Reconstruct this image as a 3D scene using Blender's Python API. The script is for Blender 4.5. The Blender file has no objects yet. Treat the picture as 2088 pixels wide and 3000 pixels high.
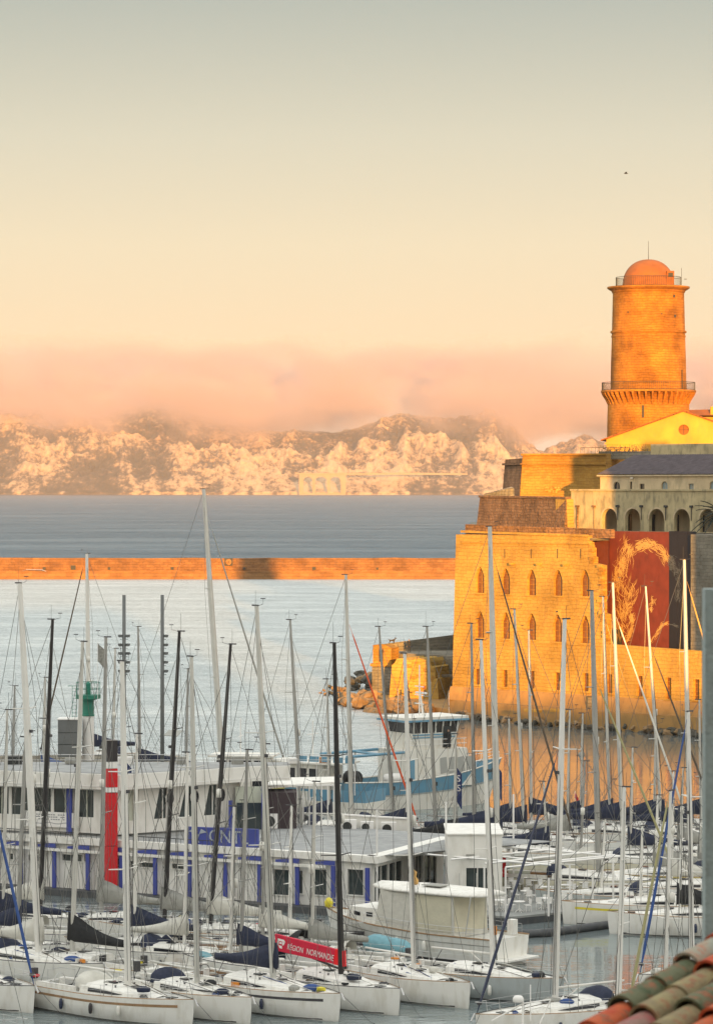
import bpy, math, random
import numpy as np
from mathutils import Vector, Matrix
from mathutils.geometry import tessellate_polygon

# ------------------------------------------------------------------ camera, sky, sun, exposure
SC = bpy.context.scene
COL = SC.collection
FPX, HCAM, CX, HY = 9600.0, 30.0, 1044.0, 1420.0      # focal length (photo px), eye height, principal x, horizon row
cam_d = bpy.data.cameras.new('camera'); cam = bpy.data.objects.new('camera', cam_d); COL.objects.link(cam)
cam.location = (0, 0, HCAM); cam.rotation_euler = (math.radians(90), 0, 0)
cam_d.sensor_fit = 'VERTICAL'; cam_d.sensor_height = 36; cam_d.sensor_width = 36
cam_d.lens = FPX / 3000 * 36; cam_d.shift_y = -80 / 3000
cam_d.clip_start = 0.5; cam_d.clip_end = 60000
cam_d.dof.use_dof = True; cam_d.dof.focus_distance = 260; cam_d.dof.aperture_fstop = 6.3
SC.camera = cam
SUN_AZ, SUN_EL = math.radians(8.0), math.radians(4.6)  # right of straight behind the camera, height
TO_SUN = Vector((math.sin(SUN_AZ)*math.cos(SUN_EL), -math.cos(SUN_AZ)*math.cos(SUN_EL), math.sin(SUN_EL)))

world = bpy.data.worlds.new('World'); SC.world = world; world.use_nodes = True
wn, wl = world.node_tree.nodes, world.node_tree.links
wn.clear()
wo = wn.new('ShaderNodeOutputWorld'); bg = wn.new('ShaderNodeBackground')
sky = wn.new('ShaderNodeTexSky'); sky.sky_type = 'NISHITA'; sky.sun_disc = False
sky.sun_elevation = SUN_EL; sky.sun_rotation = math.radians(172); sky.altitude = 30
sky.air_density = 1.3; sky.dust_density = 3.0; sky.ozone_density = 1.2
SKY_STRENGTH, SKY_MIX = 0.10, 0.85
# the morning air gives the sky a cream band low down turning grey blue, then brightened overhead to lift the shaded harbour, alike all round
geo = wn.new('ShaderNodeTexCoord'); sep = wn.new('ShaderNodeSeparateXYZ'); wl.new(geo.outputs['Generated'], sep.inputs[0])
ab = wn.new('ShaderNodeMath'); ab.operation = 'MULTIPLY'; ab.inputs[1].default_value = 1.0; wl.new(sep.outputs['Z'], ab.inputs[0])
mr = wn.new('ShaderNodeMath'); mr.operation = 'POWER'; mr.inputs[1].default_value = 0.5; mr.use_clamp = True
mx = wn.new('ShaderNodeMath'); mx.operation = 'MAXIMUM'; mx.inputs[1].default_value = 0.0
wl.new(ab.outputs[0], mx.inputs[0]); wl.new(mx.outputs[0], mr.inputs[0])
rp = wn.new('ShaderNodeValToRGB'); wl.new(mr.outputs[0], rp.inputs[0])
def ramp_set(node, stops):
    cr = node.color_ramp
    while len(cr.elements) > 1: cr.elements.remove(cr.elements[-1])
    cr.elements[0].position = stops[0][0]; cr.elements[0].color = (*stops[0][1], 1)
    for p, c in stops[1:]:
        e = cr.elements.new(p); e.color = (*c, 1)
K = .525                                              # the camera is exposed one stop up
ramp_set(rp, [(p, tuple(c*K for c in col)) for p, col in [(0.0, (.80, .58, .43)), (.13, (.82, .62, .45)), (.21, (.84, .68, .45)), (.27, (.77, .68, .495)), (.325, (.61, .595, .49)),
              (.388, (.36, .41, .39)), (.43, (.68, .73, .70)), (.5, (1.24, 1.24, 1.17)), (1.0, (1.26, 1.28, 1.24))]])
sm = wn.new('ShaderNodeMix'); sm.data_type = 'RGBA'; sm.blend_type = 'MULTIPLY'; sm.inputs[0].default_value = 1.0
sm.inputs['B'].default_value = (SKY_STRENGTH,)*3 + (1,); wl.new(sky.outputs[0], sm.inputs['A'])
mixw = wn.new('ShaderNodeMix'); mixw.data_type = 'RGBA'; mixw.inputs[0].default_value = SKY_MIX
wl.new(sm.outputs['Result'], mixw.inputs['A']); wl.new(rp.outputs[0], mixw.inputs['B'])
wl.new(mixw.outputs['Result'], bg.inputs[0]); bg.inputs[1].default_value = 1.0
wl.new(bg.outputs[0], wo.inputs[0])

sun_d = bpy.data.lights.new('sun', 'SUN'); sun = bpy.data.objects.new('sun', sun_d); COL.objects.link(sun)
sun_d.energy = 5.0; sun_d.color = (1.0, .46, .085); sun_d.angle = math.radians(.53)
sun.rotation_euler = TO_SUN.to_track_quat('Z', 'Y').to_euler(); sun.location = (60, -300, 120)
SC.view_settings.view_transform = 'Standard'; SC.view_settings.look = 'None'
SC.view_settings.exposure = 1.18; SC.view_settings.gamma = 1.0; SC.view_settings.use_curve_mapping = False
SC.render.engine = 'CYCLES'
cy = SC.cycles
cy.use_denoising = True; cy.max_bounces = 6; cy.diffuse_bounces = 3; cy.glossy_bounces = 3; cy.volume_bounces = 2
cy.sample_clamp_indirect = 4.0; cy.use_adaptive_sampling = False; cy.caustics_reflective = False
cy.volume_step_rate = 1.0; cy.volume_max_steps = 128

# ------------------------------------------------------------------ helpers
def PX(px, py, D):
    "world point on the ray of a photo pixel at depth D"
    return Vector(((px-CX)*D/FPX, D, HCAM-(py-HY)*D/FPX))
def DZ(py, z): return (HCAM-z)*FPX/(py-HY)             # depth of a photo row at height z
def PZ(px, py, z): return PX(px, py, DZ(py, z))
def ZAT(py, D): return HCAM-(py-HY)*D/FPX

MATX = {}
def newmat(name):
    m = bpy.data.materials.new(name); m.use_nodes = True
    n, l = m.node_tree.nodes, m.node_tree.links
    return m, n, l, n['Principled BSDF']
def mat(name, col, rough=.6, metal=0.0, var=.12, scale=1.5, bump=0.0, bscale=8.0, dirt=None, dirt_amt=.35, spec=.5):
    "plain procedural material: base colour with noise variation, optional dirt colour and bump"
    m, n, l, b = newmat(name)
    g = n.new('ShaderNodeNewGeometry')
    nz = n.new('ShaderNodeTexNoise'); nz.inputs['Scale'].default_value = scale; nz.inputs['Detail'].default_value = 6
    l.new(g.outputs['Position'], nz.inputs['Vector'])
    r = n.new('ShaderNodeValToRGB'); l.new(nz.outputs['Fac'], r.inputs[0])
    ramp_set(r, [(.25, tuple(c*(1-var) for c in col)), (.75, tuple(min(1, c*(1+var*.6)) for c in col))])
    out = r.outputs[0]
    if dirt:
        nd = n.new('ShaderNodeTexNoise'); nd.inputs['Scale'].default_value = scale*2.7; nd.inputs['Detail'].default_value = 8
        mp = n.new('ShaderNodeMapping'); mp.inputs['Scale'].default_value = (1, 1, .35)
        l.new(g.outputs['Position'], mp.inputs[0]); l.new(mp.outputs[0], nd.inputs['Vector'])
        rr = n.new('ShaderNodeValToRGB'); ramp_set(rr, [(.5, (0, 0, 0)), (.72, (dirt_amt,)*3)]); l.new(nd.outputs['Fac'], rr.inputs[0])
        mx_ = n.new('ShaderNodeMix'); mx_.data_type = 'RGBA'; mx_.inputs['B'].default_value = (*dirt, 1)
        l.new(rr.outputs[0], mx_.inputs[0]); l.new(out, mx_.inputs['A']); out = mx_.outputs['Result']
    l.new(out, b.inputs['Base Color'])
    b.inputs['Roughness'].default_value = rough; b.inputs['Metallic'].default_value = metal
    b.inputs['Specular IOR Level'].default_value = spec
    if bump:
        nb = n.new('ShaderNodeTexNoise'); nb.inputs['Scale'].default_value = bscale; nb.inputs['Detail'].default_value = 8
        l.new(g.outputs['Position'], nb.inputs['Vector'])
        bu = n.new('ShaderNodeBump'); bu.inputs['Distance'].default_value = bump; l.new(nb.outputs['Fac'], bu.inputs['Height'])
        l.new(bu.outputs[0], b.inputs['Normal'])
    MATX[name] = m; return m
def stone(name, c1, c2, mortar, bw=.9, bh=.42, u=(.68, -.735), bump=.05, streak=.4, rough=.9, patch=.25, cdark=(.12, .08, .05)):
    "masonry: coursed blocks of uneven tone, weather stains, pitted relief"
    m, n, l, b = newmat(name)
    g = n.new('ShaderNodeNewGeometry'); s = n.new('ShaderNodeSeparateXYZ'); l.new(g.outputs['Position'], s.inputs[0])
    a1 = n.new('ShaderNodeMath'); a1.operation = 'MULTIPLY'; a1.inputs[1].default_value = u[0]; l.new(s.outputs[0], a1.inputs[0])
    a2 = n.new('ShaderNodeMath'); a2.operation = 'MULTIPLY_ADD'; a2.inputs[1].default_value = u[1]
    l.new(s.outputs[1], a2.inputs[0]); l.new(a1.outputs[0], a2.inputs[2])
    cv = n.new('ShaderNodeCombineXYZ'); l.new(a2.outputs[0], cv.inputs[0]); l.new(s.outputs[2], cv.inputs[1])
    nd = n.new('ShaderNodeTexNoise'); nd.inputs['Scale'].default_value = .55; nd.inputs['Detail'].default_value = 3; l.new(g.outputs['Position'], nd.inputs['Vector'])
    va = n.new('ShaderNodeVectorMath'); va.operation = 'MULTIPLY_ADD'; va.inputs[1].default_value = (1.6, .55, 0); l.new(nd.outputs['Color'], va.inputs[0]); l.new(cv.outputs[0], va.inputs[2])
    br = n.new('ShaderNodeTexBrick'); l.new(va.outputs[0], br.inputs['Vector'])
    br.inputs['Scale'].default_value = 1; br.inputs['Brick Width'].default_value = bw; br.inputs['Row Height'].default_value = bh
    br.inputs['Mortar Size'].default_value = .02; br.inputs['Mortar Smooth'].default_value = .4
    br.inputs['Color1'].default_value = (*c1, 1); br.inputs['Color2'].default_value = (*c2, 1); br.inputs['Mortar'].default_value = (*mortar, 1)
    n1 = n.new('ShaderNodeTexNoise'); n1.inputs['Scale'].default_value = .22; n1.inputs['Detail'].default_value = 10; n1.inputs['Roughness'].default_value = .65
    l.new(g.outputs['Position'], n1.inputs['Vector'])
    r1 = n.new('ShaderNodeValToRGB'); ramp_set(r1, [(.35, tuple(1-patch*1.4 for _ in range(3))), (.62, (1, 1, 1))]); l.new(n1.outputs['Fac'], r1.inputs[0])
    m1 = n.new('ShaderNodeMix'); m1.data_type = 'RGBA'; m1.blend_type = 'MULTIPLY'; m1.inputs[0].default_value = 1
    l.new(br.outputs['Color'], m1.inputs['A']); l.new(r1.outputs[0], m1.inputs['B'])
    mp = n.new('ShaderNodeMapping'); mp.inputs['Scale'].default_value = (1.3, 1.3, .3); l.new(g.outputs['Position'], mp.inputs[0])
    n2 = n.new('ShaderNodeTexNoise'); n2.inputs['Scale'].default_value = 1.0; n2.inputs['Detail'].default_value = 10; n2.inputs['Roughness'].default_value = .7
    l.new(mp.outputs[0], n2.inputs['Vector'])
    r2 = n.new('ShaderNodeValToRGB'); ramp_set(r2, [(.52, (0, 0, 0)), (.75, (streak,)*3)]); l.new(n2.outputs['Fac'], r2.inputs[0])
    m2 = n.new('ShaderNodeMix'); m2.data_type = 'RGBA'; m2.inputs['B'].default_value = (*cdark, 1)
    l.new(r2.outputs[0], m2.inputs[0]); l.new(m1.outputs['Result'], m2.inputs['A']); l.new(m2.outputs['Result'], b.inputs['Base Color'])
    b.inputs['Roughness'].default_value = rough; b.inputs['Specular IOR Level'].default_value = .2
    nb = n.new('ShaderNodeTexNoise'); nb.inputs['Scale'].default_value = 2.2; nb.inputs['Detail'].default_value = 10; l.new(g.outputs['Position'], nb.inputs['Vector'])
    ad = n.new('ShaderNodeMath'); ad.operation = 'MULTIPLY_ADD'; ad.inputs[1].default_value = -.5
    l.new(br.outputs['Fac'], ad.inputs[0]); l.new(nb.outputs['Fac'], ad.inputs[2])
    bu = n.new('ShaderNodeBump'); bu.inputs['Distance'].default_value = bump; l.new(ad.outputs[0], bu.inputs['Height']); l.new(bu.outputs[0], b.inputs['Normal'])
    MATX[name] = m; return m

ROOTM = {}
def tag(o, label=None, cat=None, group=None, kind=None):
    if label: o['label'] = label
    if cat: o['category'] = cat
    if group: o['group'] = group
    if kind: o['kind'] = kind
    return o
def thing(name, label, cat, loc=(0, 0, 0), rz=0.0, group=None):
    o = bpy.data.objects.new(name, None); COL.objects.link(o); o.empty_display_size = .3
    o.location = loc; o.rotation_euler = (0, 0, rz)
    ROOTM[o.name] = Matrix.Translation(loc) @ Matrix.Rotation(rz, 4, 'Z')
    return tag(o, label, cat, group)
def rootm(o):
    while o is not None:
        if o.name in ROOTM: return ROOTM[o.name]
        o = o.parent
    return Matrix.Identity(4)

class MB:
    "collects polygons; build() links them as ONE mesh object"
    def __init__(s): s.v, s.f = [], []
    def quad(s, *p):
        i = len(s.v); s.v += [Vector(q) for q in p]; s.f.append(tuple(range(i, i+len(p)))); return s
    def box(s, c, d, rz=0.0, R=None):
        R = R or Matrix.Rotation(rz, 3, 'Z'); c = Vector(c); i = len(s.v)
        for z in (-1, 1):
            for x, y in ((-1, -1), (1, -1), (1, 1), (-1, 1)):
                s.v.append(c + R @ Vector((x*d[0]/2, y*d[1]/2, z*d[2]/2)))
        for q in ((3, 2, 1, 0), (4, 5, 6, 7), (0, 1, 5, 4), (1, 2, 6, 5), (2, 3, 7, 6), (3, 0, 4, 7)): s.f.append(tuple(i+k for k in q))
        return s
    def prism(s, pts, off):
        "polygon pts extruded by vector off"
        i = len(s.v); n = len(pts); off = Vector(off)
        s.v += [Vector(p) for p in pts] + [Vector(p)+off for p in pts]
        s.f.append(tuple(i+k for k in reversed(range(n)))); s.f.append(tuple(i+n+k for k in range(n)))
        for k in range(n): s.f.append((i+k, i+(k+1) % n, i+n+(k+1) % n, i+n+k))
        return s
    def tube(s, pts, r, n=6, cap=True):
        pts = [Vector(p) for p in pts]; rs = r if isinstance(r, (list, tuple)) else [r]*len(pts); i = len(s.v)
        for k, p in enumerate(pts):
            t = (pts[min(k+1, len(pts)-1)]-pts[max(k-1, 0)]).normalized()
            a = t.orthogonal().normalized() if abs(t.z) > .95 else t.cross(Vector((0, 0, 1))).normalized()
            b = t.cross(a)
            for j in range(n):
                an = 2*math.pi*j/n; s.v.append(p + (a*math.cos(an)+b*math.sin(an))*rs[k])
        for k in range(len(pts)-1):
            for j in range(n):
                s.f.append((i+k*n+j, i+k*n+(j+1) % n, i+(k+1)*n+(j+1) % n, i+(k+1)*n+j))
        if cap:
            s.f.append(tuple(i+j for j in reversed(range(n)))); e = i+(len(pts)-1)*n; s.f.append(tuple(e+j for j in range(n)))
        return s
    def lathe(s, prof, c, n=24, a0=0, a1=2*math.pi, sx=1, sy=1):
        c = Vector(c); i = len(s.v); full = abs(a1-a0-2*math.pi) < 1e-6; m = n if full else n+1
        for r, z in prof:
            for j in range(m):
                an = a0+(a1-a0)*j/n; s.v.append(c+Vector((r*math.cos(an)*sx, r*math.sin(an)*sy, z)))
        for k in range(len(prof)-1):
            for j in range(n):
                j2 = (j+1) % m; s.f.append((i+k*m+j, i+k*m+j2, i+(k+1)*m+j2, i+(k+1)*m+j))
        return s
    def loft(s, rows, closed=False, cap0=False, cap1=False):
        i = len(s.v); m = len(rows[0])
        for r in rows: s.v += [Vector(p) for p in r]
        for k in range(len(rows)-1):
            for j in range(m if closed else m-1):
                j2 = (j+1) % m; s.f.append((i+k*m+j, i+k*m+j2, i+(k+1)*m+j2, i+(k+1)*m+j))
        if cap0: s.f.append(tuple(i+j for j in reversed(range(m))))
        if cap1: s.f.append(tuple(i+(len(rows)-1)*m+j for j in range(m)))
        return s
    def build(s, name, m, parent=None, smooth=False, local=False, **tg):
        me = bpy.data.meshes.new(name)
        inv = Matrix.Identity(4) if local else rootm(parent).inverted()
        me.from_pydata([tuple(inv @ v) for v in s.v], [], s.f); me.update()
        me.materials.append(MATX[m] if isinstance(m, str) else m)
        if smooth: me.shade_smooth()
        o = bpy.data.objects.new(name, me); COL.objects.link(o)
        if parent is not None: o.parent = parent
        return tag(o, **tg)
def copy_tree(o, parent=None):
    c = o.copy(); COL.objects.link(c); c.parent = parent
    if o.name in ROOTM: ROOTM[c.name] = ROOTM[o.name]
    for ch in list(o.children): copy_tree(ch, c)
    return c
class Plane:
    "upright wall plane: origin (X,Y), run direction u, outward normal n; px()/at() go from a photo pixel to (s, z)"
    def __init__(s, X, Y, ux, uy):
        l = math.hypot(ux, uy); s.o = Vector((X, Y, 0)); s.u = Vector((ux/l, uy/l, 0)); s.n = Vector((s.u.y, -s.u.x, 0))
    def w(s, a, z, d=0.0): return s.o + s.u*a + Vector((0, 0, z)) + s.n*d
    def at(s, px, py):
        t = (px-CX)/FPX; a = (s.o.y*t - s.o.x)/(s.u.x - s.u.y*t); D = s.o.y+s.u.y*a
        return a, ZAT(py, D)
def arch(cx, w, z0, z1, n=8, pointed=False):
    "opening outline in (s,z): straight sides from z0, top at z1"
    h = w/2; pts = [(cx-h, z0), (cx+h, z0)]
    if pointed:
        zs = z1-w*.85
        for k in range(n+1):
            t = k/n; pts.append((cx+h*(1-t)**.65 if t < 1 else cx, zs+(z1-zs)*t**.9))
        for k in range(1, n+1):
            t = 1-k/n; pts.append((cx-h*(1-t)**.65 if t < 1 else cx, zs+(z1-zs)*t**.9))
    else:
        zs = z1-h
        for k in range(n+1):
            a = math.pi*k/n; pts.append((cx+h*math.cos(a), zs+h*math.sin(a)))
    return pts
def wall_holes(mb, pl, outline, holes, depth, thick=0.0, d0=0.0):
    "wall face with openings: outline and holes in (s,z); reveals run back by depth"
    polys = [[Vector((a, z, 0)) for a, z in p] for p in [outline]+holes]
    flat = [q for p in polys for q in p]
    tris = tessellate_polygon(polys); i = len(mb.v)
    mb.v += [pl.w(q.x, q.y, d0) for q in flat]
    for t in tris:
        a, b_, c = (flat[k] for k in t)
        t = t if (b_-a).cross(c-a).z > 0 else (t[0], t[2], t[1])
        mb.f.append(tuple(i+k for k in t))
    for h in holes:
        n = len(h); j = len(mb.v)
        mb.v += [pl.w(a, z, d0) for a, z in h] + [pl.w(a, z, d0-depth) for a, z in h]
        for k in range(n): mb.f.append((j+k, j+n+k, j+n+(k+1) % n, j+(k+1) % n))
    if thick:
        n = len(outline); j = len(mb.v)
        mb.v += [pl.w(a, z, d0) for a, z in outline] + [pl.w(a, z, d0-thick) for a, z in outline]
        for k in range(n): mb.f.append((j+k, j+(k+1) % n, j+n+(k+1) % n, j+n+k))
    return mb
def fill(pl, pts, d): # polygon sheet on a plane
    return [pl.w(a, z, d) for a, z in pts]
def text_obj(name, body, size, m, origin, xdir, zdir, parent=None, extrude=.01, align='LEFT', xsc=1.0):
    "flat lettering as a mesh: origin, reading direction and up direction in world space"
    cu = bpy.data.curves.new(name, 'FONT'); cu.body = body; cu.size = size; cu.extrude = extrude; cu.align_x = align; cu.resolution_u = 3
    tmp = bpy.data.objects.new(name+'_curve', cu); me = bpy.data.meshes.new_from_object(tmp)
    bpy.data.objects.remove(tmp); me.materials.clear(); me.materials.append(MATX[m]); me.name = name
    x = Vector(xdir).normalized(); z = Vector(zdir); z = (z-x*z.dot(x)).normalized(); nrm = x.cross(z)
    Mx = Matrix(((x.x, z.x, nrm.x, origin[0]), (x.y, z.y, nrm.y, origin[1]), (x.z, z.z, nrm.z, origin[2]), (0, 0, 0, 1)))
    if parent is not None: Mx = rootm(parent).inverted() @ Mx
    me.transform(Mx @ Matrix.Diagonal((xsc, 1, 1, 1))); o = bpy.data.objects.new(name, me); COL.objects.link(o)
    if parent is not None: o.parent = parent
    return o

def vnoise(x, y, seed=0):
    "value noise on numpy arrays"
    xi, yi = np.floor(x).astype(np.int64), np.floor(y).astype(np.int64); xf, yf = x-xi, y-yi
    def h(a, b):
        n = (a*374761393 + b*668265263 + seed*1442695041) & 0xffffffff
        n = ((n ^ (n >> 13))*1274126177) & 0xffffffff
        return ((n ^ (n >> 16)) & 0xffff)/65535.0
    u, v = xf*xf*(3-2*xf), yf*yf*(3-2*yf)
    return (h(xi, yi)*(1-u)+h(xi+1, yi)*u)*(1-v) + (h(xi, yi+1)*(1-u)+h(xi+1, yi+1)*u)*v
def fbm(x, y, o=5, seed=0, ridged=False, gain=.5):
    t, a, s = 0*x, 1.0, 0.0
    for k in range(o):
        n = vnoise(x*2**k, y*2**k, seed+k*17)
        n = (1-np.abs(2*n-1)) if ridged else n
        t = t+a*n; s += a; a *= gain
    return t/s
# ------------------------------------------------------------------ water, hills, mist, breakwater
def water(name, body, layers, rough, tint, sheltered=False, patch=.02):
    "layers: (noise scale, stretch, bump distance); sheltered: calmer in the lee of the fort and among the boats"
    m, n, l, b = newmat(name)
    g = n.new('ShaderNodeNewGeometry'); fac = None
    def mth(op, a, b=None, c=None, clamp=False):
        q = n.new('ShaderNodeMath'); q.operation = op; q.use_clamp = clamp
        for k, x in enumerate((a, b, c)):
            if x is None: continue
            if isinstance(x, (int, float)): q.inputs[k].default_value = x
            else: l.new(x, q.inputs[k])
        return q.outputs[0]
    if sheltered:
        s = n.new('ShaderNodeSeparateXYZ'); l.new(g.outputs['Position'], s.inputs[0])
        wn_ = n.new('ShaderNodeTexNoise'); wn_.inputs['Scale'].default_value = .03; l.new(g.outputs['Position'], wn_.inputs['Vector'])
        xx = mth('MULTIPLY_ADD', wn_.outputs['Fac'], 14.0, s.outputs[0])
        lee = mth('MULTIPLY', mth('MULTIPLY_ADD', xx, 1/9.0, -9/9.0, clamp=True), mth('MULTIPLY_ADD', s.outputs[1], -1/30.0, 460/30.0, clamp=True))
        near = mth('MULTIPLY', mth('MULTIPLY_ADD', s.outputs[1], -1/40.0, 290/40.0, clamp=True), .89)
        fac = mth('MULTIPLY_ADD', mth('MAXIMUM', lee, near), -.97, 1.0)
    shel = fac
    pn = n.new('ShaderNodeTexNoise'); pn.inputs['Scale'].default_value = patch; pn.inputs['Detail'].default_value = 5; pn.inputs['Roughness'].default_value = .65
    pm = n.new('ShaderNodeMapping'); pm.inputs['Scale'].default_value = (.42, 1, 1); l.new(g.outputs['Position'], pm.inputs[0]); l.new(pm.outputs[0], pn.inputs['Vector'])
    wind = mth('MULTIPLY_ADD', mth('MULTIPLY_ADD', pn.outputs['Fac'], 3.0, -1.0, clamp=True), 1.0, .50)     # cat's paws: ruffled and smoother streaks
    fac = wind if fac is None else mth('MULTIPLY', fac, wind)
    prev = None
    for sc, st, bd in layers:
        mp = n.new('ShaderNodeMapping'); mp.inputs['Scale'].default_value = st; l.new(g.outputs['Position'], mp.inputs[0])
        nz = n.new('ShaderNodeTexNoise'); nz.inputs['Scale'].default_value = sc; nz.inputs['Detail'].default_value = 5; nz.inputs['Roughness'].default_value = .55
        l.new(mp.outputs[0], nz.inputs['Vector'])
        bu = n.new('ShaderNodeBump'); bu.inputs['Strength'].default_value = 1; bu.inputs['Distance'].default_value = bd
        if fac is not None: l.new(mth('MULTIPLY', fac, bd), bu.inputs['Distance'])
        l.new(nz.outputs['Fac'], bu.inputs['Height'])
        if prev: l.new(prev.outputs[0], bu.inputs['Normal'])
        prev = bu
    out = n['Material Output']; n.remove(b)
    df = n.new('ShaderNodeBsdfDiffuse'); df.inputs['Color'].default_value = (*body, 1)
    gs = n.new('ShaderNodeBsdfGlossy'); gs.inputs['Color'].default_value = (*tint, 1); gs.inputs['Roughness'].default_value = rough; l.new(prev.outputs[0], gs.inputs['Normal'])
    if shel is not None: l.new(mth('MULTIPLY_ADD', mth('POWER', shel, 2.0), mth('MULTIPLY_ADD', wind, .16, .20), rough), gs.inputs['Roughness'])
    fr = n.new('ShaderNodeFresnel'); fr.inputs['IOR'].default_value = 1.6; l.new(prev.outputs[0], fr.inputs['Normal'])
    ms = n.new('ShaderNodeMixShader'); l.new(fr.outputs[0], ms.inputs[0]); l.new(df.outputs[0], ms.inputs[1]); l.new(gs.outputs[0], ms.inputs[2]); l.new(ms.outputs[0], out.inputs['Surface'])
    MATX[name] = m; return m
water('sea_water', (.03, .06, .085), [(.02, (.35, .8, 1), 13.0), (.10, (.45, 1, 1), 5.0)], .20, (.42, .52, .60), patch=.011)
water('harbour_water', (.17, .20, .205), [(.08, (.35, 1, 1), 2.6), (.33, (.5, 1, 1), 1.2), (1.3, (.6, 1, 1), .34)], .05, (.95, 1.0, 1.0), True, patch=.055)
YB = 1040.0
MB().quad((-9000, YB, 0), (9000, YB, 0), (9000, 9720, 0), (-9000, 9720, 0)).build('sea', 'sea_water', kind='structure')
MB().quad((-3000, -20, 0), (3000, -20, 0), (3000, YB, 0), (-3000, YB, 0)).build('harbour_water', 'harbour_water', kind='structure')

# hills of pale rock and scrub across the bay
def hills_material():
    m, n, l, b = newmat('limestone_hills')
    g = n.new('ShaderNodeNewGeometry'); at = n.new('ShaderNodeAttribute'); at.attribute_name = 'scrub'
    z = n.new('ShaderNodeTexNoise'); z.inputs['Scale'].default_value = .05; z.inputs['Detail'].default_value = 10; z.inputs['Roughness'].default_value = .75
    mp = n.new('ShaderNodeMapping'); mp.inputs['Scale'].default_value = (1, .45, 1.2); l.new(g.outputs['Position'], mp.inputs[0]); l.new(mp.outputs[0], z.inputs['Vector'])
    ad = n.new('ShaderNodeMath'); ad.operation = 'MULTIPLY_ADD'; ad.inputs[1].default_value = 1.15; l.new(z.outputs['Fac'], ad.inputs[0]); l.new(at.outputs['Fac'], ad.inputs[2])
    r = n.new('ShaderNodeValToRGB'); l.new(ad.outputs[0], r.inputs[0])
    ramp_set(r, [(.36, (.46, .32, .20)), (.50, (.33, .22, .13)), (.58, (.10, .072, .05)), (.72, (.045, .04, .03))])
    l.new(r.outputs[0], b.inputs['Base Color']); b.inputs['Roughness'].default_value = 1; b.inputs['Specular IOR Level'].default_value = 0
    MATX['limestone_hills'] = m
hills_material()
SKYL = [(-900, 1230), (-400, 1205), (0, 1186), (110, 1181), (200, 1186), (300, 1206), (400, 1192), (520, 1188), (580, 1212), (660, 1245), (740, 1275), (820, 1262),
        (900, 1250), (1000, 1256), (1090, 1228), (1180, 1203), (1290, 1212), (1380, 1198), (1445, 1186), (1490, 1212), (1550, 1305), (1590, 1330), (1640, 1300), (1690, 1277), (1760, 1288),
        (1850, 1300), (2000, 1280), (2088, 1290), (2500, 1250), (3000, 1280)]
def hills():
    Y0, Y1 = 9600.0, 12300.0
    xs = np.concatenate([np.linspace(-4200, -1500, 60), np.linspace(-1490, 1490, 640), np.linspace(1500, 4200, 60)])
    ys = np.concatenate([np.linspace(Y0, 11250, 190), np.linspace(11290, Y1, 20)])
    X, Y = np.meshgrid(xs, ys)
    pxs = CX + X/Y*FPX
    sk = np.interp(pxs, [p[0] for p in SKYL], [p[1] for p in SKYL])
    Hr = ((HY-sk)/FPX*11100 + 30)*1.10                       # ridge height
    t = np.clip((Y-Y0)/(11100-Y0), 0, 1.6)
    rise = np.where(t < 1, 1-(1-np.clip(t, 0, 1))**1.7, 1-(t-1)*.9)
    big = fbm(X/520+3, Y/520, 5, 5, True, .52)-.55
    gul = fbm(X/120+.15*fbm(X/90, Y/90, 3, 4), Y/520+9, 5, 9, True, .55)-.5        # ribs and gullies running down the slopes
    crag = fbm(X/60+Y/300, Y/130, 5, 31, True, .6)-.5
    Z = Hr*rise*(.82+.55*big*np.clip(1.15-t, .1, 1)) + (gul*120+crag*48)*np.clip(t*5, .10, 1)*np.clip(1.25-t, .3, 1) + 3
    front = np.exp(-((t-.16)/.10)**2)*(20+60*fbm(X/260+40, Y/400, 4, 3))   # foothills along the shore
    Z = np.maximum(Z, front+2)
    Z[0, :] = -3; Z[1, :] = np.minimum(Z[1, :], 6 + 8*fbm(X[1]/40, Y[1]/40, 3, 2))
    ny, nx = X.shape
    v = np.stack([X, Y, Z], -1).reshape(-1, 3)
    idx = np.arange(nx*ny).reshape(ny, nx)
    f = np.stack([idx[:-1, :-1], idx[:-1, 1:], idx[1:, 1:], idx[1:, :-1]], -1).reshape(-1, 4)
    me = bpy.data.meshes.new('hills'); me.from_pydata(v.tolist(), [], f.tolist()); me.update(); me.materials.append(MATX['limestone_hills'])
    scr = .50-.95*gul-.55*crag+.45*(fbm(X/230+7, Y/300, 3, 55)-.5)+.10*np.clip(t-.75, 0, 1)
    scr = (scr-scr.mean())/scr.std()*.10
    at = me.attributes.new('scrub', 'FLOAT', 'POINT'); at.data.foreach_set('value', scr.reshape(-1).astype(np.float32))
    o = bpy.data.objects.new('hills', me); COL.objects.link(o); o['kind'] = 'structure'
hills()

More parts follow.
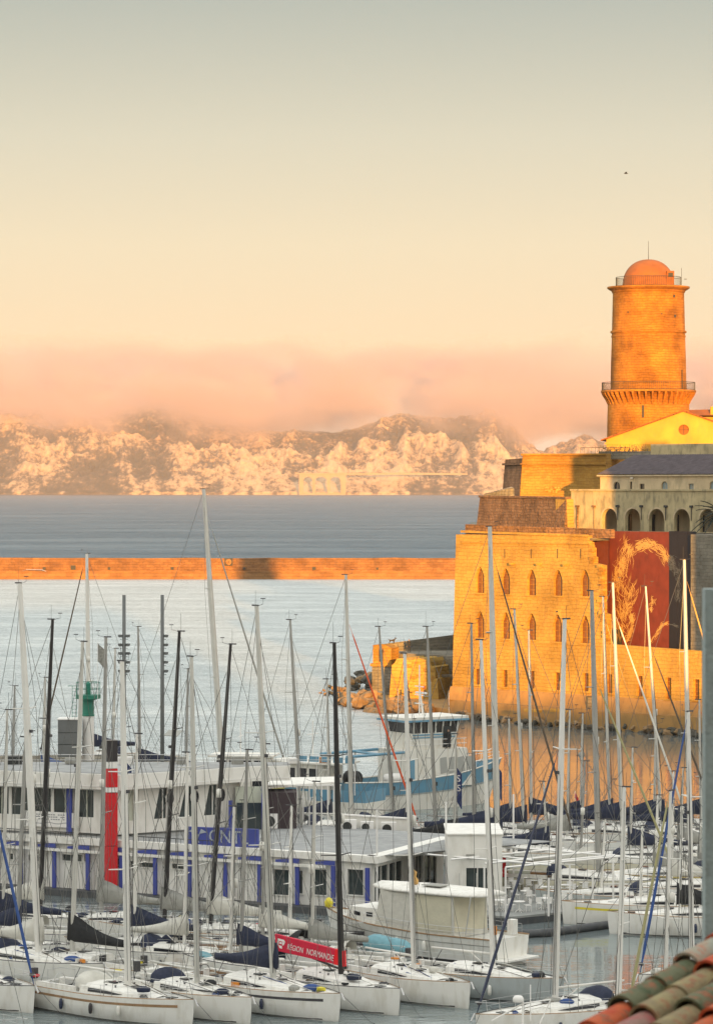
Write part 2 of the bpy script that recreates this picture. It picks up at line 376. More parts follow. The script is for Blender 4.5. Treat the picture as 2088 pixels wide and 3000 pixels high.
# railway viaduct at the foot of the far hills
mat('pale_masonry', (.34, .25, .165), .9, var=.15, scale=.05)
pv = Plane(PX(880, 0, 9560).x, 9560, 1, 0)
t = thing('railway_viaduct', 'pale arched railway viaduct at the foot of the far hills', 'viaduct', pv.w(60, 0))
zt = ZAT(1389, 9560); zb = -2
mb = MB(); holes = []
for cx_, w_ in ((22, 26), (60, 38), (102, 32)):
    a = arch(cx_, w_, zb+8, zt-7, 10); holes.append(a)
wall_holes(mb, pv, [(-4, zb), (132, zb), (132, zt), (-4, zt)], holes, 9, 9); mb.build('arcade_wall', 'pale_masonry', t)
MB().prism([pv.w(-14, zt, 1.2), pv.w(142, zt, 1.2), pv.w(142, zt+3, 1.2), pv.w(-14, zt+3, 1.2)], pv.n*-12).build('parapet', 'pale_masonry', t)
for cx_ in (41, 81): MB().prism([pv.w(cx_-3, zb, .8), pv.w(cx_+3, zb, .8), pv.w(cx_+2.2, zt-14, .8), pv.w(cx_-2.2, zt-14, .8)], pv.n*-3).build('pier', 'pale_masonry', t)
pr = Plane(PX(1010, 0, 9640).x, 9640, 1, 0.0)
tag(MB().prism([pr.w(0, ZAT(1391, 9640)), pr.w(360, ZAT(1391, 9640)), pr.w(360, ZAT(1387, 9640)), pr.w(190, ZAT(1385, 9640)), pr.w(0, ZAT(1387, 9640))], (0, 14, 0)).build('retaining_wall', 'pale_masonry'),
    'long pale retaining wall of the coast railway right of the viaduct', 'wall')

# breakwater
stone('breakwater_stone', (.35, .175, .066), (.26, .125, .047), (.19, .09, .036), 2.2, .8, (1, 0), .25, .55, patch=.3)
stone('breakwater_ledge', (.38, .20, .078), (.31, .155, .06), (.22, .11, .045), 3.5, 1.1, (1, 0), .12, .35, patch=.25)
mat('dark_iron', (.035, .04, .04), .7, var=.3)
mat('white_canvas', (.72, .68, .6), .8)
t = thing('breakwater', 'long stone breakwater wall crossing the whole bay', 'breakwater', (0, 1036, 0))
yb = 1036.0
mb = MB(); R = random.Random(4)
xs = [-420+8*i for i in range(93)]
mb.loft([[(x, yb+3.2+.15*math.sin(x*.4), -2) for x in xs], [(x, yb+3.2, 2.3) for x in xs]]); mb.build('quay_wall', 'breakwater_ledge', t)
MB().loft([[(x, yb+3.2, 2.3) for x in xs], [(x, yb+7.5, 2.32) for x in xs]]).build('ledge', 'breakwater_ledge', t)
tops = [6.6+R.uniform(-.12, .12) for _ in xs]
mb = MB().loft([[(x, yb+7.5, 2.3) for x in xs], [(x, yb+8.1, z) for x, z in zip(xs, tops)], [(x, yb+13, z) for x, z in zip(xs, tops)], [(x, yb+15, -2) for x in xs]])
mb.build('parapet_wall', 'breakwater_stone', t)
MB().box((0, yb+3.3, 2.42), (742, .5, .22)).build('coping', 'breakwater_ledge', t)
pb = Plane(0, yb+7.4, 1, 0)
for px, w, h in ((670, 2.5, 2.4), (215, 1.5, 1.4), (505, .9, .9), (130, .9, .8), (320, .8, .8), (715, .8, .8), (920, 1.1, .9), (1105, .7, .7)):
    x = (px-CX)*(yb+7)/FPX; z = 2.6 + (1.6 if w > 2 else .3)
    mb = MB().box((x, yb+7.6, z+h/2), (w, .7, h)); o = mb.build('niche', 'dark_iron', t)
    if w > 2: r = MB().lathe([(.2, 0), (.95, .05), (.95, .25), (.2, .3)], (0, 0, 0), 16).build('hatch_ring', 'breakwater_ledge', o, local=True); r.rotation_euler = (math.pi/2, 0, 0); r.location = Vector((x, yb+7.25, z+h/2))-Vector((0, 1036, 0))
x = (100-CX)*yb/FPX
tag(MB().loft([[(x-4.5, yb+5, 2.35), (x-4.5, yb+6.5, 2.4)], [(x-3, yb+4.6, 3.0), (x-3, yb+7, 3.1)], [(x+2, yb+4.6, 2.9), (x+2, yb+7, 3.0)], [(x+3.6, yb+5, 2.35), (x+3.6, yb+6.5, 2.4)]]).build('pale_tarp', 'white_canvas', smooth=True),
    'pale tarp lying on the breakwater ledge at far left', 'tarp')  # light tarp bulging over the ledge

# mist lying on the hills, and thin morning haze over the bay
def mist():
    m = bpy.data.materials.new('mist'); m.use_nodes = True; n, l = m.node_tree.nodes, m.node_tree.links; n.clear()
    o = n.new('ShaderNodeOutputMaterial'); v = n.new('ShaderNodeVolumePrincipled'); l.new(v.outputs[0], o.inputs['Volume'])
    v.inputs['Color'].default_value = (.74, .585, .565, 1); v.inputs['Anisotropy'].default_value = 0.0
    g = n.new('ShaderNodeNewGeometry'); s = n.new('ShaderNodeSeparateXYZ'); l.new(g.outputs['Position'], s.inputs[0])
    mp = n.new('ShaderNodeMapping'); mp.inputs['Scale'].default_value = (1, .22, 1.7); l.new(g.outputs['Position'], mp.inputs[0])
    z1 = n.new('ShaderNodeTexNoise'); z1.inputs['Scale'].default_value = .0034; z1.inputs['Detail'].default_value = 7; z1.inputs['Roughness'].default_value = .62; l.new(mp.outputs[0], z1.inputs['Vector'])
    def mth(op, a, b=None, c=None, clamp=False):
        q = n.new('ShaderNodeMath'); q.operation = op; q.use_clamp = clamp
        for k, x in enumerate((a, b, c)):
            if x is None: continue
            if isinstance(x, (int, float)): q.inputs[k].default_value = x
            else: l.new(x, q.inputs[k])
        return q.outputs[0]
    z = mth('MULTIPLY_ADD', z1.outputs['Fac'], 330.0, s.outputs[2])      # height disturbed by the noise
    z2 = n.new('ShaderNodeTexNoise'); z2.inputs['Scale'].default_value = .0016; z2.inputs['Detail'].default_value = 4; l.new(mp.outputs[0], z2.inputs['Vector'])
    lo = mth('MULTIPLY_ADD', mth('MULTIPLY_ADD', z2.outputs['Fac'], 420.0, s.outputs[2]), 1/110.0, -(160+210)/110.0, clamp=True)
    hi = mth('MULTIPLY_ADD', z, -1/40.0, (505+165)/40.0, clamp=True)
    d = mth('MULTIPLY', mth('MULTIPLY', lo, hi), mth('MULTIPLY_ADD', z1.outputs['Fac'],   .0300, -.0112))
    l.new(mth('MAXIMUM', d, 0.0), v.inputs['Density'])
    bx = MB().box((0, 10850, 360), (9000, 1500, 520)); ob = bx.build('mist_bank', m, kind='stuff')
    ob['label'] = 'pink bank of mist lying over the far hills'; ob['category'] = 'mist'
def haze(top=345.0):
    m = bpy.data.materials.new('haze'); m.use_nodes = True; n, l = m.node_tree.nodes, m.node_tree.links; n.clear()
    o = n.new('ShaderNodeOutputMaterial'); v = n.new('ShaderNodeVolumePrincipled'); l.new(v.outputs[0], o.inputs['Volume'])
    v.inputs['Color'].default_value = (1.0, .90, .84, 1); v.inputs['Density'].default_value = 3.0e-5; v.inputs['Anisotropy'].default_value = 0.0
    MB().box((0, 6000, (top-5)/2), (13000, 13400, top+5)).build('haze', m, kind='stuff')
# ------------------------------------------------------------------ the fort
stone('fort_pale', (.58, .36, .085), (.545, .33, .075), (.515, .31, .068), .95, .45, bump=.09, streak=.55, patch=.27, cdark=(.26, .15, .06))
stone('fort_orange', (.50, .28, .06), (.44, .23, .045), (.39, .195, .04), .8, .4, (.9, -.43), .07, .4, patch=.28, cdark=(.22, .11, .04))
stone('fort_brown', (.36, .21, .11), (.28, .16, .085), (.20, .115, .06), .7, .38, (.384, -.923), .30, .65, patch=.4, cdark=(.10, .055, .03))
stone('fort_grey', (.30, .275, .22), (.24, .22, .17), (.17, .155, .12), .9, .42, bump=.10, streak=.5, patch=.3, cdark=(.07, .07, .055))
mat('stucco_yellow', (.54, .33, .05), .9, var=.22, scale=.4, bump=.02, bscale=3, dirt=(.35, .22, .08), dirt_amt=.4)
mat('stucco_cream', (.55, .45, .29), .9, var=.15, scale=.5, bump=.02, bscale=3, dirt=(.2, .18, .12), dirt_amt=.5)
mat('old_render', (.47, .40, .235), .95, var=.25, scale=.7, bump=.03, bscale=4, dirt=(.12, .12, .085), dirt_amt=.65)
mat('roof_tile', (.085, .07, .08), .85, var=.4, scale=1.2, dirt=(.08, .06, .06), dirt_amt=.6)
mat('dark_glass', (.02, .022, .028), .12, var=.3)
mat('amber_glass', (.20, .085, .022), .4, var=.3)
mat('shutter_blue', (.24, .31, .33), .6)
mat('rust_steel', (.15, .024, .009), .75, var=.25, scale=.8, dirt=(.20, .03, .015))
mat('maroon_steel', (.16, .042, .035), .75, var=.2)
mat('shade_painted_panel', (.006, .006, .012), .7, var=.2)  # dark navy stands for the shadow over the right end of the screen
mat('gold_paint', (.52, .33, .10), .7, var=.15, scale=3)
mat('shaded_gold_paint', (.07, .085, .10), .7, var=.15, scale=3)  # plant paint toned blue grey as it looks in that shadow
mat('dry_twigs', (.16, .12, .06), .9)
mat('dome_brick', (.30, .098, .02), .85, var=.22, scale=.8, dirt=(.2, .07, .03))
mat('quay_paving', (.40, .23, .075), .9, var=.2, scale=.6, bump=.03, bscale=3, dirt=(.15, .1, .06))
mat('rock', (.34, .225, .115), .95, var=.35, scale=.9, bump=.15, bscale=2.2, dirt=(.07, .06, .045), dirt_amt=.6)
mat('rock_dark', (.085, .08, .06), .7, var=.35, scale=.9, bump=.15, bscale=2.2)  # darker tone of the same rock

PA = Plane(12.9, 422, .68, -.735)            # seaward front: hall with lancet windows, screen and low wall
QZ = 2.3
# ground of the fort: quay, terraces
def ground(name, pts, z0, z1, m):
    mb = MB(); mb.prism([(x, y, z0) for x, y in pts], (0, 0, z1-z0)); return mb.build(name, m, kind='structure')
q = [PZ(px, py, 0) for px, py in ((1312, 2101), (1330, 2103), (1345, 2105), (1360, 2107), (1500, 2119), (1757, 2138), (2015, 2156), (2110, 2166))]
qpts = [(p.x, p.y) for p in q] + [(150, q[-1].y-30), (170, 470), (30, 470), (14, 452), (12.2, 440)]
ground('quay', qpts, -3, QZ, 'quay_paving')
lq = [PZ(px, py, 0) for px, py in ((1135, 2074), (1180, 2082), (1240, 2090), (1312, 2100), (1340, 2102))]
ground('lower_quay', [(p.x, p.y) for p in lq]+[(14.5, 456), (2, 456)], -3, 1.0, 'quay_paving')
tb = [PA.w(3.2, 0, -4.6), PA.w(46, 0, -4.6)]
ground('upper_terrace', [(tb[0].x, tb[0].y), (tb[1].x, tb[1].y), (60, 380), (170, 470), (120, 560), (19.5, 560), (16.2, 475)], 2.2, 23.6, 'fort_grey')

# --- hall with lancet windows
t = thing('stone_hall', 'tall yellow stone hall with two rows of pointed windows above the quay', 'building', PA.w(12, QZ))
zt = PA.at(1360, 1566)[1]
sR = PA.at(1722, 1700)[0]
out = [(-.9, QZ-.3)]; out += [(PA.at(2062, 2000)[0], QZ-.3)]
lowz = PA.at(1900, 1893)[1]
out += [(PA.at(2062, 2000)[0], lowz-.3), (PA.at(1782, 1890)[0], lowz)]
steps = [(1779, 1885), (1776, 1800), (1764, 1795), (1764, 1732), (1764, 1656), (1738, 1650), (1738, 1632), (1733, 1630), (1733, 1605), (1727, 1603), (1727, 1588), (1721, 1586), (1721, 1569)]
out += [PA.at(*p) for p in steps]; out += [(-.15, zt)]
holes = []; wins = []
def lancet(px, top, bot, w=1.15):
    s, z1 = PA.at(px, top); _, z0 = PA.at(px, bot); a = arch(s, w, z0, z1, 6, True); holes.append(a); wins.append((a, s, w, z0, z1))
for px, a, b in ((1405, 1660, 1737), (1480, 1664, 1741), (1556, 1667, 1744), (1633, 1668, 1745), (1712, 1668, 1747), (1405, 1790, 1868), (1480, 1793, 1871), (1556, 1796, 1874), (1632, 1799, 1880), (1712, 1802, 1884)):
    lancet(px, a, b, 1.5)
for px, a, b in ((1396, 1960, 2005), (1477, 1963, 2012), (1556, 1966, 2017), (1630, 1970, 2022), (1714, 1972, 2025), (1783, 1975, 2030), (1872, 1980, 2040), (1956, 1985, 2048), (2038, 1990, 2050)):
    s, z1 = PA.at(px, a); _, z0 = PA.at(px, b); w = .95
    h = [(s-w/2, z0), (s+w/2, z0), (s+w/2, z1), (s-w/2, z1)]; holes.append(h); wins.append((h, s, w, z0, z1))
mb = MB(); wall_holes(mb, PA, out, holes, .42, .8); mb.build('front_wall', 'fort_pale', t)
MB().prism([PA.w(-.1, zt-.5, -.3), PA.w(23.5, zt-.5, -.3), PA.w(23.5, zt-.5, -9), PA.w(-.1, zt-.5, -9)], (0, 0, .3)).build('roof_terrace', 'fort_grey', t)
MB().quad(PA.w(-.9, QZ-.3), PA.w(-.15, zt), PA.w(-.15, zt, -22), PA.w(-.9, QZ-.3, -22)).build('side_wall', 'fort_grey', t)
for a, s, w, z0, z1 in wins:
    o = MB().quad(*fill(PA, a, -.41)).build('window', 'amber_glass', t)
    mb = MB()
    for k in range(1, 5): mb.box(PA.w(s, z0+(z1-z0)*k/5, -.38), (w*.96, .06, .05), math.atan2(PA.u.y, PA.u.x))
    mb.box(PA.w(s, (z0+z1)/2-.15, -.38), (.06, .06, (z1-z0)*.9), math.atan2(PA.u.y, PA.u.x)); mb.build('glazing_bars', 'fort_orange', o)
    mb = MB().box(PA.w(s, z0-.09, .05), (w+.4, .25, .18), math.atan2(PA.u.y, PA.u.x)); mb.build('sill', 'fort_pale', o)
ang = math.atan2(PA.u.y, PA.u.x)
def band(name, pl, px0, px1, y0, y1, d, m, parent):
    s0, z0 = pl.at(px0, y0); s1, z1 = pl.at(px1, y1)
    h = .28
    return MB().prism([pl.w(s0, z0, -.05), pl.w(s1, z1, -.05), pl.w(s1, z1+h, -.05), pl.w(s0, z0+h, -.05)], pl.n*(d+.05)).build(name, m, parent)
band('cornice', PA, 1352, 1728, 1590, 1595, .16, 'fort_pale', t); band('coping', PA, 1350, 1722, 1560, 1573, .12, 'fort_pale', t)
band('string_course', PA, 1340, 1765, 1750, 1757, .05, 'fort_pale', t); band('string_course', PA, 1337, 1782, 1882, 1893, .06, 'fort_pale', t)
R = random.Random(9)
for px, py in ((1505, 1652), (1583, 1653), (1662, 1655)): MB().box(PA.w(*PA.at(px, py), .35), (.3, .9, .28), ang).build('stone_spout', 'fort_pale', t)
for i in range(26):                                             # toothed broken edge left for a wall that was never built
    k = i/25; y = 1590+k*285; px = np.interp(y, [1590, 1648, 1655, 1790, 1885], [1726, 1738, 1762, 1766, 1779])
    s, z = PA.at(px, y); MB().box(PA.w(s+R.uniform(-.35, .05), z, R.uniform(-.2, .22)), (R.uniform(.5, .95), .5, .36), ang).build('toothing_stone', 'fort_orange' if i % 3 else 'fort_pale', t)
for px in (1478, 1555, 1632, 1700): MB().box(PA.w(*PA.at(px, 1622), .03), (.06, .06, 1.2), ang).build('drain_slot', 'dark_iron', t)
# base moulding and lower courses
MB().prism([PA.w(-1.1, QZ, 0), PA.w(-1.1, QZ, .5), PA.w(-1.1, QZ+1.6, .12), PA.w(-1.1, QZ+1.7, 0)], PA.u*44.6).build('plinth', 'quay_paving', t)

# --- steel screens with painted plant, standing behind the low wall
PSC = Plane(*(PA.w(0, 0, -3.4)).to_2d(), PA.u.x, PA.u.y)
t = thing('steel_screen', 'rust red steel screen painted with a golden arching plant and a navy end coloured as shade', 'screen', PSC.w(PSC.at(1870, 1800)[0], 10))
s0, s1, s2, s3 = (PSC.at(x, 1700)[0] for x in (1700, 1785, 1960, 2036))
zl = 9.5; ztop = PSC.at(1870, 1557)[1]
mb = MB(); n = 46                                             # corrugated left sheet
mb.loft([[PSC.w(s0+(s1-s0)*k/n, z, .10*math.sin(k*math.pi/1.0+.5)*(1 if k % 2 else -1)) for k in range(n+1)] for z in (zl, ztop)]); mb.build('corrugated_sheet', 'maroon_steel', t)
pan = []
for k in range(6):
    a, b = s1+(s2-s1)*k/6, s1+(s2-s1)*(k+1)/6
    pan.append(MB().prism([PSC.w(a+.01, zl, .12), PSC.w(b-.01, zl, .12), PSC.w(b-.01, ztop, .12), PSC.w(a+.01, ztop, .12)], PSC.n*-.2).build('steel_panel', 'rust_steel', t))
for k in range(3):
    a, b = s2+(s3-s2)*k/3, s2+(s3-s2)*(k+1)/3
    MB().prism([PSC.w(a+.01, zl, .12), PSC.w(b-.01, zl, .12), PSC.w(b-.01, ztop+.1, .12), PSC.w(a+.01, ztop+.1, .12)], PSC.n*-.2).build('shade_painted_panel', 'shade_painted_panel', t)  # shadow on the screen put into the colour of these panels
dw = [PSC.at(1790, 1890), PSC.at(1823, 1890), PSC.at(1823, 1843), PSC.at(1790, 1843)]
MB().quad(*fill(PSC, dw, .135)).build('doorway', 'dark_iron', t)
def strokes(path, width, n, ln, R, mb, spread=1.0, lean=0.0):
    P = [Vector((*PSC.at(*p), 0)) for p in path]
    for i in range(n):
        k = R.random()*(len(P)-1); j = int(k); f = k-j; c = P[j].lerp(P[j+1], f); d = (P[j+1]-P[j]).normalized(); nr = Vector((-d.y, d.x, 0))
        c = c+nr*R.gauss(0, width*.42); L = ln*R.uniform(.5, 1.4); an = R.gauss(lean, .45)*spread
        d2 = Vector((d.x*math.cos(an)-d.y*math.sin(an), d.x*math.sin(an)+d.y*math.cos(an), 0)); w = R.uniform(.018, .05); n2 = Vector((-d2.y, d2.x, 0))
        bend = n2*R.uniform(-.22, .22)*L
        pts = [c-d2*L/2, c+bend, c+d2*L/2]
        for a, b, w0, w1 in ((pts[0], pts[1], w*.2, w), (pts[1], pts[2], w, w*.15)):
            mb.quad(*[PSC.w(q.x, q.y, .125+.004+.0003*(i % 30)) for q in (a-n2*w0, b-n2*w1, b+n2*w1, a+n2*w0)])
R = random.Random(21); mb = MB()
strokes([(1812, 1870), (1822, 1800), (1818, 1720), (1822, 1660), (1838, 1615), (1850, 1600)], 1.5, 300, 1.1, R, mb, 1.0, .35)
strokes([(1800, 1720), (1810, 1680), (1828, 1640)], 1.0, 110, 1.0, R, mb)
strokes([(1822, 1810), (1840, 1770), (1850, 1700)], 1.3, 130, 1.0, R, mb)
strokes([(1865, 1606), (1890, 1594), (1920, 1600), (1945, 1620), (1957, 1640)], .85, 260, .9, R, mb, .8)
strokes([(1832, 1882), (1846, 1860), (1852, 1820), (1850, 1800)], .5, 150, .7, R, mb)
strokes([(1908, 1880), (1930, 1850), (1942, 1830), (1957, 1828)], .25, 60, .8, R, mb, .4)
strokes([(1838, 1777), (1860, 1755), (1870, 1725)], .1, 14, 1.2, R, mb, .3); strokes([(1905, 1790), (1915, 1750)], .5, 50, .5, R, mb)
mb.build('painted_plant', 'gold_paint', t, kind='stuff')
mb = MB(); strokes([(1961, 1640), (1975, 1650), (1985, 1680)], 1.0, 90, .9, R, mb); strokes([(1990, 1690), (1985, 1760)], .5, 50, .8, R, mb); strokes([(1962, 1829), (1984, 1834)], .12, 16, .7, R, mb, .3)
mb.build('painted_plant', 'shaded_gold_paint', t, kind='stuff')  # same painted plant, carried on in its shadow tone

# shaded rough wall right of the screen, running up to the terrace
PW = Plane(*(PSC.w(s3+.1, 0, 1.0)).to_2d(), .55, -.84)
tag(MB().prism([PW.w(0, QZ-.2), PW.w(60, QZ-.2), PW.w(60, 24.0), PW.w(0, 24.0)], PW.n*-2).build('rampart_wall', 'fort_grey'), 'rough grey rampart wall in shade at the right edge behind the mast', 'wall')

# --- terrace parapet over the hall
PT = Plane(*(PA.w(0, 0, -1.2)).to_2d(), PA.u.x, PA.u.y)
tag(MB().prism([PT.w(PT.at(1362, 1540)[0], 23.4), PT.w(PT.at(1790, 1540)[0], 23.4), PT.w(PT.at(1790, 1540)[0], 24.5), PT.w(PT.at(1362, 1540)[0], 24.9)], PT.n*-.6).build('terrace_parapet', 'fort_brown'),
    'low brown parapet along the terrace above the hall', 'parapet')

# --- lower bastion (brown, grazed by the light) and upper bastion
PL = Plane(PX(1405, 0, 452).x, 452, .384, -.923)
t = thing('lower_bastion', 'low brown rubble bastion wall left of the arcade', 'bastion', PL.w(8, 24))
a1 = PL.at(1658, 1500)[0]; zc = PL.at(1660, 1462)[1]
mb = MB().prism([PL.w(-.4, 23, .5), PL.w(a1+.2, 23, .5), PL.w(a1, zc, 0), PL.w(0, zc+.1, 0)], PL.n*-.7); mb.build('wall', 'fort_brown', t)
MB().prism([PL.w(-.2, zc+.1, .15), PL.w(a1, zc, .15), PL.w(a1, zc+.3, .15), PL.w(-.2, zc+.4, .15)], PL.n*-.8).build('coping', 'fort_brown', t)
e = PL.w(a1+.05, 0); PL2 = Plane(e.x, e.y, .9, .43)
MB().prism([PL2.w(0, 23, .4), PL2.w(1.0, 23, .4), PL2.w(1.0, zc, 0), PL2.w(0, zc, 0)], PL2.n*-3).build('end_wall', 'fort_pale', t)
mb = MB()
for k in range(9):
    s = k*.55+.3; mb.lathe([(0, -.1), (.5, 0), (.45, .25+.1*k), (.1, .35+.11*k), (0, .36+.11*k)], PL.w(s, zc+.35, -.9-.2*k), 7)
mb.build('rubble', 'fort_grey', t)
PC = Plane(PX(1530, 0, 470).x, 470, .95, -.3)
t = thing('upper_bastion', 'high square bastion with sunlit front and moulded cordon', 'bastion', PC.w(5, 26))
z0, z1, zk = 25.5, ZAT(1334, 469), ZAT(1362, 469)
sE = PC.at(1775, 1400)[0]
MB().prism([PC.w(-.35, z0, .9), PC.w(sE, z0, .9), PC.w(sE, z1, 0), PC.w(0, z1, 0)], PC.n*-14).build('front_wall', 'fort_orange', t)
PC2 = Plane(*PC.w(0, 0).to_2d(), .16, -.98); 
l0 = PC.w(0, 0, 0) + Vector((-1.95, 11, 0)); PC2 = Plane(l0.x, l0.y, 1.95, -11)
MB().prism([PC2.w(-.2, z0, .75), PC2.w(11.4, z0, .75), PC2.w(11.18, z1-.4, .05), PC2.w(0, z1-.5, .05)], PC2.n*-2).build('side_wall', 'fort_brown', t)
MB().prism([PC.w(-.25, zk, .45), PC.w(sE, zk, .45), PC.w(sE, zk+.3, .45), PC.w(-.25, zk+.3, .45)], PC.n*-1).build('cordon', 'fort_orange', t)
MB().prism([PC2.w(-.4, zk, .45), PC2.w(11.6, zk, .45), PC2.w(11.6, zk+.3, .45), PC2.w(-.4, zk+.3, .45)], PC2.n*-1).build('cordon', 'fort_brown', t)
MB().prism([PC.w(-.2, z1, .3), PC.w(sE, z1, .3), PC.w(sE, z1+.25, .3), PC.w(-.2, z1+.25, .3)], PC.n*-14).build('coping', 'fort_orange', t)
R = random.Random(3)
for k in range(12):
    s, z = PC.at(1590+R.uniform(0, 55), 1428+R.uniform(0, 14)); MB().box(PC.w(s, z, .62), (R.uniform(.25, .6), .2, R.uniform(.2, .4)), math.atan2(-.3, .95)).build('pale_stone', 'fort_pale', t)
mb = MB()                                                     # railing and clutter on the bastion top, right
for k in range(14): mb.tube([PC.w(8+k*.55, z1+.2, -2), PC.w(8+k*.55, z1+1.1, -2)], .03, 4)
mb.tube([PC.w(8, z1+1.1, -2), PC.w(15.2, z1+1.1, -2)], .035, 4); mb.build('railing', 'dark_iron', t)

# --- arcade building
PB = Plane(PX(1672, 0, 446).x, 446, .68, -.735)
t = thing('arcade_building', 'long low building with round arches and a dark tiled roof above the screen', 'building', PB.w(12, 24))
zg, zl, ze = 23.7, ZAT(1438, 438), ZAT(1393, 438)
sW, sE = 0, 40
holes = []; arcs = []
for px in (1784, 1852, 1922, 1996, 2071, 2148):
    s = PB.at(px, 1500)[0]; a = arch(s, 2.75+.0*s, 23.8, ZAT(1490, 437), 10); holes.append(a); arcs.append((s, a))
wall_holes(MBa := MB(), PB, [(sW, zg), (sE, zg), (sE, zl), (sW, zl)], holes, .6, 1.2)
sc = PB.at(1800, 1500)[0]
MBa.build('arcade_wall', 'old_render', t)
MB().prism([PB.w(sW-.1, zl, .18), PB.w(sE, zl, .18), PB.w(sE, zl+.22, .18), PB.w(sW-.1, zl+.22, .18)], PB.n*-3.2).build('ledge', 'old_render', t)
MB().quad(PB.w(sW, zg, -3.2), PB.w(sE, zg, -3.2), PB.w(sE, zl, -3.2), PB.w(sW, zl, -3.2)).build('inner_wall', 'stucco_cream', t)
for k, (s, a) in enumerate(arcs):
    MB().prism([PB.w(s+.25, zg, -3.15), PB.w(s+1.15, zg, -3.15), PB.w(s+1.15, zg+2.3, -3.15), PB.w(s+.25, zg+2.3, -3.15)], PB.n*.05).build('door', 'dark_glass', t)
    ring = [(s+(p[0]-s)*1.12, p[1]+(.2 if p[1] > 25.5 else 0)) for p in a[2:]]
    mb = MB()
    for j in range(len(ring)-1): mb.quad(PB.w(*a[2:][j], .03), PB.w(*a[2:][j+1], .03), PB.w(*ring[j+1], .03), PB.w(*ring[j], .03))
    mb.build('arch_ring', 'stucco_cream', t)
    sp = s+1.58+.05*k; mb = MB().box(PB.w(sp, zl-2.05, .12), (.5, .25, .3), ang); mb.tube([PB.w(sp, zl-2.1, .12), PB.w(sp, zl-3.9, .12)], .06, 5); mb.build('rain_head', 'dark_iron', t)
for px, y0, y1 in ((1692, 1483, 1552), (1740, 1483, 1552)):
    s, z = PB.at(px, y0); mb = MB().tube([PB.w(s, z, .12), PB.w(s, 23.8, .12)], .13 if px < 1700 else .04, 6); mb.box(PB.w(s, z, .12), (.55, .25, .25), ang); mb.build('drain_pipe', 'fort_brown', t)
# upper storey, set back a little
PU = Plane(*PB.w(0, 0, -1.0).to_2d(), PB.u.x, PB.u.y)
su = PU.at(1757, 1400)[0]; holes = []; wn_ = []
for px, w, y0, y1, ar in ((1805, 1.15, 1437, 1411, 1), (1847, .45, 1437, 1411, 0), (1879, .85, 1440, 1417, 0), (1945, 1.1, 1437, 1410, 1), (2023, .85, 1440, 1417, 0), (2086, 1.1, 1437, 1410, 1), (2160, .85, 1440, 1417, 0)):
    s = PU.at(px, 1420)[0]; zb_, zt_ = max(ZAT(y0, 438), zl+.24), ZAT(y1, 438)
    h = arch(s, w, zb_, zt_, 8) if ar else [(s-w/2, zb_), (s+w/2, zb_), (s+w/2, zt_), (s-w/2, zt_)]
    holes.append(h); wn_.append((h, s, w, zb_, zt_, px))
wall_holes(mb := MB(), PU, [(su, zl+.2), (sE, zl+.2), (sE, ze), (su, ze)], holes, .3, .5); mb.build('upper_wall', 'stucco_cream', t)
MB().quad(PU.w(su, zl), PU.w(su, ze), PU.w(su, ze, -9), PU.w(su, zl, -9)).build('end_wall', 'stucco_yellow', t)
for h, s, w, a, b, px in wn_:
    o = MB().quad(*fill(PU, h, -.25)).build('window', 'shutter_blue' if px in (1945, 2023, 2086) else 'dark_glass', t)
    MB().box(PU.w(s, (a+b)/2, -.22), (.05, .04, (b-a)*.95), ang).build('glazing_bar', 'stucco_cream', o)
# tiled roof: rows of half round tiles
zr = ZAT(1336, 447); depth = 7.5
RV = lambda s, f: PU.w(s, ze+.12+(zr-ze)*f, .35-depth*f)
mb = MB(); NC = 118
for k in range(NC):
    a, b = su-.3+(sE-su+.3)*k/NC, su-.3+(sE-su+.3)*(k+1)/NC; rows = []
    for f in np.linspace(0, 1, 13):
        row = []
        for j in range(5):
            q_ = j/4; row.append(RV(a+(b-a)*q_, f)+Vector((0, 0, .10*math.sin(math.pi*q_) + .03*((f*12) % 2 > .9))))
        rows.append(row)
    mb.loft(rows)
mb.build('tiles', 'roof_tile', t, kind='stuff')
MB().prism([RV(su-.35, 0)-Vector((0, 0, .22)), RV(sE, 0)-Vector((0, 0, .22)), RV(sE, 0)-Vector((0, 0, .04)), RV(su-.35, 0)-Vector((0, 0, .04))], PU.n*-.4).build('eaves', 'stucco_cream', t)
MB().quad(RV(su, 1), RV(sE, 1), RV(sE, 1)-Vector((0, 0, 6)), RV(su, 1)-Vector((0, 0, 6))).build('back_wall', 'old_render', t)
MB().prism([PU.w(su, ze, 0), PU.w(su, ze, -7.2), RV(su, 1)], PU.u*.3).build('gable_end', 'stucco_yellow', t)
mb = MB().box(PU.w(PU.at(1851, 1400)[0], ze-.32, .12), (.5, .15, .2), ang); mb.build('wall_lamp', 'white_canvas', t)

# parapet wall behind the arcade roof, shaded
PP = Plane(PX(1905, 0, 462).x, 462, .9, -.43)
tag(MB().prism([PP.w(0, 30, 0), PP.w(30, 30, 0), PP.w(30, ZAT(1299, 460), 0), PP.w(0, ZAT(1301, 462), 0)], PP.n*-.8).build('parapet_wall', 'old_render'), 'plain grey parapet wall between tiled roof and gabled chapel', 'wall')

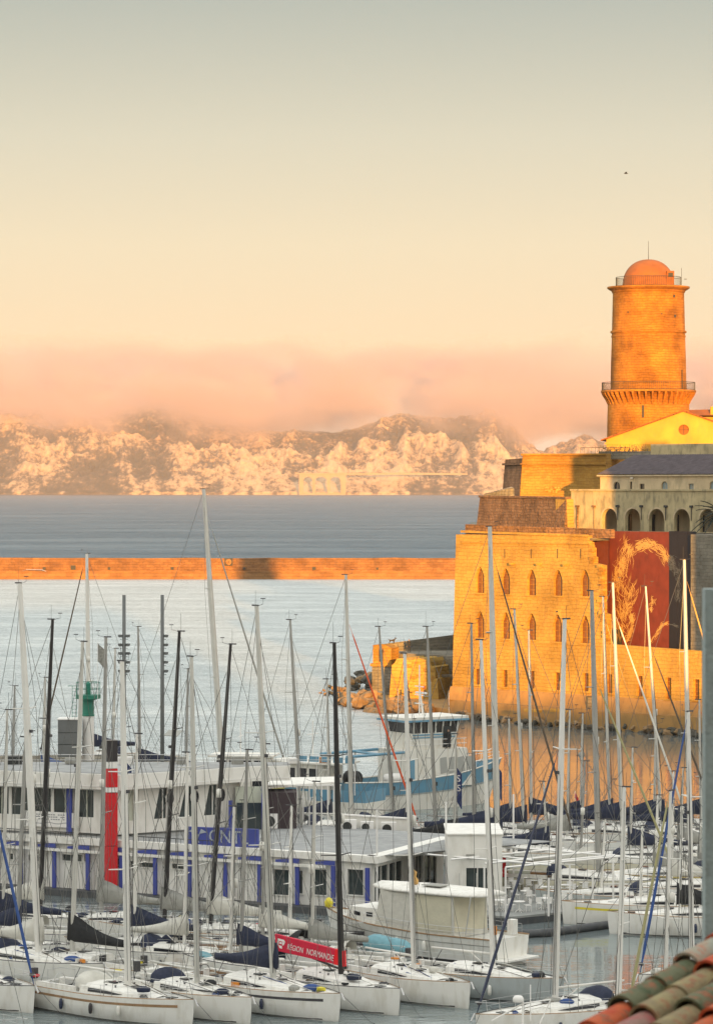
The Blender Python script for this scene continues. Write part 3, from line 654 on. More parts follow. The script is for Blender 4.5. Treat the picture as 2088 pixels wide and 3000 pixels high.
# --- gabled chapel
PG = Plane(PX(1762, 0, 487).x, 487, .985, -.17)
t = thing('gabled_chapel', 'yellow gabled chapel front with one round window below the tower', 'chapel', PG.w(10, 34))
sp = PG.at(2000, 1206); sl = PG.at(1775, 1287); a2 = PG.at(1762, 1288)
rad = .78; sc_, zc_ = PG.at(2001, 1259)
hole = [(sc_+rad*math.cos(2*math.pi*k/20), zc_+rad*math.sin(2*math.pi*k/20)) for k in range(20)]
outl = [(sl[0], 31), (2*sp[0]-sl[0], 31), (2*sp[0]-sl[0], sl[1]), (sp[0], sp[1]), (sl[0], sl[1])]
wall_holes(mb := MB(), PG, outl, [hole], .35, 10); mb.build('front_wall', 'stucco_yellow', t)
o = MB().quad(*fill(PG, hole, -.3)).build('round_window', 'dome_brick', t)
mb = MB(); mb.box(PG.w(sc_, zc_, -.25), (1.5, .05, .06), math.atan2(-.17, .985)); mb.box(PG.w(sc_, zc_, -.25), (.06, .05, 1.5), math.atan2(-.17, .985)); mb.build('glazing_bars', 'dark_iron', o)
band('string_course', PG, 1770, 1985, 1302, 1302, .1, 'stucco_yellow', t)
for sg in (-1, 1):                                           # raking roof edges: tiles stepping down each slope
    mb = MB(); n = 26
    for k in range(n):
        f0, f1 = k/n, (k+1)/n+.01; L = sp[0]-sl[0]+.7
        aa, bb = sp[0]+sg*L*f0, sp[0]+sg*L*f1; za, zb2 = sp[1]-(sp[1]-sl[1])*f0*1.06+.06, sp[1]-(sp[1]-sl[1])*f1*1.06+.1
        mb.prism([PG.w(aa, za, .3), PG.w(bb, zb2-.06, .3), PG.w(bb, zb2+.14, .3), PG.w(aa, za+.16, .3)], PG.n*-10.5)
    mb.build('roof_slope', 'dome_brick', t)
# higher tiled roof behind to the right
t = thing('tiled_roof_house', 'house with red tiled roof behind the chapel at the right edge', 'house', PX(2070, 1250, 497))
MB().prism([PX(2012, 1212, 500), PX(2140, 1212, 500), PX(2140, 1330, 500), PX(2012, 1330, 500)], (0, 8, 0)).build('wall', 'stucco_yellow', t)
MB().prism([PX(2004, 1207, 499), PX(2140, 1203, 499), PX(2140, 1217, 497.5), PX(2030, 1217, 497.5)], (0, .6, .3)).build('roof', 'dome_brick', t)
MB().box(PX(2084, 1203, 498), (.5, .5, 1.2)).build('chimney', 'stucco_yellow', t)

# --- round lighthouse tower
DT = 500.0; ct = PX(1898, 0, DT); zT = lambda y: ZAT(y, DT); RT = lambda w: w/2*DT/FPX
t = thing('round_tower', 'tall round orange stone tower with domed cap and two railed galleries', 'tower', (ct.x, ct.y, 30))
C0 = (ct.x, ct.y, 0); NT = 64
stone('tower_stone', (.52, .225, .036), (.47, .195, .03), (.42, .17, .025), .8, .4, (1, 0), .10, .6, patch=.4, cdark=(.22, .09, .03))
MB().lathe([(RT(244), 28), (RT(241), zT(1240)), (RT(238), zT(1186))], C0, NT).build('lower_drum', 'tower_stone', t, True)
# machicolation: corbels carrying the gallery
NCb = 44; rb, rt_ = RT(236), RT(276)
for k in range(NCb):
    a = 2*math.pi*k/NCb; u_ = Vector((math.cos(a), math.sin(a), 0)); p_ = Vector((-math.sin(a), math.cos(a), 0))*.14
    prof = [(rb-.1, zT(1188)), (rb+.12, zT(1184)), (rb+.35, zT(1174)), (rb+.62, zT(1166)), (rt_-.12, zT(1157)), (rt_, zT(1150)), (rb-.1, zT(1150))]
    pts = [Vector(C0)+u_*r+Vector((0, 0, z)) for r, z in prof]
    MB().prism([p-p_ for p in pts], p_*2).build('corbel', 'tower_stone', t)
MB().lathe([(rb, zT(1186)), (rb+.06, zT(1152)), (rb+.4, zT(1151.5))], C0, NT).build('gallery_core', 'tower_stone', t, True)
MB().lathe([(rb-.5, zT(1150)), (rt_+.05, zT(1150)), (rt_+.05, zT(1144)), (RT(200), zT(1144))], C0, NT).build('gallery_floor', 'tower_stone', t)
MB().lathe([(RT(222), zT(1146)), (RT(219), zT(1060)), (RT(214), zT(985)), (RT(208), zT(860))], C0, NT).build('upper_drum', 'tower_stone', t, True)
for y, w in ((973, 222), (986, 217)): MB().lathe([(RT(w-12), zT(y)-.16), (RT(w), zT(y)-.14), (RT(w), zT(y)+.14), (RT(w-12), zT(y)+.2)], C0, NT).build('string_course', 'tower_stone', t)
MB().lathe([(RT(205), zT(862)), (RT(212), zT(858)), (RT(216), zT(853)), (RT(230), zT(849)), (RT(241), zT(845)), (RT(241), zT(841)), (RT(100), zT(840))], C0, NT).build('cornice', 'tower_stone', t)
rd = RT(150); zd = zT(839); hd = zT(760)-zd
MB().lathe([(rd*1.01, zd), (rd*1.01, zd+.4)] + [(rd*math.cos(a)**.92, zd+.4+(hd-.4)*math.sin(a)) for a in np.linspace(0.02, math.pi/2, 16)], C0, NT).build('dome', 'dome_brick', t, True)
MB().tube([(ct.x, ct.y, zd+hd-.2), (ct.x, ct.y, zT(706))], [.05, .025], 5).build('lightning_rod', 'dark_iron', t)
def ring_rail(name, r, z0, h, n, parent):
    mb = MB()
    for k in range(n):
        a = 2*math.pi*k/n; x, y = ct.x+r*math.cos(a), ct.y+r*math.sin(a); mb.tube([(x, y, z0), (x, y, z0+h)], .022, 4, False)
    for z in (z0+.1, z0+h): mb.tube([(ct.x+r*math.cos(2*math.pi*k/48), ct.y+r*math.sin(2*math.pi*k/48), z) for k in range(49)], .035, 4, False)
    mb.build(name, 'dark_iron', parent)
ring_rail('gallery_railing', RT(272), zT(1144), zT(1121)-zT(1144), 150, t); ring_rail('top_railing', RT(190), zT(841), zT(813)-zT(841), 100, t)
def on_drum(px, py, r):
    x = (px-CX)*DT/FPX-ct.x; y = -math.sqrt(max(r*r-x*x, .01)); return Vector((ct.x+x, ct.y+y, zT(py))), math.atan2(y, x)
for px, y0, y1, w, r in ((1872, 1226, 1190, .28, RT(240)), (1965, 876, 868, .3, RT(209)), (1968, 934, 926, .35, RT(211)), (1832, 920, 917, .2, RT(211)), (1927, 926, 923, .25, RT(211))):
    p, a = on_drum(px, (y0+y1)/2, r); MB().box(p, (.16, w, (y0-y1)*DT/FPX), a).build('slit_window', 'dark_iron', t)
p, _ = on_drum(1990, 1120, RT(222)); mb = MB().tube([p+Vector((0, -.2, -1.2)), p+Vector((0, -.2, 1.8))], .06, 5); mb.build('antenna', 'dark_iron', t)
b = PX(1962, 815, DT-2.5); MB().box(b, (1.1, 1.0, 2.2)).build('equipment_cabin', 'dome_brick', t); MB().box(b+Vector((0, -.52, .5)), (.7, .06, .6)).build('cabin_window', 'dark_iron', t)
p = PX(1995, 812, DT); mb = MB().tube([p-Vector((0, 0, 1.2)), p+Vector((0, 0, 1.4))], .03, 5); mb.box(p+Vector((.6, 0, -.3)), (.4, .05, .1)); mb.build('antenna', 'dark_iron', t)

# dry shrubs on the parapet in front of the chapel
R = random.Random(5)
for k in range(12):
    px = 1762+k*12+R.uniform(-4, 4); base = PX(px, 1326, 470); h = R.uniform(.7, 1.3); mb = MB()
    for j in range(9):
        d = Vector((R.uniform(-.5, .5), R.uniform(-.4, .4), 1)); q0 = base+Vector((R.uniform(-.1, .1), 0, -.6)); q1 = q0+d*h*.7; mb.tube([q0, q1, q1+Vector((R.uniform(-.3, .3), R.uniform(-.3, .3), h*.6))], [.03, .02, .01], 4, False)
        for _ in range(5):
            c = q1+Vector((R.gauss(0, .2), R.gauss(0, .2), R.uniform(-.2, .7)*h)); mb.quad(c, c+Vector((.1, .02, .05)), c+Vector((.05, .03, .16)))
    tag(mb.build('dry_shrub', 'dry_twigs'), 'dry twiggy shrub in the row along the wall before the chapel', 'shrub', 'dry shrubs before the chapel')
tag(MB().prism([PX(1758, 1322, 469), PX(1905, 1322, 469), PX(1905, 1345, 469), PX(1758, 1345, 469)], (0, 4, 0)).build('planter_wall', 'fort_grey'), 'dark planter wall with dry shrubs left of the grey parapet', 'wall')

# --- the square keep outside the frame to the right: it shades the arcade and the right edge
t = thing('square_keep', 'massive square stone keep beyond the right edge of the fort', 'tower', (56, 360, 0))
MB().prism([(46.8, 352, 0), (62, 350, 0), (66, 366, 0), (50, 370, 0)], (0, 0, 43.4)).build('wall', 'fort_grey', t)
MB().box((62.4, 356, 45), (3.4, 4, 3.2)).build('turret', 'fort_grey', t)

# --- jetty bastion left of the hall
PJ = Plane(PX(1146, 0, 446).x, 446, .93, -.36)
t = thing('sea_bastion', 'small battered stone block glowing orange at the harbour mouth', 'bastion', PJ.w(3, QZ))
a1 = PJ.at(1290, 2040)[0]; zt_ = PJ.at(1200, 1928)[1]; zk = PJ.at(1290, 1955)[1]
rj = random.Random(2); jag = [PJ.w(a1-1.8-k*.55, zt_-.25*rj.random()*(k % 3), -.05*(k % 2)) for k in range(9) if a1-1.8-k*.55 > 1.0]
for k in range(22): s_ = rj.uniform(.3, a1-.6); z_ = rj.uniform(1.6, zt_-.6); MB().box(PJ.w(s_, z_, .62-.62*(z_-1)/(zt_-1)), (rj.uniform(.4, .9), .25, rj.uniform(.25, .45)), math.atan2(-.36, .93)).build('proud_stone', 'fort_pale' if k % 2 else 'fort_orange', t)
MB().prism([PJ.w(-.1, .5, .7), PJ.w(a1, .5, .7), PJ.w(a1-.35, (zk+1)/2+.6, .4), PJ.w(a1-.6, (zk+1)/2+.7, .35), PJ.w(a1-.75, zk, .1), PJ.w(a1-1.25, zk+.15, .1), PJ.w(a1-1.4, zk+.7, .1)]+jag+[PJ.w(.8, zt_-.1, 0), PJ.w(.5, zt_-.7, .1), PJ.w(.15, zt_-1.0, .2)], PJ.n*-8).build('wall', 'fort_pale', t)
MB().box(PJ.w(*PJ.at(1246, 2013), .55), (.35, .3, .4), math.atan2(-.36, .93)).build('loophole', 'dome_brick', t); MB().box(PJ.w(*PJ.at(1246, 2029), .6), (.35, .3, .4), math.atan2(-.36, .93)).build('loophole', 'dome_brick', t)
PK = Plane(PX(1092, 0, 453).x, 453, .93, -.36)
t = thing('corner_turret', 'square orange brick corner turret on a grey base over the rocks', 'turret', PK.w(1, 2))
zb_, zt_ = PK.at(1120, 1944)[1], PK.at(1120, 1890)[1]
MB().prism([PK.w(0, zb_), PK.w(2.7, zb_), PK.w(2.7, zt_-.4), PK.w(1.6, zt_+.1), PK.w(0, zt_)], PK.n*-3).build('wall', 'fort_orange', t)
MB().prism([PK.w(-.3, zb_-.4, .3), PK.w(2.9, zb_-.4, .3), PK.w(2.9, zb_, .3), PK.w(-.3, zb_, .3)], PK.n*-3.6).build('corbel_band', 'fort_orange', t)
MB().prism([PK.w(-.1, 0, .1), PK.w(2.8, 0, .1), PK.w(2.8, zb_-.4, .1), PK.w(-.1, zb_-.4, .1)], PK.n*-3.4).build('base', 'fort_grey', t)
MB().box(PK.w(1.25, zb_+1.1, 0), (.5, .3, 1.7), math.atan2(-.36, .93)).build('niche', 'dark_iron', t)
# platform and parapet running from the turret to the hall
t = thing('sea_platform', 'dark weathered stone platform with parapet between turret and hall', 'platform', (6, 458, 0))
pz = 6.6
A, B, C_, D_ = PX(1150, 0, 456), PX(1330, 0, 448), PX(1335, 0, 466), PX(1100, 0, 460)
MB().prism([(A.x, A.y, 1), (B.x, B.y, 1), (C_.x+4, C_.y, 1), (D_.x, D_.y, 1)], (0, 0, pz-1)).build('platform', 'fort_grey', t)
MB().prism([(D_.x, D_.y, pz), (C_.x+4, C_.y, pz), (C_.x+4, C_.y, pz+2.6), (D_.x, D_.y, pz+.9)], (.1, .7, 0)).build('parapet', 'fort_grey', t)
MB().box((A.x+7.5, 446, 4.0), (3.2, .5, .35)).build('ledge', 'fort_grey', t)
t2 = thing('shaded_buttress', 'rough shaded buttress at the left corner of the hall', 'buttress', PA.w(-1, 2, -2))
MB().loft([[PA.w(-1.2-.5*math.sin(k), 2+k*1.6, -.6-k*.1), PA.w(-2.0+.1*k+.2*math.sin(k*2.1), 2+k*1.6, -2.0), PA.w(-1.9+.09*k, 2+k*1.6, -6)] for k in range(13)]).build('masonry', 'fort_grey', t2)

# --- boulders round the jetty and along the quay foot
def boulder_mesh(seed, m):
    R = random.Random(seed); mb = MB(); rows = []
    ph = [R.uniform(0, 6) for _ in range(6)]
    for i in range(6):
        th = math.pi*i/5; row = []
        for j in range(8):
            a = 2*math.pi*j/8; r = 1+.28*math.sin(2*a+ph[0]+i)+.18*math.sin(3*a+ph[1]-i)+.15*R.uniform(-1, 1)
            row.append((r*math.sin(th)*math.cos(a), r*math.sin(th)*math.sin(a)*.8, math.cos(th)*.62))
        rows.append(row)
    mb.loft(rows, closed=True); o = mb.build('boulder', m); me = o.data; bpy.data.objects.remove(o); return me
BM = [boulder_mesh(k, 'rock') for k in range(7)]; BW = [boulder_mesh(20+k, 'rock_dark') for k in range(5)]
R = random.Random(12)
def boulder(x, y, z, s, me, label, group):
    o = bpy.data.objects.new('boulder', me); COL.objects.link(o); o.location = (x, y, z); o.scale = (s*R.uniform(.8, 1.3), s*R.uniform(.8, 1.2), s*R.uniform(.8, 1.2)); o.rotation_euler = (R.uniform(-.4, .4), R.uniform(-.4, .4), R.uniform(0, 6))
    tag(o, label, 'boulder', group)
for px, py, s, n in ((955, 2016, .5, 4), (985, 2008, .7, 6), (1010, 2020, .9, 8), (1040, 2005, 1.1, 8), (1070, 2000, 1.2, 8), (1100, 2010, 1.3, 8), (1130, 2020, 1.2, 7)):
    for k in range(n):
        p = PZ(px+R.uniform(-20, 20), py+R.uniform(-14, 14)+12, .4); boulder(p.x, p.y+2, R.uniform(-.1, .5)+ (1.4 if py < 2012 and px > 1030 and k % 2 else 0), s*R.uniform(.6, 1.1), BW[k % 5] if (py < 2012 and k % 3) else BM[k % 7], 'rough boulder in the pile at the tip of the jetty below the turret', 'boulders at the jetty tip')
for k in range(110):
    f = k/110; px = 1012+f*240+R.uniform(-8, 8); py = np.interp(px, [1020, 1100, 1180, 1250], [2060, 2078, 2080, 2086])+R.uniform(-26, 6)*(1-f*.6)
    p = PZ(px, py, .3); boulder(p.x, p.y, R.uniform(-.2, .9), R.uniform(.55, 1.35), BM[k % 7], 'orange lit boulder on the low spit before the battered block', 'boulders on the low spit')
for k in range(90):
    f = k/90; i = f*5; j = 2+min(int(i), 4); a, b_ = q[j], q[j+1]; c = a.lerp(b_, i-int(i))
    boulder(c.x+R.uniform(-.3, .3), c.y-.3+R.uniform(-.5, .4), R.uniform(-.1, .7), R.uniform(.35, .85), (BW[k % 5] if R.random() < .7 else BM[k % 7]), 'dark boulder lining the foot of the quay below the hall', 'boulders along the quay foot')
# small things on the quay
t = thing('quay_box', 'grey electrical cabinet standing on the quay before the hall', 'cabinet', PZ(1732, 2078, QZ))
MB().box(PZ(1732, 2078, QZ)+Vector((0, 0, .75)), (1.0, .6, 1.5)).build('housing', 'fort_grey', t); MB().box(PZ(1732, 2078, QZ)+Vector((0, 0, 1.55)), (1.1, .7, .1)).build('lid', 'dark_iron', t)
for k, px in enumerate((1560, 1640)): tag(MB().box(PZ(px, 2088, QZ)+Vector((0, 0, .25)), (2.4 if k == 0 else 3.0, .6, .35), -.8).build('stone_bench', 'fort_pale'), 'pale stone bench on the quay, %s of the two' % ('left' if k == 0 else 'right'), 'bench')

# --- unseen city blocks, set and sized behind the viewer to keep the harbour in shade
mat('city_wall', (.45, .38, .3), .9, var=.15, scale=.2)
for x0, x1, zt_, lab in ((-160, 57, 66, 'tall unseen city block shading the harbour from behind the viewpoint'), (57.5, 170, 37.6, 'lower unseen city block shading the harbour from behind the viewpoint')):
    t = thing('city_shade_block', lab, 'building', ((x0+x1)/2, -35, 0))
    MB().box(((x0+x1)/2, -35, zt_/2), (x1-x0, 20, zt_)).build('wall', 'city_wall', t); MB().box(((x0+x1)/2, -35, zt_+.15), (x1-x0, 20, .3)).build('roof', 'roof_tile', t)
# ------------------------------------------------------------------ sailing boats
mat('hull_white', (.82, .81, .76), .28, var=.06, scale=.8, dirt=(.50, .46, .36), dirt_amt=.42)
mat('hull_cream', (.70, .66, .50), .32, var=.06, scale=.8, dirt=(.45, .4, .28), dirt_amt=.35)
mat('hull_grey', (.42, .46, .46), .3, var=.06, dirt=(.3, .3, .28))
mat('hull_navy', (.025, .035, .075), .25, var=.1)
mat('hull_dark', (.035, .032, .036), .3, var=.2)
mat('hull_yellow', (.62, .52, .20), .35, var=.1)
mat('deck_white', (.80, .79, .74), .55, var=.09, scale=1.5, dirt=(.45, .42, .34), dirt_amt=.42)
mat('deck_grey', (.55, .55, .52), .6, var=.08, scale=1.5, dirt=(.35, .33, .28))
mat('teak', (.33, .20, .10), .6, var=.25, scale=3)
mat('alloy', (.62, .62, .58), .38, .35, var=.1, scale=1.0)
mat('white_spar', (.78, .77, .72), .4, var=.05)
mat('carbon', (.022, .022, .024), .35, var=.2)
mat('grey_spar', (.36, .36, .34), .4, .3, var=.1)
mat('wire', (.15, .15, .14), .45, .5, var=.1)
mat('dark_line', (.06, .06, .065), .7)
mat('steel_tube', (.55, .55, .54), .3, .6, var=.1)
mat('canvas_navy', (.020, .028, .060), .85, var=.3, scale=4, bump=.03, bscale=6)
mat('canvas_grey', (.33, .33, .30), .85, var=.15, scale=3, bump=.03, bscale=5)
mat('canvas_light', (.62, .61, .55), .85, var=.12, scale=3, bump=.03, bscale=5)
mat('canvas_red', (.62, .012, .05), .75, var=.1, scale=2)
mat('canvas_blue', (.035, .085, .27), .8, var=.2, scale=3)
mat('canvas_sky', (.17, .36, .42), .8, var=.15, scale=3, bump=.03, bscale=5)
mat('canvas_black', (.018, .020, .022), .85, var=.3, scale=4, bump=.03, bscale=6)
mat('sail_orange', (.70, .10, .02), .7)
mat('sail_ochre', (.62, .36, .10), .7)
mat('sail_khaki', (.36, .34, .17), .8)
mat('sail_brown', (.10, .075, .05), .8)
mat('sail_white', (.72, .71, .64), .8)
mat('orange_plastic', (.72, .26, .03), .5); mat('yellow_plastic', (.72, .62, .04), .5); mat('red_paint', (.62, .008, .015), .5, var=.12, scale=2)
mat('green_paint', (.015, .19, .13), .45, var=.15); mat('white_paint', (.80, .79, .76), .5, var=.05); mat('fender_white', (.75, .74, .68), .5)
RB = random.Random(77)

def lerp(a, b, t): return a+(b-a)*t
def sailboat(label, base, top, L=12.0, hd=-50, hull='hull_white', spar='alloy', rpx=17, bow_frac=.42, cover=None, furl=None, furl_top=.9, hood='canvas_navy',
             name='sailing_boat', zdeck=1.75, beam=None, stripe=None, group='sailing boats moored in the harbour', simple=False, wires=True, boom_up=0.0, spread=2, cabin_h=.5, D=None, cover_h=1.0):
    """base/top: photo pixels of the mast foot (on the coach roof) and the masthead; hd: heading of the bow in degrees; rpx: mast width in photo px"""
    Dm = D or DZ(base[1], zdeck); mp = PX(base[0], base[1], Dm) if D is None else PX(base[0], base[1], D)
    mt = PX(top[0], top[1], Dm); h = math.radians(hd); f = Vector((math.cos(h), math.sin(h), 0)); p = Vector((-f.y, f.x, 0))
    xm = L*(.5-bow_frac)                                       # mast position along the hull, from midships
    c = Vector((mp.x, mp.y, 0))-f*xm
    t = thing(name, label, 'sailboat', (c.x, c.y, 0), h, group)
    B = beam or L*.30; fb = .10*L**.95 if L < 9 else 1.02+.035*L/1.0*.9
    fb = min(fb, 1.55)
    W = lambda x, y, z: c+f*x+p*y+Vector((0, 0, z))
    N = 15
    def half(u):                                                # u 0 stern .. 1 bow
        return B/2*(1-max(0, (u-.45)/.55)**2.1)*(.80+.20*min(1, u/.4)) if u > 0 else B/2*.80
    sheer = lambda u: fb*(.90+.05*(1-u)**2+.20*u**2)
    xs = lambda u: -L/2+L*u
    rows = []
    for i in range(N+1):
        u = i/N; b = max(half(u), .012); z = sheer(u); x = xs(u); rk = .0 if i < N else 0
        row = []
        for q, zz, dx in ((1, z, 0), (.985, z*.55, -.05*u), (.93, .12, -.10*u**3*L*.12), (.80, -.05, -.12*u**3*L*.12), (.35, -.35, -.3*u**3), (0, -.45, -.3*u**3)):
            row.append((x+dx, b*q, zz))
        rows.append([W(a, y, z_) for a, y, z_ in row] + [W(a, -y, z_) for a, y, z_ in reversed(row[:-1])])
    hm = MB().loft([r[::-1] for r in rows], cap0=True); hull_o = hm.build('hull', hull, t, True)
    hull_o.data.set_sharp_from_angle(angle=math.radians(50))
    if stripe:
        for sg in (1, -1):
            MB().loft([[W(xs(i/N)-.03, sg*(max(half(i/N), .012)*.99+.012), sheer(i/N)*.80), W(xs(i/N)-.03, sg*(max(half(i/N), .012)*.985+.014), sheer(i/N)*.70)] for i in range(N)]).build('hull_stripe', stripe, hull_o)
    for sg in (1, -1):
        MB().loft([[W(xs(i/N)-.10*(i/N)**3*L*.12-.01, sg*(max(half(i/N), .012)*.93+.012), .24), W(xs(i/N)-.10*(i/N)**3*L*.12-.01, sg*(max(half(i/N), .012)*.90+.014), .06)] for i in range(N)]).build('boot_stripe', 'hull_dark' if hull != 'hull_dark' else 'hull_grey', hull_o)
    # deck with a sunken cockpit
    ck0, ck1, cw = .07, .36, B*.24
    dm = MB(); prev = None; zd = lambda u: sheer(u)-.05
    for i in range(N+1):
        u = i/N; b = max(half(u)-.02, .008); w = min(cw, b*.8); x = xs(u); z = zd(u)
        cur = [W(x, -b, z), W(x, -w, z+.03), W(x, w, z+.03), W(x, b, z)]
        if prev:
            inside = ck0 <= (u-.5/N) <= ck1
            for j in (0, 1, 2):
                if j == 1 and inside: continue
                dm.quad(prev[j], cur[j], cur[j+1], prev[j+1])
        prev = cur
    dko = dm.build('deck', 'deck_white' if RB.random() < .75 else 'deck_grey', t)
    k0, k1 = math.ceil((ck0+.5/N)*N-1)/N, math.floor((ck1+.5/N)*N)/N
    k0, k1 = max(0, round(ck0*N)-0)/N, round(ck1*N)/N
    z = zd(.2)-.42; cm = MB()
    x0, x1 = xs(k0), xs(k1)
    cm.quad(W(x0, -cw, z), W(x1, -cw, z), W(x1, cw, z), W(x0, cw, z))
    for sg in (-1, 1): cm.quad(W(x0, sg*cw, z), W(x1, sg*cw, z), W(x1, sg*cw, z+.6), W(x0, sg*cw, z+.6))
    cm.quad(W(x1, -cw, z), W(x1, cw, z), W(x1, cw, z+.6), W(x1, -cw, z+.6)); cm.quad(W(x0, -cw, z), W(x0, cw, z), W(x0, cw, z+.55), W(x0, -cw, z+.55))
    cm.build('cockpit', 'teak' if RB.random() < .35 else 'deck_grey', t)
    for sg in (-1, 1):
        MB().box(W((x0+x1)/2, sg*(cw+.12), zd(.2)+.14), (x1-x0, .22, .26), h).build('coaming', 'deck_white', t)
    # toe rail
    for sg in (-1, 1): MB().loft([[W(xs(i/N), sg*max(half(i/N), .01), sheer(i/N)-.01), W(xs(i/N), sg*max(half(i/N)-.03, .005), sheer(i/N)+.045)] for i in range(N+1)]).build('toe_rail', 'dark_line' if RB.random() < .6 else 'teak', t)
    # coach roof
    u0, u1 = ck1+.005, .80; cab = []
    ch = cabin_h*(L/12)**.5
    cwf = lambda k: min(B*.33, half(lerp(u0, u1, k))-.42)*(1-.25*max(0, k-.5)*2)
    for i in range(9):
        k = i/8; u = lerp(u0, u1, k); w = max(cwf(k), .18); hh = ch*(1-.92*max(0, (k-.12)/.88)**1.5)+.02; zz = zd(u)
        cab.append([W(xs(u), w, zz), W(xs(u)-.03, w*.93, zz+hh*.72), W(xs(u), w*.74, zz+hh), W(xs(u), 0, zz+hh*1.1+.03), W(xs(u), -w*.74, zz+hh), W(xs(u)-.03, -w*.93, zz+hh*.72), W(xs(u), -w, zz)])
    cabo = MB().loft(cab, cap0=True).build('coach_roof', 'deck_white', t, True); cabo.data.set_sharp_from_angle(angle=math.radians(40))
    for sg in (0, 1):
        wm = MB(); rr = []
        for i in range(1, 6):
            a, b2 = (cab[i][0], cab[i][1]) if sg == 0 else (cab[i][6], cab[i][5]); o_ = p*(.014 if sg == 0 else -.014)
            lo = .30 if i < 5 else .55; hi = .86 if i < 4 else (.75 if i < 5 else .60)
            rr.append([a.lerp(b2, lo)+o_, a.lerp(b2, hi)+o_])
        wm.loft(rr).build('cabin_window', 'dark_glass', cabo)
    for k, w_ in ((.30, .55), (.62, .45)):
        u = lerp(u0, u1, k); i = int(k*8); zz = cab[i][3].z
        MB().box(W(xs(u), 0, zz+.02), (w_, w_, .06), h).build('hatch', 'dark_glass', cabo)
    MB().box(W(xs(.86), 0, zd(.86)+.05), (.5, .5, .06), h).build('fore_hatch', 'dark_glass', t)
    MB().box(W(xs(u0)-.02, 0, zd(u0)+ch*.55), (.04, .6, ch*.9), h).build('companionway', 'dark_glass', cabo)
    # mast and rigging
    r = rpx*Dm/FPX/2; mdir = (mt-mp); hh = mdir.length
    foot = Vector((mp.x, mp.y, zd(.58)))
    mo = MB().tube([foot, mp+mdir*.02, mp+mdir*.6, mt], [r, r, r*.95, r*.62], 8).build('mast', spar, t, True)
    mo.data.set_sharp_from_angle(angle=math.radians(60))
    MA = lambda k: mp+mdir*k
    tips = {}
    for j, k in enumerate([.36, .66] if spread == 2 else [.5]):
        for sg in (-1, 1):
            tip = MA(k)+p*sg*(B*.30-.12*j)-f*.25+Vector((0, 0, .06)); tips[(j, sg)] = tip
            MB().tube([MA(k), tip], [.045, .03], 5).build('spreader', spar, mo)
    mh = MB().box(mt+Vector((0, 0, .03))-f*.12, (.5, .09, .08), h); mh.tube([mt-f*.1, mt-f*.1+Vector((0, 0, RB.uniform(.6, 1.3)))], .012, 4); mh.tube([mt+f*.1, mt+f*.55+Vector((0, 0, .12)), mt+f*.55+Vector((0, 0, .42))], .014, 4)
    mh.box(mt+f*.55+Vector((0, 0, .43)), (.28, .03, .05), h+.6); mh.build('masthead_gear', 'dark_line', mo)
    if not simple: MB().box(MA(.60)+f*(r+.08), (.16, .14, .18), h).build('steaming_light', 'dark_line', mo)
    if RB.random() < .4: MB().lathe([(0, -.3), (.16, -.26), (.16, .26), (0, .3)], MA(.47)+p*.3, 8).build('radar_reflector', 'fender_white', mo, True)
    bow = W(L/2-.12, 0, sheer(1)+.06); stern = W(-L/2+.05, 0, sheer(0))
    if wires:
        for sg in (-1, 1):
            pts = [W(xm-.25, sg*B*.44, zd(.55))] + [tips[(j, sg)] for j in range(spread)] + [MA(.97)]
            MB().tube(pts, .018, 4, False).build('shroud', 'wire', t)
            MB().tube([W(xm+.2, sg*B*.40, zd(.55)), MA(.36)], .016, 4, False).build('lower_shroud', 'wire', t)
        MB().tube([stern, MA(.995)], .018, 4, False).build('backstay', 'wire', t)
        for q_ in range(4 if not simple else 2): MB().tube([MA(.02)+p*RB.uniform(-.3, .3)+f*.25, MA(RB.uniform(.7, .98))+f*.06], .017, 4, False).build('halyard', 'dark_line' if RB.random() < .5 else 'wire', t)
    fs = MA(furl_top)+f*r
    if furl:
        d = fs-bow; MB().tube([bow, bow+d*.04, bow+d*.10, bow+d*.5, bow+d*.93, bow+d*.96, fs], [.02, .05, .095, .085, .055, .015, .012], 7).build('furled_foresail', furl, t, True)
        MB().lathe([(.0, 0), (.14, .02), (.14, .16), (0, .2)], bow+d*.03, 8).build('furling_drum', 'dark_line', t)
    else: MB().tube([bow, fs], .018, 4, False).build('forestay', 'wire', t)
    # boom and sail cover
    bl = L*.36; zb = mp.z+.75*min(1, hh/14); b0 = Vector((mp.x, mp.y, zb))-f*r; b1 = b0-f*bl+Vector((0, 0, boom_up))
    bo = MB().tube([b0, b1], [.075, .065], 6).build('boom', spar, t, True)
    if cover:
        rows = []
        for i in range(8):
            k = i/7; q_ = b0.lerp(b1, k*1.01); hh_ = (.95*(1-k)**2.2*1.0+.42-.16*k)*cover_h*(L/12)**.7; w_ = .17-.07*k+.02*math.sin(i*2.1)
            if i == 0: q_ = q_+f*(r*2+.12); w_ *= .8
            rows.append([q_+Vector((0, 0, -.14)), q_+p*w_+Vector((0, 0, -.02)), q_+p*w_*.85+Vector((0, 0, hh_*.55)), q_+Vector((0, 0, hh_)), q_-p*w_*.85+Vector((0, 0, hh_*.55)), q_-p*w_+Vector((0, 0, -.02))])
        MB().loft(rows, closed=True, cap0=True, cap1=True).build('sail_cover', cover, bo, True)
        if wires:
            for sg in (-1, 1):
                lm = MB()
                for k in (.3, .6, .9): lm.tube([b0.lerp(b1, k)+p*sg*.12+Vector((0, 0, .2)), MA(.42)], .006, 3, False)
                lm.build('lazy_jack', 'wire', bo)
    MB().tube([b1+f*.8, W(xs(.2), 0, zd(.2)-.1)], .022, 4).build('mainsheet', 'dark_line', t)
    MB().tube([b0.lerp(b1, .35), foot+Vector((0, 0, .15))-f*.12], .035, 5).build('kicker', spar, t)
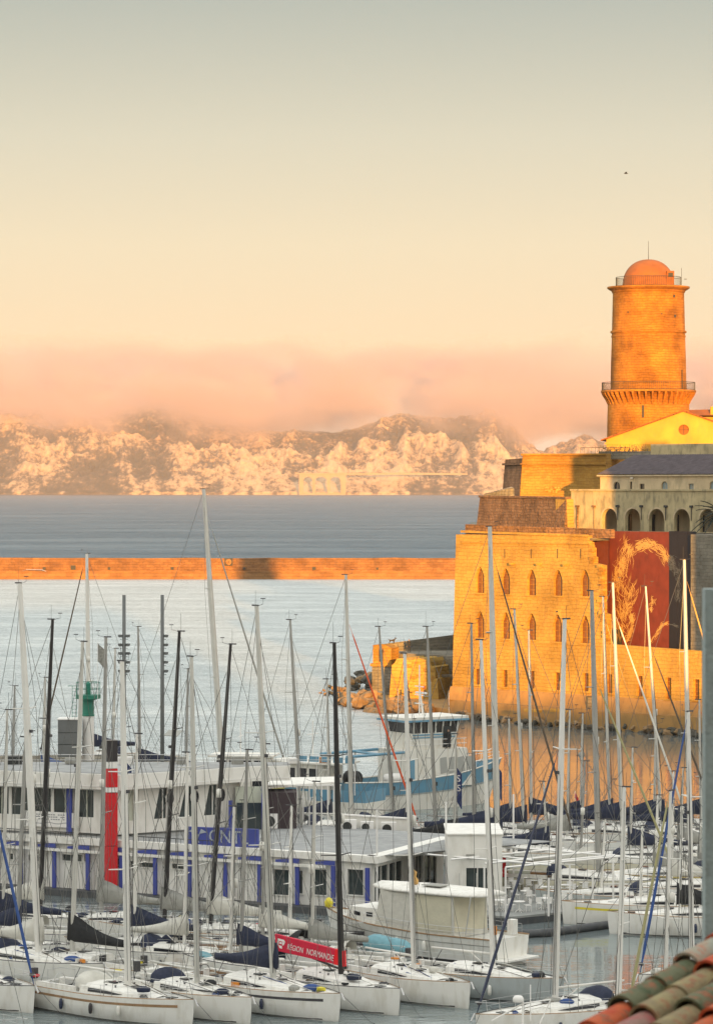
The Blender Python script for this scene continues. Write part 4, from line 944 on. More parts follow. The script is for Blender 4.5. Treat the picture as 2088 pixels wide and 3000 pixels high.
    # guard rails
    def rail(nm, pts, r_=.016): MB().tube(pts, r_, 5, False).build(nm, 'steel_tube', t)
    zp = .62
    pp = [W(xs(.90), half(.90)-.03, sheer(.9)+.02), W(xs(.91), half(.91)-.03, sheer(.9)+zp), W(xs(1)-.05, .08, sheer(1)+zp+.02), W(xs(1)-.05, -.08, sheer(1)+zp+.02), W(xs(.91), -half(.91)+.03, sheer(.9)+zp), W(xs(.90), -half(.90)+.03, sheer(.9)+.02)]
    rail('pulpit', pp, .02)
    for sg in (-1, 1):
        rail('pushpit', [W(xs(.10), sg*(half(.1)-.05), sheer(.1)), W(xs(.10), sg*(half(.1)-.05), sheer(.1)+zp), W(xs(.01), sg*(half(.01)-.06), sheer(0)+zp), W(xs(.01), sg*.45, sheer(0)+zp), W(xs(.01), sg*.45, sheer(0))], .02)
        sm_ = MB(); us = [.10, .25, .40, .55, .70, .81, .91]
        for u in us[1:-1]: sm_.tube([W(xs(u), sg*(half(u)-.05), sheer(u)-.02), W(xs(u), sg*(half(u)-.05), sheer(u)+zp)], .014, 4)
        for zz in (zp, zp*.52): sm_.tube([W(xs(u), sg*(half(u)-.05), sheer(u)+zz) for u in us], .0075, 4, False)
        sm_.build('guard_rail', 'steel_tube', t)
        if not simple:
            for u in (.16, .33): MB().lathe([(.10, 0), (.07, .05), (.06, .14), (.10, .17), (0, .18)], W(xs(u), sg*(cw+.13), zd(u)+.27), 10).build('winch', 'steel_tube', t)
    # steering wheel, sprayhood, fenders, small gear
    if not simple:
        wx = xs(.13); MB().tube([W(wx, .42*math.cos(a), zd(.13)+.25+.42*math.sin(a)) for a in np.linspace(0, 2*math.pi, 17)], .02, 5, False).build('steering_wheel', 'dark_line' if RB.random() < .5 else 'steel_tube', t)
        MB().box(W(wx+.18, 0, zd(.13)), (.22, .3, .9), h).build('pedestal', 'deck_white', t)
    if hood:
        hw, hh2 = min(B*.30, 1.35), .78; rows = []
        for k, sc_ in ((0, .0), (.18, .62), (.42, .92), (.75, 1.0)):
            x = xs(u0)+.55-k*1.35; zz = zd(u0)+ch*.55; rows.append([W(x, hw*math.cos(a), zz+hh2*sc_*max(0, math.sin(a))**.6) for a in np.linspace(0, math.pi, 9)])
        MB().loft(rows).build('sprayhood', hood, t, True)
    for sg in (-1, 1):
        for u in (.3, .5, .66):
            if RB.random() < .62:
                MB().lathe([(0, -.32), (.09, -.28), (.115, -.1), (.115, .12), (.07, .28), (0, .31)], W(xs(u), sg*(half(u)+.11), sheer(u)*.48), 8).build('fender', RB.choice(['fender_white', 'hull_navy', 'fender_white', 'hull_dark']), t, True)
    for _ in range(3 if not simple else 1):                     # coiled ropes and deck gear
        u = RB.uniform(.1, .85); y = RB.choice((-1, 1))*half(u)*RB.uniform(.3, .7); s_ = RB.uniform(.16, .3)
        MB().tube([W(xs(u)+s_*math.cos(a)*(1-.03*a), y+s_*math.sin(a)*(1-.03*a), zd(u)+.06+.008*a) for a in np.linspace(0, 14, 36)], .022, 4, False).build('coiled_rope', RB.choice(['dark_line', 'canvas_light', 'canvas_blue', 'sail_brown']), t)
    if not simple:
        MB().lathe([(.0, -.06), (.26, -.06), (.30, 0), (.26, .06), (0, .06)], W(xs(.04), RB.choice((-1, 1))*.9, sheer(0)+.45), 10).build('lifebuoy', RB.choice(['yellow_plastic', 'orange_plastic', 'fender_white', 'red_paint']), t, True)
        MB().tube([W(L/2-.2, 0, sheer(1)-.05), W(L/2+.05, 0, sheer(1)+.02), W(L/2+.28, 0, sheer(1)-.35)], .05, 5).build('anchor', 'steel_tube', t)
        MB().tube([W(L/2-.2, .15, sheer(1)), W(L/2+RB.uniform(.6, 1.4), RB.uniform(.3, 1), .05), W(L/2+2.2, RB.uniform(.4, 1.2), -.1)], .014, 4, False).build('mooring_line', 'dark_line', t)
        if RB.random() < .5: MB().tube([W(-L/2+.1, .9, sheer(0)+.5), W(-L/2+.1, .9, sheer(0)+2.4)], .02, 5).build('flag_staff', 'steel_tube', t)
        for _ in range(2):
            u = RB.uniform(.4, .9); y = RB.uniform(-.5, .5)*half(u); MB().lathe([(0, 0), (.22, .03), (.25, .22), (.12, .34), (0, .36)], W(xs(u), y, zd(u)+ (ch*.6 if u < .75 else .02)), 8, sx=RB.uniform(1, 2.2)).build('sail_bag', RB.choice(['canvas_navy', 'canvas_black', 'canvas_light', 'canvas_blue', 'canvas_grey']), t, True)
        for _ in range(7):                                     # running rigging led along the deck
            u = RB.uniform(.35, .7); y = RB.uniform(-.6, .6)*half(u); u2 = u+RB.uniform(.12, .28); y2 = y*RB.uniform(.4, 1)
            MB().tube([W(xs(u), y, zd(u)+ch*1.0+.06 if abs(y) < B*.25 and u < .7 else zd(u)+.05), W(xs((u+u2)/2), (y+y2)/2, zd(u)+ch*.6+.08), W(xs(u2), y2, zd(u2)+.06)], .02, 4, False).build('deck_rope', RB.choice(['dark_line', 'dark_line', 'canvas_blue', 'sail_brown', 'canvas_light']), t)
        MB().box(W(xs(.20), 0, zd(.2)+.10), (.08, cw*2+.3, .07), h).build('traveller', 'dark_line', t)
        for sg in (-1, 1): MB().box(W(xs(.22), sg*cw*.7, zd(.2)-.12), (L*.16, cw*.5, .10), h).build('cushion', RB.choice(['canvas_navy', 'teak', 'canvas_grey', 'deck_grey', 'canvas_blue']), t)
        for _ in range(4):
            u = RB.uniform(.06, .9); y = RB.uniform(-.75, .75)*half(u); MB().box(W(xs(u), y, zd(u)+.12), (RB.uniform(.15, .6), RB.uniform(.12, .35), RB.uniform(.1, .3)), h+RB.uniform(-.5, .5)).build('deck_gear', RB.choice(['dark_line', 'canvas_grey', 'canvas_navy', 'orange_plastic', 'steel_tube', 'canvas_black', 'yellow_plastic', 'deck_grey']), t)
        if RB.random() < .5:
            y = RB.choice((-1, 1)); MB().tube([W(xs(.45), y*half(.5)*.72, zd(.5)+.25), W(xs(.80), y*half(.8)*.55, zd(.8)+.2)], .05, 6).build('spinnaker_pole', RB.choice(['carbon', 'alloy']), t)
        if RB.random() < .55: MB().box(W(xs(.02), RB.choice((-.7, .7)), sheer(0)+.55), (.28, .32, .6), h).build('outboard_motor', RB.choice(['dark_line', 'canvas_grey']), t)
        for u in (.5, .56): 
            for sg in (-1, 1): MB().lathe([(.07, 0), (.05, .05), (.05, .12), (.08, .14), (0, .15)], W(xs(u), sg*cwf(.4)*.6, zd(u)+ch*.8), 8).build('winch', 'dark_line', t)
    return dict(root=t, W=W, b0=b0, b1=b1, f=f, p=p, L=L, B=B, half=half, sheer=sheer, bo=bo, hull=hull_o, xs=xs)

SB = {}
# front row, bows to the lower right
F = 'front row of white yachts'
SB['a0'] = sailboat('white yacht at bottom left whose blue furled foresail slants up out of frame', (-62, 2850), (-100, 1850), 12.5, -46, cover='canvas_grey', furl='canvas_blue', furl_top=.80, group=F, spar='alloy')
SB['a1'] = sailboat('yacht with thick pale leaning mast, leftmost of the front row in full view', (115, 2790), (59, 1709), 13, -40, rpx=22, cover='canvas_light', spar='white_spar', group=F)
SB['a2'] = sailboat('yacht with dark teal boom cover between the pale leaning mast and the white mast', (212, 2788), (243, 1880), 11.5, 142, spar='alloy', cover='canvas_black', hood=None, group=F, rpx=15, cover_h=1.25)
SB['a3'] = sailboat('yacht with thick white mast and teak rails, under the red striped funnel', (376, 2890), (358, 1937), 12.5, -42, spar='white_spar', rpx=21, cover=None, group=F, hood='canvas_light', stripe='teak')
SB['a4'] = sailboat('yacht with grey mast and navy sprayhood left of the navy boom cover', (578, 2880), (561, 1924), 12, -50, cover=None, group=F, hood='canvas_navy', rpx=17)
SB['a5'] = sailboat('white yacht with tall grey mast and long navy boom cover, dark waterline stripe', (801, 2870), (752, 1775), 13.5, -47, cover='canvas_navy', hood=None, group=F, rpx=19, stripe='dark_line', cover_h=.95)
SB['a6'] = sailboat('white racing yacht with black mast and red lettered boom cover', (999, 2855), (979, 1885), 12.5, -50, spar='carbon', cover=None, hood=None, group=F, rpx=17)
SB['a7'] = sailboat('white yacht with wedge shaped dark cabin windows, right of the black mast', (1212, 2838), (1185, 1915), 12, -51, spar='white_spar', hood=None, group=F, rpx=15)
SB['a8'] = sailboat('grey hulled yacht with white deck right of the motor yacht', (1443, 2832), (1408, 1875), 12, -38, hull='hull_grey', spar='white_spar', hood=None, group=F, rpx=15)
SB['a9'] = sailboat('yacht with pale mast and dark blue furled foresail over open water', (1625, 2935), (1653, 1814), 13, 215, spar='white_spar', furl='hull_navy', furl_top=.66, group=F, rpx=19)
SB['a10'] = sailboat('small yacht with short pale mast above the tiled roof, left one', (1811, 2935), (1828, 2306), 9, 160, spar='white_spar', group=F, rpx=16, hood=None, simple=True)
SB['a11'] = sailboat('yacht with short stout mast and bright blue furled foresail by the tiled roof', (2026, 2820), (2015, 2085), 11, 222, spar='white_spar', furl='canvas_blue', furl_top=.97, group=F, rpx=15)
SB['a12'] = sailboat('small yacht with short pale mast and khaki furled foresail near the right edge', (1947, 2905), (1963, 2317), 9, 232, spar='white_spar', furl='sail_khaki', furl_top=.99, group=F, rpx=13, simple=True)
# second row, before the clubhouse
G2 = 'second row of yachts before the clubhouse'
SB['b1'] = sailboat('yacht with slim black mast in front of the clubhouse at far left', (118, 2665), (155, 1815), 12, -20, spar='carbon', group=G2, rpx=14, cover='canvas_light', hood=None)
SB['b2'] = sailboat('yacht with slim grey mast and grey boom tent left of the black masts', (297, 2672), (311, 1867), 11, 164, spar='grey_spar', cover='canvas_grey', hood=None, group=G2, rpx=14, cover_h=1.2)
SB['b3'] = sailboat('white racing yacht with lettered hull, black mast and grey boom tent', (482, 2694), (526, 1850), 12.5, 165, spar='carbon', cover='canvas_grey', group=G2, rpx=14, hood=None)
SB['b4'] = sailboat('yacht with black mast and pale boom tent below the blue club sign', (617, 2708), (676, 1888), 12.5, 168, spar='carbon', cover='canvas_light', group=G2, rpx=13, hood=None, hull='hull_white')
SB['b5'] = sailboat('dark hulled yacht moored bow right before the big clubhouse windows', (849, 2715), (854, 2360), 11.5, -10, spar='white_spar', hull='hull_dark', group=G2, rpx=11, simple=True, hood=None)
SB['b6'] = sailboat('small yacht with pale short mast and navy boom cover, second row', (706, 2795), (725, 2197), 10, 150, spar='grey_spar', group=G2, rpx=12, cover='canvas_navy', simple=True)
SB['b7'] = sailboat('small yacht with very short white mast under the club sign', (676, 2790), (686, 2363), 8.5, -30, spar='white_spar', group=G2, rpx=12, simple=True, hood='canvas_sky')
SB['b8'] = sailboat('small yacht with short white mast left of the club sign', (541, 2765), (550, 2205), 10, -26, spar='white_spar', group=G2, rpx=12, simple=True, cover='canvas_light')
SB['b9'] = sailboat('small yacht with grey mast at the left edge before the clubhouse', (52, 2740), (76, 2160), 10, -26, spar='grey_spar', group=G2, rpx=14, simple=True, cover='canvas_navy')
# yachts beyond the clubhouse
G3 = 'yachts moored beyond the clubhouse'
SB['c1'] = sailboat('yacht with tall pale mast and dark foresail beyond the clubhouse, before the green light', (262, 2205), (255, 1622), 13, 198, spar='white_spar', furl='sail_brown', furl_top=.97, group=G3, rpx=13, cover='canvas_navy', simple=True)
SB['c2'] = sailboat('yacht with thin mast and navy cover between the two floodlight poles', (411, 2250), (405, 1836), 11, 200, group=G3, rpx=8, cover='canvas_navy', simple=True, spar='grey_spar')
SB['c3'] = sailboat('great yacht with the tallest leaning mast and thick grey furled foresail', (654, 2292), (597, 1433), 18, -8, spar='alloy', furl='canvas_grey', furl_top=.90, group=G3, rpx=17, simple=True, cover=None, bow_frac=.37)
SB['c4'] = sailboat('yacht with thin mast beyond the flat clubhouse roof', (884, 2440), (850, 1816), 12, -30, spar='grey_spar', group=G3, rpx=10, simple=True)
SB['c5'] = sailboat('yacht with tall pale mast and bright orange furled foresail', (1030, 2412), (1013, 1684), 14, -14, spar='alloy', furl='sail_orange', furl_top=.80, group=G3, rpx=13, simple=True)
SB['c6'] = sailboat('yacht with thin mast behind the blue trawler stern', (1152, 2400), (1110, 1836), 11, -20, spar='grey_spar', group=G3, rpx=9, simple=True)
SB['c7'] = sailboat('yacht with thin mast before the trawler wheelhouse', (1276, 2436), (1250, 1836), 11.5, -18, spar='grey_spar', group=G3, rpx=10, simple=True)
SB['c8'] = sailboat('yacht with slim mast at the left edge of the yellow hall', (1388, 2420), (1380, 1827), 11, -18, spar='grey_spar', group=G3, rpx=10, simple=True)
SB['c9'] = sailboat('big yacht with thick tall mast before the hall and brown furled foresail', (1457, 2452), (1434, 1543), 16, -16, spar='alloy', furl='sail_brown', furl_top=.90, group=G3, rpx=19, simple=True, bow_frac=.40, cover='canvas_navy')
SB['c10'] = sailboat('yacht with pale mast just right of the tallest mast before the hall', (1534, 2432), (1506, 1785), 12, -14, spar='alloy', group=G3, rpx=10, simple=True, cover='canvas_navy')
SB['c11'] = sailboat('yacht with thin mast and raised navy boom cover over orange water', (1556, 2405), (1548, 1847), 11, 176, spar='alloy', group=G3, rpx=9, simple=True, cover='canvas_navy')
SB['c12'] = sailboat('big yacht with thick dark topped mast below the stepped wall edge', (1753, 2560), (1732, 1731), 14.5, -22, spar='grey_spar', group=G3, rpx=17, furl='sail_khaki', furl_top=.68, simple=True, cover='canvas_light', hull='hull_cream')
SB['c13'] = sailboat('yacht with slim mast beside the thick dark topped mast', (1786, 2412), (1765, 1748), 12, -10, spar='alloy', group=G3, rpx=9, simple=True, cover='canvas_navy')
SB['c14'] = sailboat('yacht with pale mast before the golden painting and white furled foresail', (1821, 2425), (1794, 1707), 14, -16, spar='alloy', group=G3, rpx=12, furl='sail_white', furl_top=.86, simple=True, cover='canvas_navy')
SB['c15'] = sailboat('yacht with slim sunlit mast in the middle of the red screen', (1937, 2415), (1890, 1718), 12.5, -25, spar='alloy', group=G3, rpx=9, furl='sail_brown', furl_top=.74, simple=True, cover='canvas_navy')
SB['c16'] = sailboat('yacht with thick sunlit mast before the navy shade-coloured screen end and ochre foresail', (2018, 2432), (2003, 1640), 14, -20, spar='alloy', group=G3, rpx=14, furl='sail_ochre', furl_top=.92, simple=True, cover='canvas_navy')
SB['c17'] = sailboat('yacht with red halyard sail bag at the far right quay', (2052, 2400), (2047, 2050), 11, -20, spar='alloy', group=G3, rpx=8, simple=True, furl='canvas_red', cover='canvas_navy')
# hulls crowded at the right behind the terrace
SB['d1'] = sailboat('cream hulled yacht lying side on behind the terrace pergola', (1700, 2505), (1712, 2230), 13, 176, spar='grey_spar', hull='hull_cream', group=G3, rpx=8, simple=True)
SB['d2'] = sailboat('yellowish hulled yacht side on at right behind the pergola', (1920, 2545), (1925, 2330), 14, 178, spar='white_spar', hull='hull_yellow', group=G3, rpx=9, simple=True, cover='canvas_grey')
SB['d3'] = sailboat('white yacht with yellow deck stripe behind the terrace end', (1875, 2630), (1880, 2420), 13, 183, spar='white_spar', hull='hull_white', stripe='yellow_plastic', group=G3, rpx=9, simple=True)
SB['d4'] = sailboat('yellow hulled yacht at the right edge beside the blue grey post', (2062, 2630), (2075, 2420), 11, 176, spar='white_spar', hull='hull_yellow', group=G3, rpx=8, simple=True)
SB['d5'] = sailboat('white yacht bow on between the pergola and the thick dark mast', (1600, 2480), (1592, 2290), 12, -30, spar='alloy', group=G3, rpx=7, simple=True, cover='canvas_navy')
SB['d6'] = sailboat('white yacht with grey cover crowded right of the sunlit mast', (1990, 2480), (2000, 2250), 12, 186, spar='alloy', group=G3, rpx=7, simple=True, cover='canvas_grey')
SB['d7'] = sailboat('grey hulled yacht behind the terrace tables', (1760, 2600), (1772, 2400), 11, 170, spar='white_spar', hull='hull_grey', group=G3, rpx=8, simple=True)

more = [
 ('b10', 'white yacht with dark windows between the black masts and the walkway', (395, 2745), (402, 2150), 11.5, 160, 'white_spar', 'hull_white', 'canvas_navy'),
 ('b11', 'small white yacht just left of the blue wrapped tender', (915, 2770), (921, 2290), 10, 155, 'alloy', 'hull_white', 'canvas_grey'),
 ('b12', 'yacht with pale deck squeezed in behind the red lettered boom cover', (770, 2742), (776, 2180), 11, 158, 'grey_spar', 'hull_white', 'canvas_light'),
 ('b13', 'white yacht at the left edge with navy cover under the banner', (10, 2700), (22, 2080), 11, 160, 'alloy', 'hull_white', 'canvas_navy'),
 ('c20', 'short masted yacht moored beyond the roof at far left', (38, 2268), (44, 2010), 10, 190, 'grey_spar', 'hull_white', 'canvas_navy'),
 ('c21', 'yacht with blue sail bag beyond the roof left of the grey shed', (128, 2262), (133, 1985), 10, 188, 'alloy', 'hull_navy', 'canvas_blue'),
 ('c22', 'yacht with thin mast beyond the roof between funnel and floodlight pole', (330, 2266), (338, 1900), 11, 192, 'alloy', 'hull_white', 'canvas_navy'),
 ('c23', 'yacht with thin mast beyond the roof right of the second floodlight pole', (545, 2280), (551, 1960), 11, 186, 'grey_spar', 'hull_white', 'canvas_navy'),
 ('c24', 'yacht with slim mast left of the orange furled foresail', (965, 2405), (958, 1990), 10.5, -20, 'alloy', 'hull_white', 'canvas_navy'),
 ('d10', 'white yacht with grey sail cover under the brown furled foresail', (1660, 2450), (1668, 2080), 11.5, -24, 'alloy', 'hull_white', 'canvas_grey'),
 ('d11', 'white yacht with navy cover just behind the pergola beams', (1845, 2488), (1852, 2190), 12, 180, 'alloy', 'hull_white', 'canvas_navy'),
 ('d12', 'white yacht under the white furled foresail at right', (1965, 2580), (1972, 2260), 12, 182, 'white_spar', 'hull_white', 'canvas_light'),
 ('d13', 'cream yacht pressed against the right edge below the quay wall', (2050, 2545), (2056, 2280), 12, 184, 'alloy', 'hull_cream', 'canvas_grey'),
 ('d14', 'white yacht with navy cover in the far right row below the quay', (1915, 2398), (1920, 2120), 11, -15, 'alloy', 'hull_white', 'canvas_navy'),
 ('d15', 'navy hulled yacht in the far row before the orange water', (1700, 2402), (1706, 2090), 11, -12, 'alloy', 'hull_navy', 'canvas_navy'),
 ('d16', 'white yacht in the far row left of the raised navy boom', (1495, 2410), (1490, 2105), 11, -15, 'alloy', 'hull_white', 'canvas_navy'),
 ('d17', 'white yacht lying behind the white kitchen block', (1330, 2462), (1335, 2150), 11.5, -20, 'alloy', 'hull_white', 'canvas_black'),
 ('d18', 'white yacht behind the air conditioner screen', (1190, 2425), (1196, 2120), 11, -22, 'alloy', 'hull_white', 'canvas_navy'),
 ('d19', 'yacht with white hull and dark cover at the end of the terrace', (1990, 2660), (1996, 2360), 11.5, 178, 'white_spar', 'hull_white', 'canvas_black'),
]
for key, lab, ba, to, L_, hd_, sp_, hu_, co_ in more:
    SB[key] = sailboat(lab, ba, to, L_, hd_, spar=sp_, hull=hu_, cover=co_, group=G2 if key[0] == 'b' else G3, rpx=8 if key[0] != 'b' else 11, simple=True, hood=RB.choice(['canvas_navy', 'canvas_grey', 'canvas_light', 'canvas_black']))
SB['a13'] = sailboat('white yacht cut by the bottom left corner of the frame', (-150, 2985), (-170, 1950), 12.5, -32, group=F, spar='alloy', cover='canvas_navy')

# red lettered boom cover of the racing yacht with the black mast: flat bag hanging along the boom
b = SB['a6']; t = b['root']
D6 = DZ(2855, 1.75)
q = [PX(x, y, D6+d) for x, y, d in ((808, 2735, 2.2), (1005, 2786, 0), (1008, 2826, 0), (985, 2826, .1), (812, 2780, 2.2))]
f6 = (q[1]-q[0]).normalized(); n6 = Vector((f6.y, -f6.x, 0)).normalized(); n6 = -n6 if n6.y > 0 else n6
n6 = Vector((f6.y, -f6.x, 0)).normalized(); n6 = -n6 if n6.y > 0 else n6
cp6 = lambda fx, hz, d: q[0]+(q[1]-q[0])*fx-Vector((0, 0, hz))+n6*d
cov = MB().prism([cp6(a_, b_, .12) for a_, b_ in ((0, .02), (.5, .0), (1.0, 0), (1.015, .82), (.9, .86), (.5, .90), (.02, .95))], n6*-.24).build('sail_cover', 'canvas_red', t)
mat('bright_red', (.85, .004, .012), .6)
MB().prism([cp6(a_, b_, .15) for a_, b_ in ((.90, -.02), (1.02, -.02), (1.03, .86), (.88, .88))], n6*-.3).build('cover_end', 'bright_red', cov)
up6 = Vector((0, 0, 1)); mat('white_print', (.82, .80, .78), .6)
L6 = (q[1]-q[0]).length; dn = lambda fx, hz: q[0]+(q[1]-q[0])*fx+n6*.135-Vector((0, 0, hz))
text_obj('lettering', 'RÉGION', .46, 'white_print', dn(.185, .70), f6, up6, cov, .004, xsc=.64)
text_obj('lettering', 'NORMANDIE', .50, 'white_print', dn(.47, .70), f6, up6, cov, .004, xsc=.62)
lg = MB(); c6 = dn(.10, .50)
u6, v6 = f6, Vector((0, 0, 1))
def poly(pts): return [c6+u6*a*.32+v6*(b_*.32) for a, b_ in pts]
lg.quad(*poly([(-.7, .9), (.6, .9), (.9, .5), (-.9, .5)])); lg.quad(*poly([(-.9, .45), (-.5, .45), (-.6, -.4), (-.8, -.4)])); lg.quad(*poly([(-.6, -.3), (.1, -.3), (.2, -.8), (-.4, -.8)])); lg.quad(*poly([(.2, .45), (.8, .45), (.5, -.1), (.2, -.2)])); lg.quad(*poly([(-.35, .35), (.1, .35), (.1, 0), (-.35, 0)]))
lg.build('emblem', 'white_print', cov)
MB().tube([q[0]+Vector((0, 0, -.55)), q[2]+Vector((0, 0, -.35))], .07, 6).build('boom', 'carbon', t)

# hull lettering and red wedge on the racing yacht of the second row
b = SB['b3']; W, f = b['W'], b['f']
pt = lambda u, z: W(b['xs'](u), b['half'](u)*(.985 if z > .5 else .96)+.03, z)
d_ = (pt(.60, .6)-pt(.80, .6)).normalized()
text_obj('lettering', 'RONA', .66, 'dark_line', pt(.755, .58)+b['p']*.03, d_, (0, 0, 1), b['hull'], .004)
MB().quad(pt(.655, 1.02), pt(.54, .26), pt(.63, .22), pt(.655, .30)).build('hull_graphic', 'bright_red', b['hull'])
MB().quad(pt(.655, 1.16), pt(.655, 1.10), pt(.50, 1.06), pt(.50, 1.12)).build('hull_graphic', 'bright_red', b['hull'])
# ------------------------------------------------------------------ floating clubhouse with terrace
R = random.Random(14)
mat('club_white', (.80, .79, .74), .6, var=.09, scale=.7, dirt=(.45, .42, .34), dirt_amt=.40)
mat('club_blue', (.045, .065, .30), .55, var=.15, scale=1)
mat('roof_felt', (.30, .31, .31), .9, var=.2, scale=.5, dirt=(.5, .5, .48), dirt_amt=.5)
mat('club_brown', (.05, .035, .04), .8, var=.25)
mat('pontoon_dark', (.055, .06, .065), .6, var=.3, scale=.8, dirt=(.16, .16, .15), dirt_amt=.5)
mat('pontoon_deck', (.27, .28, .27), .8, var=.2, scale=1)
mat('club_glass', (.045, .06, .062), .06, var=.4, scale=.8)
mat('pale_blind', (.52, .55, .46), .7, var=.12)
mat('sign_letter', (.38, .42, .48), .5)
mat('grey_print', (.30, .31, .32), .7)
PF = Plane(-26.4, 243, .878, -.479); angF = math.atan2(-.479, .878)
cl = thing('clubhouse', 'long white two storey floating clubhouse with blue pillars and a blue sign', 'building', PF.w(16, 0, -6))
MB().prism([PF.w(-9, -.5, 1.3), PF.w(32.6, -.5, 1.3), PF.w(32.6, -.5, -20), PF.w(-9, -.5, -20)], (0, 0, .95)).build('float', 'pontoon_dark', cl)
zR = 4.2; sC = 31.3
holes = []; wl_ = []
def rect(px, w, y0, y1, sub=True, pl=PF):
    s, zb = pl.at(px, y1); zt = pl.at(px, y0)[1]
    h = [(s-w/2, zb), (s+w/2, zb), (s+w/2, zt), (s-w/2, zt)]; holes.append(h); wl_.append((h, s, w, zb, zt))
for px in (825, 935, 1042): rect(px, 1.25, 2547, 2622)
for px in (772, 880, 990): rect(px, .42, 2550, 2618)
for px, w, y0, y1 in ((200, 1.0, 2503, 2522), (233, .55, 2503, 2524), (256, .45, 2503, 2524), (352, .7, 2515, 2534), (392, .6, 2522, 2542), (432, 1.2, 2527, 2541), (530, 1.4, 2531, 2546), (100, .9, 2504, 2522), (36, .35, 2500, 2518)): rect(px, w, y0, y1)
wall_holes(mb := MB(), PF, [(-9, .45), (sC, .45), (sC, 3.75), (-9, 3.75)], holes, .15); mb.build('ground_floor_wall', 'club_white', cl)
for h, s, w, zb, zt in wl_:
    o = MB().quad(*fill(PF, h, -.13)).build('window', 'club_glass', cl)
    fr = MB()
    for a, z, d in ((s, zt+.03, (w+.14, .10, .07)), (s, zb-.03, (w+.14, .12, .07)), (s-w/2-.03, (zb+zt)/2, (.07, .10, zt-zb)), (s+w/2+.03, (zb+zt)/2, (.07, .10, zt-zb))): fr.box(PF.w(a, z, .03), d, angF)
    fr.build('window_frame', 'club_white', o)
for k in range(40):
    s = -9+k*1.02
    if s < 18: MB().box(PF.w(s, 2.0, .015), (.03, .03, 2.6), angF).build('panel_joint', 'deck_grey', cl)
MB().prism([PF.w(-9, 3.72, .35), PF.w(sC+.3, 3.72, .35), PF.w(sC+.3, zR, .35), PF.w(-9, zR, .35)], PF.n*-.6).build('fascia', 'club_white', cl)
MB().prism([PF.w(-9, 3.17, .62), PF.w(sC-3.4, 3.17, .62), PF.w(sC-3.4, 3.36, .62), PF.w(-9, 3.36, .62)], PF.n*-.22).build('canopy_beam', 'club_white', cl)
for px in (-30, 72, 170, 268, 366, 465, 565, 670, 770, 880, 985, 1085):
    s = PF.at(px, 2560)[0]
    MB().box(PF.w(s, 1.92, .45), (.30, .16, 2.9), angF).build('pillar', 'club_blue', cl)
    if px < 1050: MB().prism([PF.w(s-1.75, 3.40, .50), PF.w(s+.15, 3.40, .50), PF.w(s+.15, 3.70, .50), PF.w(s-.45, 3.70, .50), PF.w(s-1.75, 3.56, .50)], PF.n*-.06).build('brace_panel', 'club_blue', cl)
MB().prism([PF.w(-9, zR-.06, .3), PF.w(sC+.2, zR-.06, .3), PF.w(sC+7.2, zR-.06, -14.5), PF.w(-9, zR-.06, -18)], (0, 0, .04)).build('flat_roof', 'roof_felt', cl)
# glazed side to the right of the corner
e = PF.w(sC, 0); PR_ = Plane(e.x, e.y, 3.5, 8.0); angR = math.atan2(8, 3.5)
holes = []; wr = []
for s0, w, z0, z1 in ((.5, 2.4, .9, 3.3), (3.1, 2.4, .9, 3.3), (6.4, 1.2, .5, 3.3), (7.9, 1.2, .5, 3.3), (9.6, 2.2, .9, 3.3)):
    h = [(s0, z0), (s0+w, z0), (s0+w, z1), (s0, z1)]; holes.append(h); wr.append((h, s0+w/2, w, z0, z1))
wall_holes(mb := MB(), PR_, [(0, .45), (13.2, .45), (13.2, 3.75), (0, 3.75)], holes, .15); mb.build('side_wall', 'club_white', cl)
for h, s, w, z0, z1 in wr:
    o = MB().quad(*fill(PR_, h, -.12)).build('window', 'club_glass', cl); MB().box(PR_.w(s, (z0+z1)/2, -.06), (.06, .08, z1-z0), angR).build('mullion', 'club_white', o)
MB().prism([PR_.w(-.6, 3.72, .7), PR_.w(13.4, 3.72, .7), PR_.w(13.4, zR, .7), PR_.w(-.6, zR, .7)], PR_.n*-1.0).build('fascia', 'club_white', cl)
for s in (2.0, 5.6, 8.0): MB().lathe([(0, -.02), (.22, 0), (.18, .16), (0, .2)], PR_.w(s, 3.92, .72), 10).build('wall_light', 'white_paint', cl)
# roof plant: parapet with air conditioners
DP = 247.0
MB().prism([PX(998, 2446, DP), PX(1196, 2446, DP), PX(1196, 2398, DP), PX(998, 2386, DP)], (0, .25, 0)).build('roof_screen', 'club_white', cl)
MB().prism([PX(996, 2389, DP-.1), PX(1198, 2401, DP-.1), PX(1198, 2397, DP-.1), PX(996, 2385, DP-.1)], (0, .45, 0)).build('screen_cap', 'white_paint', cl)
def ac(px, py, D, w, h):
    b = PX(px, py, D); a = thing('air_conditioner', 'white air conditioner with round fan, %s' % AC.pop(0), 'air conditioner', b-Vector((0, 0, h/2)), 0, 'air conditioners on the roof')
    MB().box(b, (w, .5, h)).build('housing', 'white_paint', a)
    g = MB().lathe([(0, 0), (h*.33, 0), (h*.36, .03), (h*.36, .06)], (0, 0, 0), 18).build('fan_grille', 'dark_iron', a, local=True); g.rotation_euler = (math.pi/2, 0, 0); g.location = (-w*.12, -.26, h/2)
    MB().box(b-Vector((0, 0, h/2+.05)), (w*.9, .4, .1)).build('feet', 'dark_iron', a)
AC = ['left one before the long screen', 'middle one before the long screen', 'right one before the long screen', 'single one by the brown curtain']
for px, py, D_, w, h in ((1022, 2420, DP-1, 1.12, .95), (1075, 2422, DP-1, .95, .80), (1138, 2427, DP-1, 1.12, .95), (795, 2405, 246, .95, 1.1)): ac(px, py, D_, w, h)
